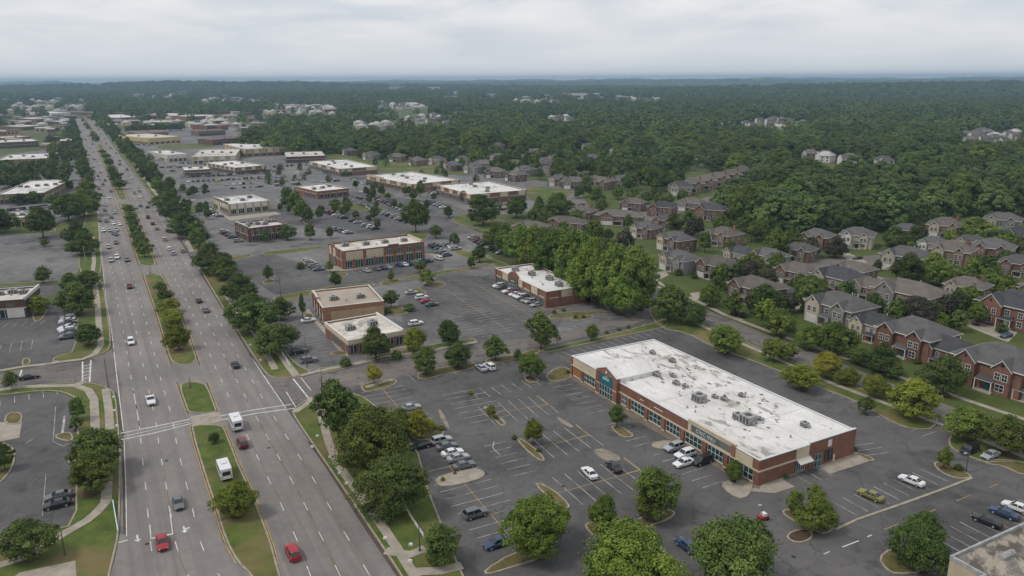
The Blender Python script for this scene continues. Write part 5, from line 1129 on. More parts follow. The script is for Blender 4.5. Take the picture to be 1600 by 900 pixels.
# piers and shop windows
piers = [.1, f(913, 566), e1 + .3] ; bays = []
ps = [0.0, b.ux(916, 567, 5.4)[0] - .5, e0 - 1.0]
base = [893, 915, 936]
pl = [0.0, b.ux(914.5, 596, 0)[0], e0]
def bay(u0, u1, z0=.55, zz=z1 - .15): b.window('front', u0, u1, z0, zz, max(3, round((u1 - u0) / 1.2)), 2, GLASST, name='shop_window'); b.panel('sill', 'front', u0 - .1, u1 + .1, z0 - .3, z0, TRIMT, .13)
for u in (0.35, pl[1]): b.panel('pier', 'front', u - .45, u + .45, 0, z1 - .12, B_RED, .28); b.panel('pier_base', 'front', u - .55, u + .55, 0, .3, TRIMT, .36, .281)
b.panel('pier', 'front', -.05, .9, z1 + .2, 5.3, B_RED, .12)
bay(1.2, pl[1] - .8); bay(pl[1] + .8, e0 - .5)
mb = MB(); b.fb(mb, 'front', 1.3, 4.6, .8, 2.6, .14, .17); b.part('poster', mb, BOARD)
edges = [e1] + [b.ux(x, y, 0)[0] for x, y in ((990, 638), (1017, 655), (1043, 671), (1074, 688), (1110, 708), (1143, 728))] + [L - .3]
for i in range(len(edges) - 1):
    u0, u1 = edges[i], edges[i + 1]
    if u1 - u0 < 3: continue
    bay(u0 + (.9 if i else 1.2), u1 - .9)
    if i < len(edges) - 2: b.panel('pier', 'front', u1 - .5, u1 + .5, 0, z1 - .12, B_RED, .28); b.panel('pier_base', 'front', u1 - .6, u1 + .6, 0, .3, TRIMT, .36, .281)
for u0, u1 in ((e1 + 8, e1 + 9.2), (e1 + 13, e1 + 16)): b.panel('wall_lettering', 'front', u0, u1, 4.15, 4.3, LETTER, .03)
b.parapet('front', g0, g1, .45, S_CREAM, TRIMT)
b.panel('stucco_wall_panel', 'front', g0, g1, z1 + .2, 5.35, S_CREAM, .075)
b.panel('sign_band', 'front', g0 + 1.0, g1 - 4.2, 3.6, 5.1, SIGNGREY, .11); b.panel('sign_band', 'front', g1 - 4.2 + .05, g1 - 1.2, 3.6, 5.1, flat('pale_sign_band', (.16, .17, .165)), .10)
b.text('sign_letters', 'CNC INU', 'front', (g0 + g1) / 2 - 1.5, 4.3, 1.15, LETTERB, .15, 1.2)
b.panel('pier', 'front', g1 - 1.1, g1, 3.3, 5.6, B_RED, .16)
b.panel('stucco_wall_panel', 'front', g1 + .1, L - 1.6, z1 + .2, 5.2, S_CREAM, .075)
# right end wall
dd = D
b.panel('stucco_wall_panel', 'right', dd * .365, dd * .50, 2.7, 5.35, S_CREAM, .1)
b.window('right', dd * .375, dd * .465, .4, 2.3, 4, 1, GLASST, name='shop_window')
mb = MB(); u0, u1 = dd * .37, dd * .51
mb.face([(L + .1, u0, 3.1), (L + 1.2, u0, 2.45), (L + 1.2, u1, 2.45), (L + .1, u1, 3.1)]); mb.face([(L + 1.2, u0, 2.45), (L + 1.2, u0, 2.3), (L + 1.2, u1, 2.3), (L + 1.2, u1, 2.45)]); b.part('awning', mb, AWN)
b.panel('brick_wall_panel', 'right', dd * .505, dd + .02, 0, 5.75, B_RED, .12); b.panel('parapet_cap', 'right', dd * .50, dd + .05, 5.75, 5.87, METAL, .16, -.3)
g = b.window('right', dd * .56, dd * .63, .1, 2.9, 2, 2, GLASST, flat('teal_door_frame', (.35, .55, .58)), .17, 'glass_door')
b.window('right', dd * .67, dd * .75, .7, 3.1, 2, 1, GLASS, flat('dark_frame', (.05, .05, .05)), .17); b.panel('downpipe', 'right', dd * .765, dd * .78, 0, 1.6, TRIM, .25)
b.panel('white_panel', 'right', dd * .695, dd * .735, 3.7, 5.2, TRIM, .16, .121)
def on_roof(x, y): return b.ux(x, y, b.h - .4)
for x, y, s in ((1019, 554, .6), (1050, 567, .7), (1026, 589, .7), (1022, 584, .5), (1051, 590, .55), (1056, 602, .65), (1070, 606, .5), (1092, 628, 1.25), (1116, 623, .5), (1131, 627, .6), (1158, 621, .55), (1168, 662, 1.35), (1153, 656, .9), (1187, 658, .45), (1257, 668, .7)):
    u, v = on_roof(x, y)
    if 1.5 < u < L - 1.5 and 1.5 < v < D - 1.5: b.unit(u, v, 2.2 * s, 1.9 * s, 1.25 * s + .15)
vr = random.Random(3)
for k in range(16): b.vent(vr.uniform(4, L - 4), vr.uniform(3, D - 3), .16, .45)
mb = MB()
for k in range(60):
    u, v = vr.uniform(L * .25, L - 3), vr.uniform(4, D - 2); z = b.h - .12 + .004; s = vr.uniform(.2, .8); a = vr.uniform(0, 6.28)
    mb.prism([(u + math.cos(a + t) * s * vr.uniform(.5, 1.1), v + math.sin(a + t) * s * vr.uniform(.3, .7)) for t in (0, 1.3, 2.6, 3.9, 5.1)], z, z + vr.uniform(.03, .10))
o = b.part('roof_debris', mb, [mat('roof_debris', (.24, .20, .165), .95, (.10, .085, .075), 1.2)]); o['kind'] = 'stuff'
mb = MB(); 
for t in (.18, .52, .8): mb.box(L * t, L * t + .12, 1, D - 1, b.h - .12, b.h - .09)
mb.box(1, L - 1, D * .55, D * .55 + .12, b.h - .12, b.h - .085); b.part('roof_seam', mb, flat('seam', (.50, .49, .47)))

def generic(name, label, A, B, C, h, wallm, roofm=None, nb=6, glass=None, band=True, two=False, pil=None, panels=None, units=3, ends=True, awn=False, zf=None, seed=1, capm=None, group=None):
    rs = random.Random(seed); b = Bld(name, label, A, B, C, h, wallm, roofm, capm, .5, group=group); L, D = b.L, b.D
    h1 = zf or (3.2 if h < 6.4 else 3.4); glass = glass or GLASS
    if two: h1 = h * .47
    faces = [('front', L, nb)] + ([('left', D, max(1, round(nb * D / L))), ('right', D, max(1, round(nb * D / L)))] if ends else [])
    for face, LL_, n in faces:
        if band: b.panel('cornice_band', face, -.05, LL_ + .05, h1, h1 + .28, TRIMT, .14)
        for i in range(n):
            u0, u1 = LL_ * i / n, LL_ * (i + 1) / n; wgap = min(1.0, (u1 - u0) * .14)
            if face == 'front' or rs.random() < .6: b.window(face, u0 + wgap, u1 - wgap, .4, h1 - .25, max(2, round((u1 - u0) / 1.8)), 1, glass, name='shop_window')
            if pil and i: b.panel('pier', face, u0 - wgap * .55, u0 + wgap * .55, 0, h - .1, pil, .2)
            if panels and (i + seed) % 2 == 0: b.panel('stucco_wall_panel', face, u0 + wgap * .6, u1 - wgap * .6, h1 + .3, h - .2, panels, .08)
            if two and (face == 'front' or rs.random() < .7): b.window(face, u0 + (u1 - u0) * .25, u1 - (u1 - u0) * .25, h1 + .9, h - 1.1, 3, 1, glass)
    if pil:
        for face, LL_, n in faces: b.panel('pier', face, .02, 1.1, 0, h + .02, pil, .24); b.panel('pier', face, LL_ - 1.1, LL_ - .02, 0, h + .02, pil, .24)
    if awn: b.panel('awning', 'front', 1, L - 1, h1 + .3, h1 + .45, AWN, 1.6, .15)
    for k in range(units): b.unit(L * (k + .6) / (units + .3), D * rs.uniform(.35, .65), 2.6, 2.1, 1.5)
    for k in range(2): b.vent(L * rs.uniform(.2, .8), D * rs.uniform(.2, .8))
    return b
# two-storey brick retail
b = generic('retail_building', 'two-storey red brick retail building with cream corner panels and flat cream roof', (535, 393), (662, 378), (634, 367), 7.6, B_RED, R_WHITE2, 8, GLASST, True, True, B_RED, None, 4, True, seed=2, capm=CAPR)
for u0, u1 in ((.15, 1.9), (2.1, 3.9)): b.panel('stucco_wall_panel', 'front', b.L / 8 * u0 + .6, b.L / 8 * u1, 4.0, 7.1, S_CREAM, .22); b.panel('stucco_wall_panel', 'left', b.D * .3 * (u0 > 1) + 1.3, b.D * .3 * (u0 > 1) + 4.2, 4.0, 7.1, S_CREAM, .22)
b.parapet('front', b.L * .55, b.L * .68, .5, B_RED, CAPR); b.parapet('left', 1, b.D * .4, .6, B_RED, CAPR); b.parapet('right', 2, b.D - 2, .5, S_CREAM, TRIMT)
# tan roofed block and the lower flat block beside it
b = generic('commercial_building', 'windowless orange-tan block with a brown tan roof beside the striped stalls', (504, 481), (600, 470), (567, 446), 5.2, B_ORANGE, R_TAN, 1, None, False, units=2, ends=False, seed=4)
for c in list(b.root.children):
    if c.name.startswith('shop_window'):
        for k in list(c.children): bpy.data.objects.remove(k)
        bpy.data.objects.remove(c)
b.panel('stucco_wall_panel', 'front', b.L * .12, b.L - .3, .3, 3.6, S_TAN, .1)
for k in range(4): b.panel('pier', 'left', b.D * (.12 + .24 * k), b.D * (.12 + .24 * k) + .8, 0, 5, B_RED, .35); b.panel('door_panel', 'left', b.D * (.16 + .24 * k) + .9, b.D * (.12 + .24 * k) + 3, 0, 3, DOORW, .1)
b.parapet('left', b.D * .12, b.D * .52, .7, B_ORANGE, TRIM)
b = generic('commercial_building', 'low brick block with stained pale roof, joined below the tan-roofed block', (544, 532), (630, 516), (592, 489), 4.6, B_RED, R_WHITE2, 6, GLASS, True, False, None, S_CREAM, 2, True, seed=6)
b.panel('fascia', 'front', -.1, b.L + .1, 3.5, 4.62, TRIMT, .2); b.panel('fascia', 'left', -.1, b.D + .1, 3.5, 4.62, TRIMT, .2); b.parapet('right', 0, b.D, .3, TRIM, TRIM)
# small plaza
b = generic('plaza_building', 'small white-roofed brick plaza with a green arched entrance before the tree belt', (774, 419), (854, 456), (917, 447), 5.8, B_RED, R_WHITE, 7, GLASST, True, False, B_RED, S_CREAM, 4, True, seed=5, awn=False)
u0, u1 = b.L * .30, b.L * .48; mb = MB(); um = (u0 + u1) / 2
mb.face([(u0, -.5, 0), (u1, -.5, 0), (u1, -.5, 6.4), (um + 1, -.5, 7.6), (um - 1, -.5, 7.6), (u0, -.5, 6.4)]); mb.face([(u0, -.5, 6.4), (um - 1, -.5, 7.6), (um - 1, .4, 7.6), (u0, .4, 6.4)]); mb.face([(um - 1, -.5, 7.6), (um + 1, -.5, 7.6), (um + 1, .4, 7.6), (um - 1, .4, 7.6)]); mb.face([(um + 1, -.5, 7.6), (u1, -.5, 6.4), (u1, .4, 6.4), (um + 1, .4, 7.6)])
mb.face([(u0, -.5, 0), (u0, -.5, 6.4), (u0, .4, 6.4), (u0, .4, 0)]); mb.face([(u1, .4, 0), (u1, .4, 6.4), (u1, -.5, 6.4), (u1, -.5, 0)]); mb.face([(u1, .4, 5), (u1, .4, 6.4), (um + 1, .4, 7.6), (um - 1, .4, 7.6), (u0, .4, 6.4), (u0, .4, 5)])
b.part('entrance_gable', mb, B_RED); b.panel('sign_panel', 'front', u0 + 1, u1 - 1, 3.3, 5.0, flat('green_sign', (.02, .12, .10)), .56, .503); b.text('sign_letters', 'MMAMM', 'front', um, 4.2, .7, LETTER, .58); b.window('front', u0 + .8, u1 - .8, .2, 3.1, 4, 2, GLASST, o=.56, name='entrance_window')
# upper shopping centre
generic('retail_building', 'small brick retail building behind the dark tree cluster', (496, 299), (544, 294), (512, 286), 5.2, B_RED, R_WHITE, 5, GLASS, True, False, B_RED, None, 3, seed=7)
b = generic('strip_mall', 'tan and brick strip of shops, left one of the two long upper buildings', (572, 274), (644, 288), (697, 277), 6, B_TAN, R_WHITE, 9, GLASS, True, False, B_RED, S_CREAM, 5, seed=8); b.parapet('front', 3, b.L * .4, .9, S_CREAM, TRIMT)
b = generic('strip_mall', 'brick strip of shops with clean white roof, right one of the two long upper buildings', (682, 289), (736, 304), (820, 296), 6.4, B_RED, R_WHITE, 8, GLASS, True, False, B_TAN, S_CREAM, 4, seed=9)
generic('strip_mall', 'cream and brick shops with white roof behind the dark cluster trees', (483, 252), (531, 264), (577, 257), 6, B_BROWN, R_WHITE, 7, GLASS, True, False, B_TAN, S_CREAM, 4, seed=10)
b = generic('retail_building', 'white two-level retail building with brown end panels beside the highway lots', (357, 319), (420, 313), (400, 303), 6.4, S_WHITE, R_WHITE, 5, GLASS, True, False, S_TAN, None, 3, seed=11); b.parapet('left', 1, b.D - 1, .8, B_BROWN, TRIM)
b = generic('restaurant', 'dark brick two-level restaurant with cluttered white roof', (388, 357), (447, 350), (430, 341), 6.8, B_DARK, R_WHITE2, 6, GLASS, True, True, B_DARK, None, 6, seed=12, capm=CAPR); b.parapet('left', 1, b.D - 1, .8, B_BROWN, TRIM)
generic('retail_building', 'tan retail building with white roof beyond the white retail building', (368, 262), (415, 258), (392, 248), 6, B_TAN, R_WHITE, 6, GLASS, True, False, B_BROWN, S_CREAM, 3, seed=13)
generic('restaurant', 'small brown restaurant with pale roof in the grey upper lot', (288, 266), (328, 264), (318, 259), 5.5, B_BROWN, R_WHITE, 5, GLASS, True, False, None, None, 2, seed=14)
generic('anchor_store', 'large tan anchor store with white roof beside the wood', (384, 233), (458, 229), (425, 221), 8, S_TAN, R_WHITE, 7, GLASS, True, False, B_TAN, S_CREAM, 4, seed=15)
generic('retail_building', 'dark low retail building right of the anchor store', (447, 245), (508, 243), (490, 236), 6, B_DARK, R_WHITE2, 6, GLASS, True, False, None, None, 3, seed=16)
generic('retail_building', 'white plaza building left of the wide beige store', (262, 242), (292, 240), (284, 233), 7, S_WHITE, R_WHITE, 4, GLASS, True, False, S_CREAM, None, 2, seed=17)
generic('anchor_store', 'wide beige store between the white plaza and the anchor store', (300, 245), (368, 243), (352, 233), 7, S_WHITE, R_WHITE2, 8, GLASS, True, False, S_CREAM, S_TAN, 4, seed=18)
generic('retail_building', 'yellow stucco building below the dense dark tree row', (232, 216), (282, 213), (272, 206), 8, S_YEL, R_WHITE2, 6, GLASS, True, False, S_YEL, None, 2, seed=19)
generic('retail_building', 'long low red-roofed building behind the yellow one', (216, 208), (263, 206), (260, 202), 6, B_BROWN, R_SHRED, 5, GLASS, False, False, None, None, 1, seed=20)
for i, (A, B, C, wm, rm, lb) in enumerate([((310, 205), (352, 203), (351, 201), B_BROWN, R_SHRED, 'red brick store above the tan anchor store'), ((332, 218), (388, 214), (386, 211), B_BROWN, R_SHRED, 'long red brick store left of the wood'),
        ((181, 184), (236, 182), (233, 177), B_BROWN, R_WHITE, 'long pale-roofed warehouse beyond the highway trees'), ((291, 182), (343, 180), (340, 174), B_RED, R_WHITE, 'red walled warehouse with pale roof near the ridge'),
        ((346, 196), (372, 194), (368, 190), B_RED, R_SHRED, 'small red building beside the wood edge'), ((252, 191), (290, 189), (286, 186), B_BROWN, R_WHITE2, 'low brown building between the two warehouses'),
        ((148, 176), (172, 175), (170, 171), B_BROWN, R_SHRED, 'small red-roofed building at the highway end'), ((80, 177), (110, 176), (108, 173), S_WHITE, R_WHITE, 'white long building left of the highway end')]):
    generic('retail_building', lb, A, B, C, 7, wm, rm, 4, GLASS, False, units=1, seed=30 + i, ends=False)
# left of the highway
generic('retail_building', 'white-roofed tan building left of the highway, nearest of the three big roofs', (-6, 304), (68, 301), (74, 281), 6.5, B_TAN, R_WHITE, 7, GLASS, True, False, B_BROWN, None, 5, seed=50)
generic('retail_building', 'second tan and white roofed building left of the highway', (-5, 250), (76, 247), (80, 239), 7, B_TAN, R_WHITE, 7, GLASS, True, False, B_BROWN, None, 4, seed=51)
generic('retail_building', 'third low building left of the highway with pale roof', (-4, 223), (60, 220), (62, 216), 7, B_BROWN, R_WHITE, 6, GLASS, True, False, None, None, 2, seed=52)
generic('retail_building', 'fourth low building left of the highway, half hidden by trees', (-4, 216), (48, 213), (52, 210), 7, B_RED, R_WHITE2, 6, GLASS, True, False, None, None, 2, seed=53)
generic('retail_building', 'small beige building between the dark trees at the left', (22, 341), (50, 338), (52, 328), 5.5, S_TAN, R_WHITE, 3, GLASS, True, False, None, None, 2, seed=54)
b = generic('retail_building', 'small white and dark fronted building beside the lower left lot', (-30, 472), (38, 467), (43, 448), 6.4, B_DARK, R_WHITE2, 3, GLASS, True, False, None, None, 3, seed=55)
b.panel('stucco_wall_panel', 'front', b.L * .55, b.L - .6, .3, 3.4, S_WHITE, .16); b.panel('sign_band', 'front', b.L * .55, b.L - 3, 4.0, 5.2, SIGNGREY, .1); b.parapet('right', 0, b.D, .5, TRIM, TRIM)
for i, (A, B, C) in enumerate([((34, 198), (70, 196), (69, 193)), ((95, 190), (112, 188), (110, 186)), ((58, 186), (82, 185), (80, 182)), ((10, 205), (30, 203), (28, 200))]):
    generic('retail_building', '%s small pale-roofed building scattered left of the highway end' % ordn(i), A, B, C, 6, B_BROWN, R_WHITE, 3, GLASS, False, units=0, seed=60 + i, ends=False)
# gravel roof in the near corner
h = 6.0; a = P(1443, 896, h); c = P(1485, 868, h); 
b = Bld('flat_roofed_building', 'stained gravel roof with pale parapet filling the near corner', (1483, 869), (1450, 1010), (1600, 815), h, S_CREAM, R_GRAVEL, TRIM)
r = b.root; X = (P(1600, 817, h) - P(1485, 869, h)); X.z = 0
ang = math.atan2(X.y, X.x)
for c_ in list(r.children): bpy.data.objects.remove(c_)
r.location = (P(1485, 869, h).x, P(1485, 869, h).y, 0); r.rotation_euler.z = ang
L, D = 60, 26
w = MB(); w.box(0, L, -D, 0, 0, h); w.f = w.f[1:]; w.m = w.m[1:]; w.box(-8, 0, -D, -5, 0, h - .003); w.obj('wall', S_CREAM, r)
m_ = MB(); m_.box(.3, L, -D, -.3, h - .5, h - .45); m_.box(-7.7, .3, -D, -5.3, h - .5, h - .45); m_.obj('roof', R_GRAVEL, r)
c_ = MB(); c_.box(-.05, L, -.28, .06, h - .6, h + .1, 0, True); c_.box(-8.06, .3, -5.35, -4.94, h - .6, h + .1, 0, True); c_.box(-.06, .32, -4.94, -.36, h - .6, h + .098, 0, True); c_.box(-8.06, -7.7, -D, -5.36, h - .6, h + .1, 0, True); c_.obj('parapet', mat('pale_parapet', (.40, .41, .41), .8, (.24, .24, .235), .8), r)
u_ = MB(); u_.box(6.5, 9.5, -4.2, -3.2, h - .45, h + .1); u_.tube((6.5, -3.7, h - .1), (9.5, -3.7, h), .35, .35, 8); u_.obj('rooftop_duct', UNIT, r)
# ------------------------------------------------------------------ houses
HPARTS = {}
def house_proto(key, W, D, eh, walls, roofm, gables=1, garage=True, lower=None, chimney=False, pitch=.48, wing=None, porch=True, seed=0, gabm=None):
    """front faces -Y, W wide, D deep, eaves at eh, hipped roof with front gables"""
    rs = random.Random(seed); root = empty(key); gabm = gabm or walls
    m = MB(); m.box(-W / 2, W / 2, 0, D, 0, eh); m.f = m.f[1:]; m.m = m.m[1:]; m.obj('wall', walls, root)
    if lower is not None:
        m = MB(); m.box(-W / 2 - .06, W / 2 + .06, -.06, D + .06, 0, eh * .45); m.obj('lower_wall', lower, root)
    o = .5; rise = (D / 2 + o) * pitch
    m = MB(); x0, x1, y0, y1 = -W / 2 - o, W / 2 + o, -o, D + o; hy = D / 2; hip = min(W / 2 - .5, D / 2 * .85)
    A, B, C_, D_ = (x0, y0, eh), (x1, y0, eh), (x1, y1, eh), (x0, y1, eh); r0, r1 = (x0 + hip + o, hy, eh + rise), (x1 - hip - o, hy, eh + rise)
    m.face([A, B, r1, r0]); m.face([B, C_, r1]); m.face([C_, D_, r0, r1]); m.face([D_, A, r0]); m.face([D_, C_, B, A], 1)
    m.obj('roof', [roofm, TRIM], root)
    m = MB()
    for a, b in (((x0, y0), (x1, y0 + .06)), ((x0, y1 - .06), (x1, y1)), ((x0, y0 + .06), (x0 + .06, y1 - .06)), ((x1 - .06, y0 + .06), (x1, y1 - .06))): m.box(a[0], b[0], a[1], b[1], eh - .2, eh + .02, 0, True)
    m.obj('gutter', TRIM, root)
    def win(x, z, w_=1.1, hh=1.45, y=-.07, face='f'):
        m = MB(); t = .10
        def bb(mb, u0, u1, z0, z1, o0, o1):
            if face == 'f': mb.box(u0, u1, y - o1, y - o0, z0, z1, 0, True)
            elif face == 'r': mb.box(W / 2 + .07 + o0, W / 2 + .07 + o1, u0, u1, z0, z1, 0, True)
            elif face == 'l': mb.box(-W / 2 - .07 - o1, -W / 2 - .07 - o0, u0, u1, z0, z1, 0, True)
            else: mb.box(u0, u1, D + .07 + o0, D + .07 + o1, z0, z1, 0, True)
        for u0, u1, z0, z1 in ((x - w_ / 2 - t, x + w_ / 2 + t, z - t, z), (x - w_ / 2 - t, x + w_ / 2 + t, z + hh, z + hh + t), (x - w_ / 2 - t, x - w_ / 2, z, z + hh), (x + w_ / 2, x + w_ / 2 + t, z, z + hh), (x - .03, x + .03, z, z + hh), (x - w_ / 2, x + w_ / 2, z + hh / 2 - .03, z + hh / 2 + .03)): bb(m, u0, u1, z0, z1, -.03, .06)
        f_ = m.obj('window', TRIM, root); g = MB(); bb(g, x - w_ / 2, x + w_ / 2, z, z + hh, -.05, .015); g.obj('pane', GLASS, f_)
    gx = [(-W * .24, W * .34)] if gables == 1 else [(-W * .27, W * .30), (W * .25, W * .26)] if gables == 2 else []
    z2 = eh * .56
    used = []
    for i, (gc, gw) in enumerate(gx):
        pj = 1.2 if i == 0 else .7; gh = gw / 2 * .95; mg_ = MB(); a, b = gc - gw / 2, gc + gw / 2; used.append((a, b))
        mg_.face([(a, -pj, 0), (b, -pj, 0), (b, -pj, eh), (gc, -pj, eh + gh), (a, -pj, eh)]); mg_.face([(a, 0, 0), (a, -pj, 0), (a, -pj, eh), (a, 0, eh)]); mg_.face([(b, -pj, 0), (b, 0, 0), (b, 0, eh), (b, -pj, eh)]); mg_.obj('gable_wall', gabm if i == 0 else walls, root)
        mr = MB(); q = min(hy, (gh / pitch)); e = .3
        for s, xe in ((-1, a - e), (1, b + e)):
            ze = eh - e * .95 * 1.0
            f = [(xe, -pj - e, ze), (gc, -pj - e, eh + gh + .05), (gc, q, eh + gh + .05), (xe, -.2, ze)]
            mr.face(f if s < 0 else f[::-1])
        mr.obj('gable_roof', roofm, root)
        mt = MB()
        for xe, s in ((a - e, 1), (b + e, -1)):
            ze = eh - e * .95
            f = [(xe, -pj - e - .02, ze - .18), (gc, -pj - e - .02, eh + gh - .13), (gc, -pj - e - .02, eh + gh + .07), (xe, -pj - e - .02, ze + .04)]
            mt.face(f if s > 0 else f[::-1])
        mt.obj('gable_trim', TRIM, root)
        if gw > 3: win(gc - gw * .2, z2, 1.0, 1.4, -pj - .01); win(gc + gw * .2, z2, 1.0, 1.4, -pj - .01)
        else: win(gc, z2, 1.0, 1.4, -pj - .01)
        m = MB(); m.tube((gc, -pj - .02, eh + gh * .35), (gc, -pj + .05, eh + gh * .35), .38, .38, 10); m.obj('round_vent', GLASS, root)
        if i == 0 and garage:
            m = MB(); m.box(gc - gw * .38, gc + gw * .38, -pj - .06, -pj, .05, 2.3, 0, True); m.obj('garage_door', DOORW, root)
        else: win(gc, .9, 1.6, 1.4, -pj - .01)
    def free(x): return all(x < a - .8 or x > b + .8 for a, b in used)
    n = max(2, round(W / 3.2)); dx = None
    for i in range(n):
        x = -W / 2 + W * (i + .5) / n
        if free(x):
            win(x, z2)
            if dx is None: dx = x
            else: win(x, .9)
    if dx is None: dx = W * .05
    m = MB(); m.box(dx - .5, dx + .5, -.16, -.061, .05, 2.2, 0, True); m.obj('door', DOORT if seed % 3 == 0 else DOORW if seed % 3 == 1 else DOORD, root)
    if porch:
        m = MB(); m.face([(dx - 1.8, -1.8, 2.6), (dx + 1.8, -1.8, 2.6), (dx + 1.8, -.07, 3.2), (dx - 1.8, -.07, 3.2)]); m.box(dx - 1.8, dx + 1.8, -1.8, -.07, 2.48, 2.59, 1, True); m.obj('porch_roof', [roofm, TRIM], root)
        for s in (-1.65, 1.65):
            m = MB(); m.box(dx + s - .09, dx + s + .09, -1.75, -1.57, 0, 2.48); m.obj('porch_post', TRIM, root)
        m = MB(); m.box(dx - 1.8, dx + 1.8, -1.9, -.07, 0, .18); m.obj('porch_step', M_CONC, root)
    for face in ('r', 'l'):
        for u in (D * .3, D * .7): win(u, z2, 1.0, 1.3, 0, face)
        win(D * .5, .9, 1.2, 1.3, 0, face)
    for u in (-W * .3, 0, W * .3): win(u, z2, 1.1, 1.3, 0, 'b')
    if chimney:
        m = MB(); m.box(W * .28, W * .28 + 1.0, D * .6, D * .6 + .8, eh, eh + rise + 1.0); m.obj('chimney', B_RED, root)
    if wing:
        s, ww, wd, wh = wing; x0 = (W / 2 if s > 0 else -W / 2 - ww); m = MB(); m.box(x0, x0 + ww, D * .15, D * .15 + wd, 0, wh); m.obj('wing_wall', lower or walls, root)
        m = MB(); a, b, c, d = (x0 - .3, D * .15 - .3, wh), (x0 + ww + .3, D * .15 - .3, wh), (x0 + ww + .3, D * .15 + wd + .3, wh), (x0 - .3, D * .15 + wd + .3, wh); q = wd * .24
        e, f = (x0 + (.2 if s > 0 else ww * .4), D * .15 + wd / 2, wh + q * 2), (x0 + (ww * .6 if s > 0 else ww - .2), D * .15 + wd / 2, wh + q * 2)
        m.face([a, b, f, e]); m.face([b, c, f]); m.face([c, d, e, f]); m.face([d, a, e]); m.obj('wing_roof', roofm, root)
    if rs.random() < .7:
        m = MB(); m.tube((W * .1, D * .7, eh + rise * .5), (W * .1, D * .7, eh + rise * .95), .12, .12, 6); m.obj('roof_vent', TRIM, root)
    return root
HP = {
 'brickgrey': lambda: house_proto('house', 14, 11, 5.6, B_BROWN, R_SHG, 2, True, None, False, seed=1, gabm=S_CREAM),
 'brickplain': lambda: house_proto('house', 15, 11, 5.6, B_BROWN, R_SHB, 1, True, None, False, seed=2, gabm=B_BROWN),
 'tanbrown': lambda: house_proto('house', 17, 11, 5.6, B_TAN, R_SHB, 1, True, None, False, seed=3, gabm=SID_GREY),
 'greysiding': lambda: house_proto('house', 15, 11, 5.7, SID_GREY, R_SHG, 2, True, None, False, seed=4, gabm=SID_CREAM),
 'creamgrey': lambda: house_proto('house', 13, 11, 5.7, SID_CREAM, R_SHG, 2, True, None, False, seed=5, gabm=S_WHITE),
 'redgrey': lambda: house_proto('house', 14, 12, 5.8, B_TOWN, R_SHG, 2, False, None, False, seed=6, gabm=B_TOWN),
 'redplain': lambda: house_proto('house', 16, 12, 5.8, B_TOWN, R_SHD, 1, False, None, False, seed=7, gabm=B_TOWN),
 'creamdark': lambda: house_proto('house', 14, 11, 5.6, SID_CREAM, R_SHD, 1, True, B_RED, False, seed=8, gabm=SID_CREAM),
 'stonegable': lambda: house_proto('house', 14, 12, 5.8, B_TAN, R_SHB, 2, True, None, True, seed=9, gabm=SID_CREAM),
}
HUSED = {}
HOUSEPOS = []
FD = {'st': UANG - math.pi}
def house(kind, x, y, label, rz=0.0, s=1.0, group=None, name='house', sx=1.0, cat='house', lab=None, z=0.0):
    if kind not in HUSED: o = HP[kind](); HUSED[kind] = o
    else: o = dup(HUSED[kind])
    p = P(x, y); o.location = (p.x, p.y, z + terrain(p.x, p.y)); o.rotation_euler = (0, 0, UANG + math.pi + rz); o.scale = (s * sx, s, s); o.name = name
    if 'group' in o: del o['group']
    tag(o, label, cat, group); HOUSEPOS.append((p.x, p.y, 11 * s)); return o
# (x, y) is the middle of the front wall's foot
HS = [('brickgrey', 1042, 392, 'brick two-gabled house nearest the belt end, top of the row', 0, 1.0), ('greysiding', 1048, 424, 'grey and brick double house with white porch below the top brick house', 0, .95), ('brickplain', 1108, 436, 'plain brown brick house right of the white porch', 0, 1.0),
      ('brickplain', 1162, 474, 'brown brick house behind the round tree by the sidewalk', 0, 1.05), ('stonegable', 1118, 384, 'beige gabled house behind the top brick house', .1, .95), ('creamdark', 1145, 412, 'cream house with arched window beside the dark brick garage', 0, .85),
      ('redgrey', 1268, 388, 'dark brick house behind the purple trees', .35, .95), ('creamgrey', 1335, 388, 'white gabled house with pale driveway under the wood', .5, 1.05), ('brickgrey', 1412, 376, 'brown house half hidden by dark trees below the wood', .45, .9), ('stonegable', 1472, 372, 'beige house with three gables below the wood', .45, 1.05),
      ('greysiding', 1562, 362, 'grey house at the upper right edge of the wood', .4, 1.05), ('greysiding', 1405, 424, 'grey house behind the round corner tree', .25, 1.1), ('stonegable', 1480, 414, 'beige house with bright gables at the inner corner', .3, 1.05), ('redgrey', 1545, 410, 'brick house with white gables right of the inner corner', .35, 1.05),
      ('redplain', 1590, 388, 'grey-roofed house touching the right picture edge', .35, 1.0), ('brickplain', 1232, 445, 'grey-brown house left of the cream-gabled one', .05, .95), ('creamdark', 1292, 458, 'house with a cream side gable over red brick', .05, 1.1), ('tanbrown', 1402, 486, 'wide tan house with white garage in the middle of the neighbourhood', .1, 1.15),
      ('greysiding', 1290, 508, 'grey siding house with white arched gable behind the green trees', .0, 1.15), ('creamdark', 1352, 532, 'small white house with dark roof between the townhouses', .0, .9),
      ('redgrey', 1405, 556, 'red brick gabled townhouse with white porch columns', .0, 1.15), ('redplain', 1462, 572, 'dark-roofed brick townhouse wing behind the street tree', .0, .85), ('redgrey', 1535, 608, 'red brick townhouse with cream gable and white door', .0, 1.2), ('greysiding', 1598, 625, 'grey townhouse with white garage at the right edge', .0, 1.0),
      ('redplain', 1570, 512, 'red brick house with teal door at the right edge', .05, 1.2), ('redgrey', 1620, 480, 'brick house partly outside the right edge', .1, 1.0), ('brickgrey', 1205, 470, 'brown house between the round trees of the front row', .0, .7)]
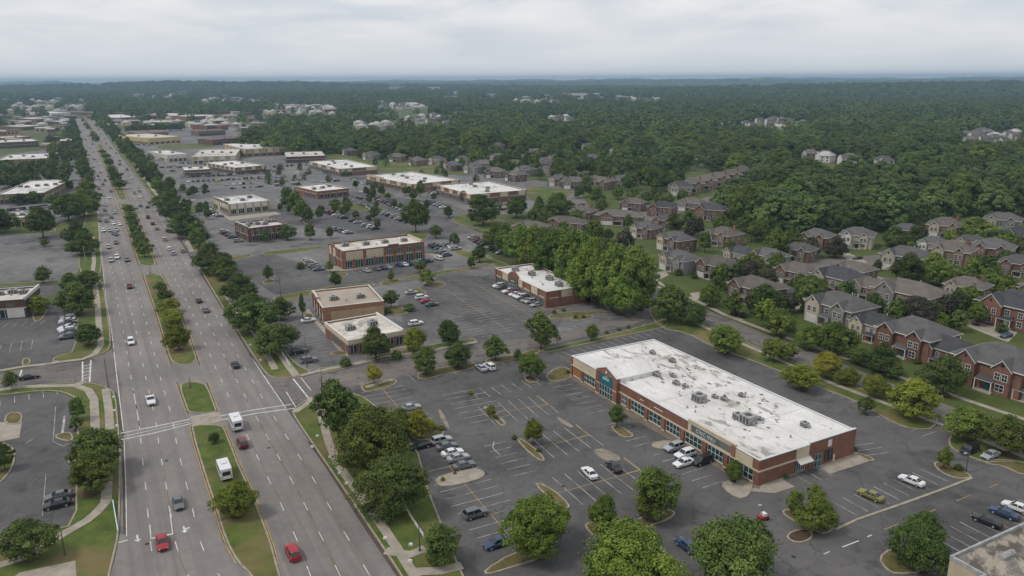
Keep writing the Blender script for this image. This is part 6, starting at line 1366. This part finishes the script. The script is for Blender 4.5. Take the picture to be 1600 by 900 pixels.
for k, x, y, lb, rz, s in HS: house(k, x, y, lb, rz, s)
# brick apartments and the attached grey-roofed homes
for (k, x, y, lb, rz, s, sx) in (('redplain', 1105, 344, 'long brick apartment house beside the wood', .6, 1.0, 1.1), ('redplain', 1030, 338, 'left brick apartment house with grey roof', .6, .9, 1.0), ('redgrey', 1035, 358, 'low brick home with white crossed gables', .4, .8, 1.1),
        ('brickplain', 965, 352, 'long grey-roofed home behind the tree belt', .7, .9, 1.8), ('brickplain', 880, 362, 'second long grey-roofed home behind the tree belt', .6, .85, 1.7), ('brickplain', 825, 368, 'third long grey-roofed home, nearest the strip building', .6, .8, 1.4)):
    house(k, x, y, lb, rz, s, sx=sx)
for i, (x, y) in enumerate([(1062, 306), (1082, 301), (1102, 296), (1122, 291), (1142, 286), (1160, 280)]):
    house('creamdark' if i == 0 else 'stonegable', x, y, '%s unit from the left of the grey-roofed townhouse row' % ordn(i), .85, 1.08, name='townhouse', group='units of the grey-roofed townhouse row')
MID = [(540, 240), (575, 247), (617, 250), (645, 256), (678, 255), (683, 233), (710, 238), (772, 232), (775, 250), (700, 264), (735, 268), (770, 275), (797, 280), (720, 256), (812, 252), (833, 242), (865, 252), (880, 268), (915, 232), (920, 252), (955, 250), (978, 262),
       (960, 240), (895, 292), (925, 290), (935, 293), (870, 288), (885, 280), (965, 290), (985, 285), (835, 262), (850, 272), (800, 262), (1010, 252), (1035, 250), (1095, 250), (600, 238), (815, 272), (905, 262), (940, 272), (845, 258), (752, 262)]
hk = ['brickgrey', 'stonegable', 'tanbrown', 'creamgrey', 'brickplain', 'greysiding']
for i, (x, y) in enumerate(MID): house(hk[(i * 5 + i // 3) % 6], x, y + 3, '%s grey-roofed house from the left among the trees above the strip buildings' % ordn(sorted(range(len(MID)), key=lambda k: MID[k][0]).index(i)), (i % 3) * .35 + .1, .95, 'houses among the trees above the strip buildings')
# lone houses showing through the wood, far clusters
def small_house_mesh(rm, wm, nm):
    m = MB(); m.box(-6, 6, -5, 5, 0, 5.2); m.f = m.f[1:]; m.m = m.m[1:]; A, B, C_, D_ = (-6.5, -5.5, 5.2), (6.5, -5.5, 5.2), (6.5, 5.5, 5.2), (-6.5, 5.5, 5.2); r0, r1 = (-2.5, 0, 8.4), (2.5, 0, 8.4)
    m.face([A, B, r1, r0], 1); m.face([B, C_, r1], 1); m.face([C_, D_, r0, r1], 1); m.face([D_, A, r0], 1)
    for x in (-4, 0, 4): m.box(x - .6, x + .6, -5.05, -5, 3.2, 4.5, 2, True); m.box(x - .6, x + .6, -5.05, -5, .9, 2.2, 2, True)
    m.face([(-5.5, -5.6, 0), (-1.5, -5.6, 0), (-1.5, -5.6, 5.2), (-3.5, -5.6, 7.4), (-5.5, -5.6, 5.2)], 3)
    return m.mesh(nm, [wm, rm, GLASS, TRIM])
SHM = [small_house_mesh(R_SHG, SID_CREAM, 'small_house_a'), small_house_mesh(R_SHB, B_TAN, 'small_house_b'), small_house_mesh(R_SHG, S_WHITE, 'small_house_c'), small_house_mesh(R_PALE, S_WHITE, 'small_house_d'), small_house_mesh(R_PALE, S_CREAM, 'small_house_e'), small_house_mesh(R_SHRED, S_WHITE, 'small_house_f')]
def small_house(x, y, where, s=1.0, lift=0, var=None):
    p = P(x, y); 
    for _ in range(3): p = P(x, y, terrain(p.x, p.y) + lift)
    o = link(bpy.data.objects.new('house', crng.choice(SHM[:4]) if var is None else SHM[var])); o.location = (p.x, p.y, terrain(p.x, p.y)); o.rotation_euler.z = UANG + math.pi + crng.uniform(-.6, .9); o.scale = (s, s, s)
    tag(o, 'small distant pale-walled house ' + where, 'house', 'small distant houses ' + where); HOUSEPOS.append((p.x, p.y, 10 * s))
hr = random.Random(8)
CL = [(1290, 1285, 246, 250, 3, 'behind the bright oak'), (1265, 1265, 246, 246, 1, 'showing a white wall in the wood'), (1320, 1330, 252, 256, 2, 'left in the middle of the wood'), (1380, 1382, 256, 258, 1, 'in the middle of the wood'), (1455, 1520, 315, 320, 0, 'x'),
      (1200, 1258, 186, 202, 12, 'in the clearing of the wood'), (1125, 1195, 186, 198, 7, 'left of the wood clearing'), (1508, 1595, 207, 224, 16, 'in the far right estate'),
      (560, 610, 192, 206, 9, 'in the wood above the tan store'), (590, 700, 184, 200, 14, 'in the wood left of centre'), (850, 905, 183, 190, 6, 'in the wood right of centre'), (650, 690, 178, 186, 6, 'near the small white roof')]
for x0, x1, y0, y1, n, where in CL:
    for k in range(n): small_house(hr.uniform(x0, x1), hr.uniform(y0, y1) + 3, where, 1.15, 0)
small_house(1518, 283, 'between the near trees of the wood', 1.2); small_house(1462, 322, 'at the wood edge above the purple trees', 1.1)
FARC = [(445, 525, 168, 174, 26, 'beyond the wood'), (590, 665, 166, 172, 26, 'beyond the wood'), (400, 520, 176, 181, 12, 'beyond the wood'), (0, 130, 158, 178, 30, 'far left beyond the roofs'), (60, 110, 186, 205, 12, 'left of the highway end'), (210, 300, 150, 154, 12, 'below the wooded ridge'),
        (320, 420, 155, 160, 18, 'beyond the ridge foot'), (800, 880, 157, 163, 14, 'left of the long white hospital'), (940, 1040, 155, 158, 8, 'right of the long white hospital'), (165, 330, 186, 200, 14, 'among the warehouses'), (250, 400, 190, 206, 16, 'among the red stores')]
for x0, x1, y0, y1, n, where in FARC:
    for k in range(n): small_house(hr.uniform(x0, x1), hr.uniform(y0, y1), where, 1.45 if y0 < 172 else 1.1, 0, crng.choice((3, 4, 3, 4, 2, 0, 5)))
def block(x, y, wpx, h, label, name='warehouse', m=None, cat='building', d=40):
    p = P(x, y)
    for _ in range(4): p = P(x, y, terrain(p.x, p.y))
    dep = proj(p)[2]; w_ = wpx * dep / F; mb = MB(); mb.box(-w_ / 2, w_ / 2, 0, d, -6, h); mb.box(-w_ / 2 - .5, w_ / 2 + .5, -.5, d + .5, h, h + 1, 1)
    n = max(3, int(w_ / 30))
    for k in range(n):
        x0 = -w_ / 2 + w_ * (k + .2) / n; mb.box(x0, x0 + w_ / n * .6, -.1, 0, h * .35, h * .7, 2, True)
    o = mb.obj(name, [m or S_WHITE, R_WHITE, GLASS]); o.location = (p.x, p.y, terrain(p.x, p.y)); tag(o, label, cat); HOUSEPOS.append((p.x, p.y + d / 2, w_ / 2)); return o
block(909, 156, 54, 22, 'long white building standing above the far forest', 'office_building'); block(678, 144, 34, 14, 'pale long warehouse roof in the far forest left of centre'); block(706, 147, 28, 12, 'second pale warehouse right of the long far one'); block(149, 141, 22, 14, 'pale far building on the left horizon'); block(120, 139, 14, 12, 'smaller pale far building on the left horizon'); block(1190, 139, 5, 30, 'tiny white tower block near the right horizon', 'tower_block', d=20); block(179, 143, 6, 16, 'small orange-white building on the ridge flank', 'tower_block', d=20)
# more homes behind the grove
for i, (k, x, y, rz) in enumerate([('stonegable', 905, 345, .5), ('brickgrey', 1000, 372, .3), ('brickplain', 985, 330, .6), ('tanbrown', 1075, 330, .5), ('greysiding', 1190, 418, .1), ('brickgrey', 1240, 408, .3), ('tanbrown', 1350, 470, .1), ('brickplain', 1322, 440, .1), ('creamgrey', 1452, 398, .35), ('brickgrey', 1512, 395, .35), ('redgrey', 1585, 432, .3), ('stonegable', 1500, 470, .2)]):
    house(k, x, y, '%s infill house from the left among the neighbourhood gardens' % ordn(sorted([905, 1000, 985, 1075, 1190, 1240, 1350, 1322, 1452, 1512, 1585, 1500]).index(x)), rz, .88)
for i, (x, y, c, kd) in enumerate([(1190, 425, 'silver', 'suv'), (1340, 405, 'black', 'sedan'), (1246, 470, 'white', 'suv'), (1580, 474, 'grey', 'sedan'), (1170, 420, 'blue', 'sedan'), (1345, 424, 'white', 'pickup'), (1022, 435, 'grey', 'suv'), (1480, 490, 'silver', 'sedan')]):
    car(x, y, UANG + 1.4, kd, c, '%s %s parked at the kerb or drive, %s from the left in the neighbourhood' % (c, 'pickup' if kd == 'pickup' else 'car', ordn(sorted([1190, 1340, 1246, 1580, 1170, 1345, 1022, 1480]).index(x))))
for i in range(34):
    x0, x1, y0, y1 = [(200, 300, 148, 152), (320, 420, 152, 158), (445, 530, 164, 172), (590, 670, 163, 170), (0, 110, 150, 170), (560, 640, 140, 146), (690, 790, 148, 156), (940, 1060, 150, 156), (820, 880, 150, 158)][i % 9]
    block(crng.uniform(x0, x1), crng.uniform(y0, y1), crng.uniform(9, 24), crng.uniform(7, 11), 'long low pale-roofed block in the far built-up strip', 'warehouse', crng.choice([S_WHITE, S_TAN, B_RED, S_CREAM]), d=26)['group'] = 'low pale blocks of the far built-up strips'
kr = random.Random(31)
for i in range(64):
    if i < 24: x_, y_, wh = kr.uniform(-5, 112), kr.uniform(178, 236), 'left of the highway'
    elif i < 50: x_, y_, wh = kr.uniform(172, 420), kr.uniform(177, 206), 'right of the highway end'
    else: x_, y_, wh = kr.uniform(395, 520), kr.uniform(160, 178), 'above the wood'
    if any(abs(a - x_) < 30 and abs(b_ - y_) < 5 for a, b_ in [(o_['px'], o_['py']) for o_ in scene.objects if 'px' in o_]): continue
    o_ = block(x_, y_, kr.uniform(8, 22), kr.uniform(4.5, 7), 'small pale-roofed shop or depot %s' % wh, 'shop_building', kr.choice([B_TAN, S_TAN, B_RED, S_CREAM, B_BROWN]), d=18); o_['group'] = 'small pale-roofed buildings %s' % wh; o_.data.materials[1] = kr.choice([R_WHITE2, R_PALE, R_SHRED, R_TAN, R_WHITE]); o_.rotation_euler.z = UANG - math.pi / 2 + kr.uniform(-.2, .2)
# far masts
for x, y, hh in ((282, 134, 70), (506, 130, 60)):
    p = P(x, y)
    for _ in range(4): p = P(x, y + 1, terrain(p.x, p.y))
    if p.y < 14000:
        mb = MB(); mb.tube((0, 0, -5), (0, 0, hh * .5), 1.6, .8, 6); o = mb.obj('radio_mast', METAL); o.location = (p.x, p.y, terrain(p.x, p.y)); tag(o, 'thin mast on the horizon above the %s' % ('wooded ridge' if x < 400 else 'far left-centre forest'), 'mast')

# ------------------------------------------------------------------ poles, rails and small street things
M_POLE = flat('dark_pole', (0.10, 0.095, 0.09)); M_POLEL = flat('galvanised_pole', (0.42, 0.43, 0.44)); M_SIGN = flat('sign_white', (.7, .7, .7)); M_BLUE = flat('sign_blue', (.12, .3, .42))
def pole(x, y, ty, label, name='street_lamp', arm=2.0, adir=None, m=None, cat='street lamp', r=.09):
    p = P(x, y); _, h, _ = size_px(x, y, ty, 4); o = empty(name, (p.x, p.y, 0.12)); tag(o, label, cat)
    mb = MB(); mb.tube((0, 0, 0), (0, 0, h), r * 1.3, r * .8, 8); mb.tube((0, 0, 0), (0, 0, .5), r * 2.2, r * 2.0, 8); mb.obj('pole', m or M_POLE, o)
    if arm:
        d = adir or -VAX; mb = MB(); mb.tube((0, 0, h - .1), (d.x * arm, d.y * arm, h + .15), .05, .04, 6); mb.obj('arm', m or M_POLE, o); mb = MB(); c = Vector((d.x * arm, d.y * arm, h + .1)); mb.box(c.x - .3, c.x + .3, c.y - .16, c.y + .16, h + .05, h + .2, 0, True); mb.obj('lamp_head', M_POLEL, o)
    return o
def signal(x, y, ty, armpx, label):
    o = pole(x, y, ty, label, 'traffic_signal', 0, cat='traffic signal', r=.12); h = size_px(x, y, ty, 4)[1]; d = (P(*armpx) - P(x, y)); d.z = 0; L = d.length; d.normalize()
    mb = MB(); mb.tube((0, 0, h - .3), (d.x * L, d.y * L, h), .09, .05, 6); mb.obj('arm', M_POLE, o)
    for k in (.55, .95):
        mb = MB(); c = d * L * k; mb.box(c.x - .18, c.x + .18, c.y - .18, c.y + .18, h - 1.1, h - .05, 0, True); mb.obj('signal_head', M_POLE, o)
pole(170, 607, 560, 'dark leaning utility pole on the left street corner', 'utility_pole', 0, cat='pole'); pole(480, 574, 528, 'tall dark pole beside the corner lawn and parked cars', 'utility_pole', 0, cat='pole'); pole(503, 601, 578, 'dark pole at the cross street kerb', 'utility_pole', 0, cat='pole')
pole(102, 868, 830, 'black lamp post on the near left lawn', 'lamp_post', 0, cat='lamp post'); pole(298, 607, 590, 'short dark pole on the median nose', 'sign_post', 0, cat='sign post'); pole(235, 428, 420, 'dark signal post on the upper median nose', 'sign_post', 0, cat='sign post')
pole(391, 560, 545, 'slim post in front of the flat-roofed block', 'sign_post', 0, cat='sign post') if False else None
pole(134, 410, 384, 'pale lamp pole beside the empty left lot', 'street_lamp', 0, None, M_POLEL); pole(1509, 738, 708, 'lamp pole on the island by the black car bay', 'street_lamp', 1.2, None, M_POLE)
pole(656, 862, 822, 'thin dark pole beside the white rail in the lower verge', 'utility_pole', 0, cat='pole'); pole(1189, 815, 790, 'thin pole next to the red machine', 'sign_post', .6, None, M_POLE, 'sign post', .05)
pole(439, 464, 432, 'dark lamp pole left of the tan-roofed block', 'street_lamp', 1.4); pole(1165, 450, 430, 'lamp pole by the front row houses', 'street_lamp', 0); pole(1505, 510, 490, 'low lamp on the pale driveway', 'street_lamp', 0, None, M_POLEL)
pole(879, 585, 560, 'yellowish post on the island at the left front of the long building', 'sign_post', 0, None, M_YEL, 'sign post', .12)
def rail(pxs, label, name='white_rail', hh=.9):
    pts = [P(*q) for q in pxs]; o = empty(name, pts[0]); tag(o, label, 'railing'); base = pts[0]
    for a, b in zip(pts[:-1], pts[1:]):
        mb = MB(); d = (b - a).normalized(); n = Vector((-d.y, d.x, 0)) * .05; a_, b_ = a - base, b - base
        for z in (.45, hh): mb.prism([(v.x, v.y) for v in (a_ - n, b_ - n, b_ + n, a_ + n)], .15 + z - .12, .15 + z)
        mb.obj('rail', TRIM, o); k = max(1, int((b - a).length / 2.2))
        for i in range(k + 1):
            c = a_.lerp(b_, i / k); mb = MB(); mb.box(c.x - .06, c.x + .06, c.y - .06, c.y + .06, 0, .15 + hh + .05); mb.obj('post', TRIM, o)
rail([(632, 794), (647, 820), (662, 842)], 'white rail on the lawn below the round dense tree'); rail([(437, 548), (446, 562), (454, 576)], 'white rail running from the corner tree to the walk'); rail([(497, 626), (507, 645)], 'short white rail at the crosswalk corner')
# leaning banner post by the highway
p = P(185, 835); q = P(177, 787); o = empty('banner_rail', (p.x, p.y, 0)); tag(o, 'long pale blue-white guard rail beside the lower left highway kerb', 'railing')
d = q - p; n = Vector((-d.y, d.x, 0)).normalized() * .09
mb = MB(); mb.prism([v.xy for v in (-n, n, d + n, d - n)][::-1], .35, .85); mb.obj('rail', flat('pale_blue_white', (.55, .62, .66)), o)
for t in (.05, .35, .65, .95): mb = MB(); c = d * t; mb.box(c.x - .07, c.x + .07, c.y - .07, c.y + .07, 0, .35); mb.obj('post', M_POLEL, o)
# small markers on the verges
def marker(x, y, label, m=None, w_=.35, hh=.4):
    p = P(x, y); mb = MB(); mb.box(-w_, w_, -.2, .2, 0, hh * .5); mb.box(-w_ * .8, w_ * .8, -.16, .16, hh * .5, hh); o = mb.obj('utility_box', m or M_SIGN); o.location = (p.x, p.y, .12); tag(o, label, 'utility box', 'small utility boxes on the verges'); return o
for i, (x, y) in enumerate([(516, 716), (531, 741), (542, 757), (602, 843), (391, 540), (407, 564), (358, 490), (362, 494), (642, 853), (641, 879), (178, 622), (179, 643), (183, 667), (161, 452), (186, 712), (488, 700), (496, 683)]): marker(x, y, 'small pale utility marker on the highway verge grass')
# red machine near the bottom island
p = P(1192, 812); o = empty('utility_cart', (p.x, p.y, .03), .4); tag(o, 'small red and white cart standing by the brown island', 'cart')
mb = MB(); mb.box(-.9, .9, -.55, .55, .35, .8, 0); mb.box(-.2, .5, -.45, .45, .8, 1.3, 1); mb.obj('body', [PAINT['red'], PAINT['white']], o)
for x in (-.6, .6):
    for y in (-.5, .5): mb = MB(); mb.tube((x, y - .08, .25), (x, y + .08, .25), .25, .25, 10); mb.obj('wheel', RUB, o)

# ------------------------------------------------------------------ woods
def in_poly(x, y, poly):
    c = False; n = len(poly); j = n - 1
    for i in range(n):
        xi, yi = poly[i]; xj, yj = poly[j]
        if (yi > y) != (yj > y) and x < (xj - xi) * (y - yi) / (yj - yi) + xi: c = not c
        j = i
    return c
WOOD = [(372, 232), (420, 240), (520, 246), (560, 244), (620, 250), (690, 248), (760, 250), (850, 250), (930, 255), (1005, 270), (1040, 282), (1110, 272), (1160, 285), (1190, 300), (1135, 330), (1128, 360), (1160, 372), (1240, 376), (1330, 372), (1400, 362), (1460, 350), (1530, 345), (1700, 345), (1720, 100), (1200, 140), (1000, 172), (700, 185), (372, 190)]
HOLES = [[(1190, 184), (1262, 184), (1265, 206), (1190, 200)], [(1505, 206), (1600, 206), (1600, 226), (1505, 222)], [(585, 184), (700, 184), (700, 204), (585, 204)], [(445, 167), (525, 167), (525, 176), (445, 176)], [(590, 165), (665, 165), (665, 174), (590, 174)], [(0, 158), (110, 158), (110, 176), (0, 176)]]
wr = np.random.RandomState(12)
HP_ = np.array([(a, b, c) for a, b, c in HOUSEPOS])
pts = []
def candidate(px, py, r):
    d = np.hypot(HP_[:, 0] - px, HP_[:, 1] - py)
    return not (d < HP_[:, 2] * .85 + r * .55).any()
near = []; far = []
SH_ = np.array([(*proj((o.location.x, o.location.y, o.location.z)),) for o in scene.objects if o.get('category') in ('house', 'building') and o.location.y > 650 and 'group' in o or o.name.startswith(('office', 'warehouse', 'tower'))])
def hides(u, v, dep, s):
    hp = 15 * s * F / dep; wd = (9 * s + 7) * F / dep
    return ((np.abs(SH_[:, 0] - u) < wd + np.where(SH_[:, 2] > 3000, 4, 0)) & (v > SH_[:, 1] - 1) & (v < SH_[:, 1] + hp * 0.85)).any()
# near wood: one tree at a time, on a jittered ground grid
def scatter(y0, y1, step, poly=None, dens=1.0, grow=1.0):
    ys = np.arange(y0, y1, step); out = []
    for Y in ys:
        hw_ = Y * .70 + 60
        for X in np.arange(-hw_, hw_, step):
            if wr.rand() > dens: continue
            x = X + wr.uniform(-.42, .42) * step; y = Y + wr.uniform(-.42, .42) * step
            u, v, dep = proj((x, y, terrain(x, y)))
            if u < -60 or u > 1660: continue
            if poly is not None and not poly(u, v): continue
            if any(in_poly(u, v, h_) for h_ in HOLES) and wr.rand() < .86: continue
            s = wr.uniform(.72, 1.3) * grow
            if not candidate(x, y, 6 * s): continue
            if hides(u, v, dep, s) and wr.rand() < .93: continue
            out.append((x, y, terrain(x, y), s))
    return out
wood_fn = lambda u, v: in_poly(u, v, WOOD)
A1 = scatter(380, 1300, 17.5, wood_fn)
def beyond(u, v):
    if in_poly(u, v, WOOD): return True
    if v < 178: return True
    if u < 100 and v < 200: return wr.rand() < .55
    if 150 < u < 400 and v < 200: return wr.rand() < .25
    return False
A2 = scatter(1300, 2700, 20.5, beyond, 1.0, 1.05)
A3 = scatter(2700, 5200, 29.0, beyond, 1.0, 1.7)
A1.sort(key=lambda t: proj((t[0], t[1], 0))[2])
nt_ = 0; rest = []
for (x, y, z, s) in A1:
    if nt_ < 250:
        h = 17.5 * s ** .9 * wr.uniform(.85, 1.15); wd = 22 * s * wr.uniform(.85, 1.15)
        u, v, _ = proj((x, y, z))
        side = 'right of the townhouse row' if u < 1250 else ('behind the purple pair' if u < 1400 else 'above the upper right houses')
        tree((x, y, z), h, wd, wr.choice(['f', 'f', 'f', 'g', 'd']), 'wood', 'tall crowded tree of the big wood %s' % side, 'forest tree', 'forest trees ' + side, 'forest_tree', trunk=nt_ < 60); nt_ += 1
    else: rest.append((x, y, z, s))
# scattered trees among the mid houses and lots
for i in range(150):
    for _ in range(40):
        u, v = wr.uniform(520, 1060), wr.uniform(236, 300)
        p = P(u, v)
        if candidate(p.x, p.y, 3) and not in_poly(u, v, COMM): break
    else: continue
    h = wr.uniform(8, 15); tree((p.x, p.y, 0), h, h * wr.uniform(.8, 1.05), wr.choice(['d', 'g', 'f']), 'mid' if v > 255 else 'far', 'dark garden tree between the grey-roofed houses above the strip buildings', 'tree', 'garden trees between the grey-roofed houses', 'garden_tree', trunk=False)
for i in range(150):
    for _ in range(60):
        u, v = (wr.uniform(1120, 1600), wr.uniform(378, 520)) if i < 85 else (wr.uniform(830, 1180), wr.uniform(300, 400))
        p = P(u, v)
        if candidate(p.x, p.y, 3.5) and not any(in_poly(u, v - dv, ST_U + ST_L[::-1]) for dv in (-4, 0, 10, 20, 30)) and not in_poly(u, v, COMM) and not any(in_poly(u, v, q) for q in ([(1150, 385), (1440, 398), (1420, 415), (1360, 430), (1480, 455), (1620, 440), (1620, 465), (1510, 480), (1470, 497), (1430, 484), (1140, 400)],)): break
    else: continue
    h = wr.uniform(5, 10.5); tree((p.x, p.y, 0), h, h * wr.uniform(.7, .95), wr.choice(['d', 'g', 'd', 'g', 'd', 'l', 'p']), 'mid', 'small garden tree among the detached houses of the neighbourhood', 'tree', 'small garden trees of the right neighbourhood', 'garden_tree')
BL = [(*proj(o.location)[:2],) for o in scene.objects if o.type == 'EMPTY' and o.get('category') == 'building']
for i in range(95):      # little trees on the upper lots
    for _ in range(60):
        u, v = wr.uniform(200, 760), wr.uniform(225, 345)
        p = P(u, v); ub, vb, _ = proj(p)
        if in_poly(u, v, COMM) and u > ex(RR, v) + 25 and candidate(p.x, p.y, 2) and not any(abs(a + 18 - u) < 40 and 4 > v - b_ > -26 for a, b_ in BL): break
    else: continue
    h = wr.uniform(4, 7.5); tree((p.x, p.y, 0), h, h * wr.uniform(.7, .95), 'd', 'far' if v < 290 else 'mid', 'little tree dotted over the upper parking lots', 'tree', 'little trees dotted over the upper parking lots', 'lot_tree')
for i in range(60):      # left background
    for _ in range(40):
        u, v = wr.uniform(-10, 112), wr.uniform(188, 300); p = P(u, v)
        if candidate(p.x, p.y, 2) and not any(abs(a + 35 - u) < 42 and 3 > v - b_ > -24 for a, b_ in BL): break
    else: continue
    h = wr.uniform(8, 13); tree((p.x, p.y, 0), h, h * wr.uniform(.9, 1.2), 'd', 'mid' if v > 250 else 'far', 'dark tree scattered around the left commercial roofs', 'tree', 'dark trees around the left commercial roofs', 'lot_tree', trunk=False)
# the rest of the wood reads as one mass: geometry nodes put crowns on points
def mass(name, pts_, srcs, h, label):
    me = bpy.data.meshes.new(name); n = len(pts_); me.vertices.add(n); me.vertices.foreach_set('co', np.array([(p[0], p[1], p[2] - 1.0) for p in pts_], dtype=np.float32).ravel())
    a = me.attributes.new('scl', 'FLOAT_VECTOR', 'POINT'); sc = np.array([(h * p[3] * wr.uniform(1.05, 1.35), h * p[3] * wr.uniform(1.05, 1.35), h * p[3] ** .7 * wr.uniform(.75, 1.2)) for p in pts_], dtype=np.float32); a.data.foreach_set('vector', sc.ravel())
    a = me.attributes.new('rz', 'FLOAT_VECTOR', 'POINT'); rz = np.zeros((n, 3), np.float32); rz[:, 2] = wr.rand(n) * 6.28; a.data.foreach_set('vector', rz.ravel())
    a = me.attributes.new('pick', 'INT', 'POINT'); a.data.foreach_set('value', wr.randint(0, len(srcs), n).astype(np.int32))
    o = link(bpy.data.objects.new(name, me)); o['kind'] = 'stuff'; o['label'] = label
    col = bpy.data.collections.new(name + '_sources')
    for i, s in enumerate(srcs):
        so = bpy.data.objects.new('%s_source_%d' % (name, i), s); col.objects.link(so)
    ng = bpy.data.node_groups.new(name, 'GeometryNodeTree'); ng.interface.new_socket('Geometry', in_out='INPUT', socket_type='NodeSocketGeometry'); ng.interface.new_socket('Geometry', in_out='OUTPUT', socket_type='NodeSocketGeometry')
    gi = ng.nodes.new('NodeGroupInput'); go = ng.nodes.new('NodeGroupOutput'); ip = ng.nodes.new('GeometryNodeInstanceOnPoints'); ci = ng.nodes.new('GeometryNodeCollectionInfo')
    ci.inputs['Collection'].default_value = col; ci.inputs['Separate Children'].default_value = True; ci.inputs['Reset Children'].default_value = True
    def attr(nm, ty): q = ng.nodes.new('GeometryNodeInputNamedAttribute'); q.data_type = ty; q.inputs[0].default_value = nm; return q
    asn = attr('scl', 'FLOAT_VECTOR'); arn = attr('rz', 'FLOAT_VECTOR'); apn = attr('pick', 'INT')
    ng.links.new(gi.outputs[0], ip.inputs['Points']); ng.links.new(ci.outputs[0], ip.inputs['Instance']); ip.inputs['Pick Instance'].default_value = True
    ng.links.new(apn.outputs['Attribute'], ip.inputs['Instance Index']); ng.links.new(arn.outputs['Attribute'], ip.inputs['Rotation']); ng.links.new(asn.outputs['Attribute'], ip.inputs['Scale'])
    ng.links.new(ip.outputs[0], go.inputs[0]); md = o.modifiers.new('scatter', 'NODES'); md.node_group = ng; return o
def src_mesh(cls, leafk):
    out = []
    for me in CR[cls]:
        c = me.copy(); c.materials.clear(); c.materials.append(LEAF[leafk]); out.append(c)
    return out
WS = src_mesh('wood', 'f')[:5] + src_mesh('wood', 'd')[:2] + src_mesh('wood', 'g')[:3]; FS = src_mesh('far', 'f') + src_mesh('far', 'd')[:2] + src_mesh('far', 'g')[:2]
close = [p for p in rest if p[1] < 1000]; mid_ = [p for p in rest if p[1] >= 1000]
mass('woodland', close, WS, 19, 'closed canopy of the big wood behind its nearest trees')
mass('distant_woodland', mid_ + A2 + A3, FS, 17, 'far woodland canopy reaching towards the horizon')
print('wood', len(close), len(mid_), len(A2), len(A3))
# canopy of the farthest forest as one bumpy sheet over the hills
def far_canopy():
    xs = np.linspace(-1, 1, 560); yy = np.concatenate([np.arange(4900, 8000, 45), np.arange(8000, 15000, 110)]); V = []; rr_ = np.random.RandomState(4)
    m = np.zeros((len(yy), len(xs), 3), np.float32)
    for j, y in enumerate(yy):
        hw_ = y * .74 + 200; x = xs * hw_; m[j, :, 0] = x + rr_.uniform(-.4, .4, len(xs)) * hw_ * 2 / 560; m[j, :, 1] = y + rr_.uniform(-15, 15, len(xs))
        m[j, :, 2] = [terrain(a, y) for a in x] + rr_.uniform(3, 16, len(xs)).astype(np.float32)
    v = m.reshape(-1, 3); nx = len(xs); idx = np.arange((len(yy) - 1) * nx).reshape(len(yy) - 1, nx)[:, :-1].ravel(); f = np.stack([idx, idx + 1, idx + nx + 1, idx + nx], 1)
    me = bpy.data.meshes.new('forest_canopy'); me.from_pydata(v.tolist(), [], f.tolist()); me.materials.append(mat('forest_canopy', (0.07, 0.10, 0.035), .95, (0.020, 0.034, 0.012), .012, 8, lo=.38, hi=.62)); me.update()
    o = link(bpy.data.objects.new('forest_canopy', me)); o['kind'] = 'stuff'; o['label'] = 'hazy blue forest canopy covering the hills at the horizon'
far_canopy()
# ------------------------------------------------------------------ the air
def haze():
    mb = MB(); S = GS + 400; mb.box(-S, S, -2500, S + 200, -12, 118, 0, True)
    m = bpy.data.materials.new('haze'); m.use_nodes = True; t = m.node_tree; t.nodes.clear(); v = N(t, 'ShaderNodeVolumePrincipled'); v.inputs['Color'].default_value = (.44, .65, .86, 1); v.inputs['Density'].default_value = HAZE; v.inputs['Anisotropy'].default_value = 0.2
    out = N(t, 'ShaderNodeOutputMaterial'); t.links.new(v.outputs[0], out.inputs['Volume'])
    o = mb.obj('haze', m); o['kind'] = 'stuff'; o['label'] = 'thin blue-grey summer haze in the air'
HAZE = 1.15e-4
haze()
# prototypes never placed are removed
for k, o in PROTO.items():
    if k not in USED:
        for c in list(o.children): bpy.data.objects.remove(c)
        bpy.data.objects.remove(o)
print('cars', NCARS[0], 'objects', len(scene.objects))
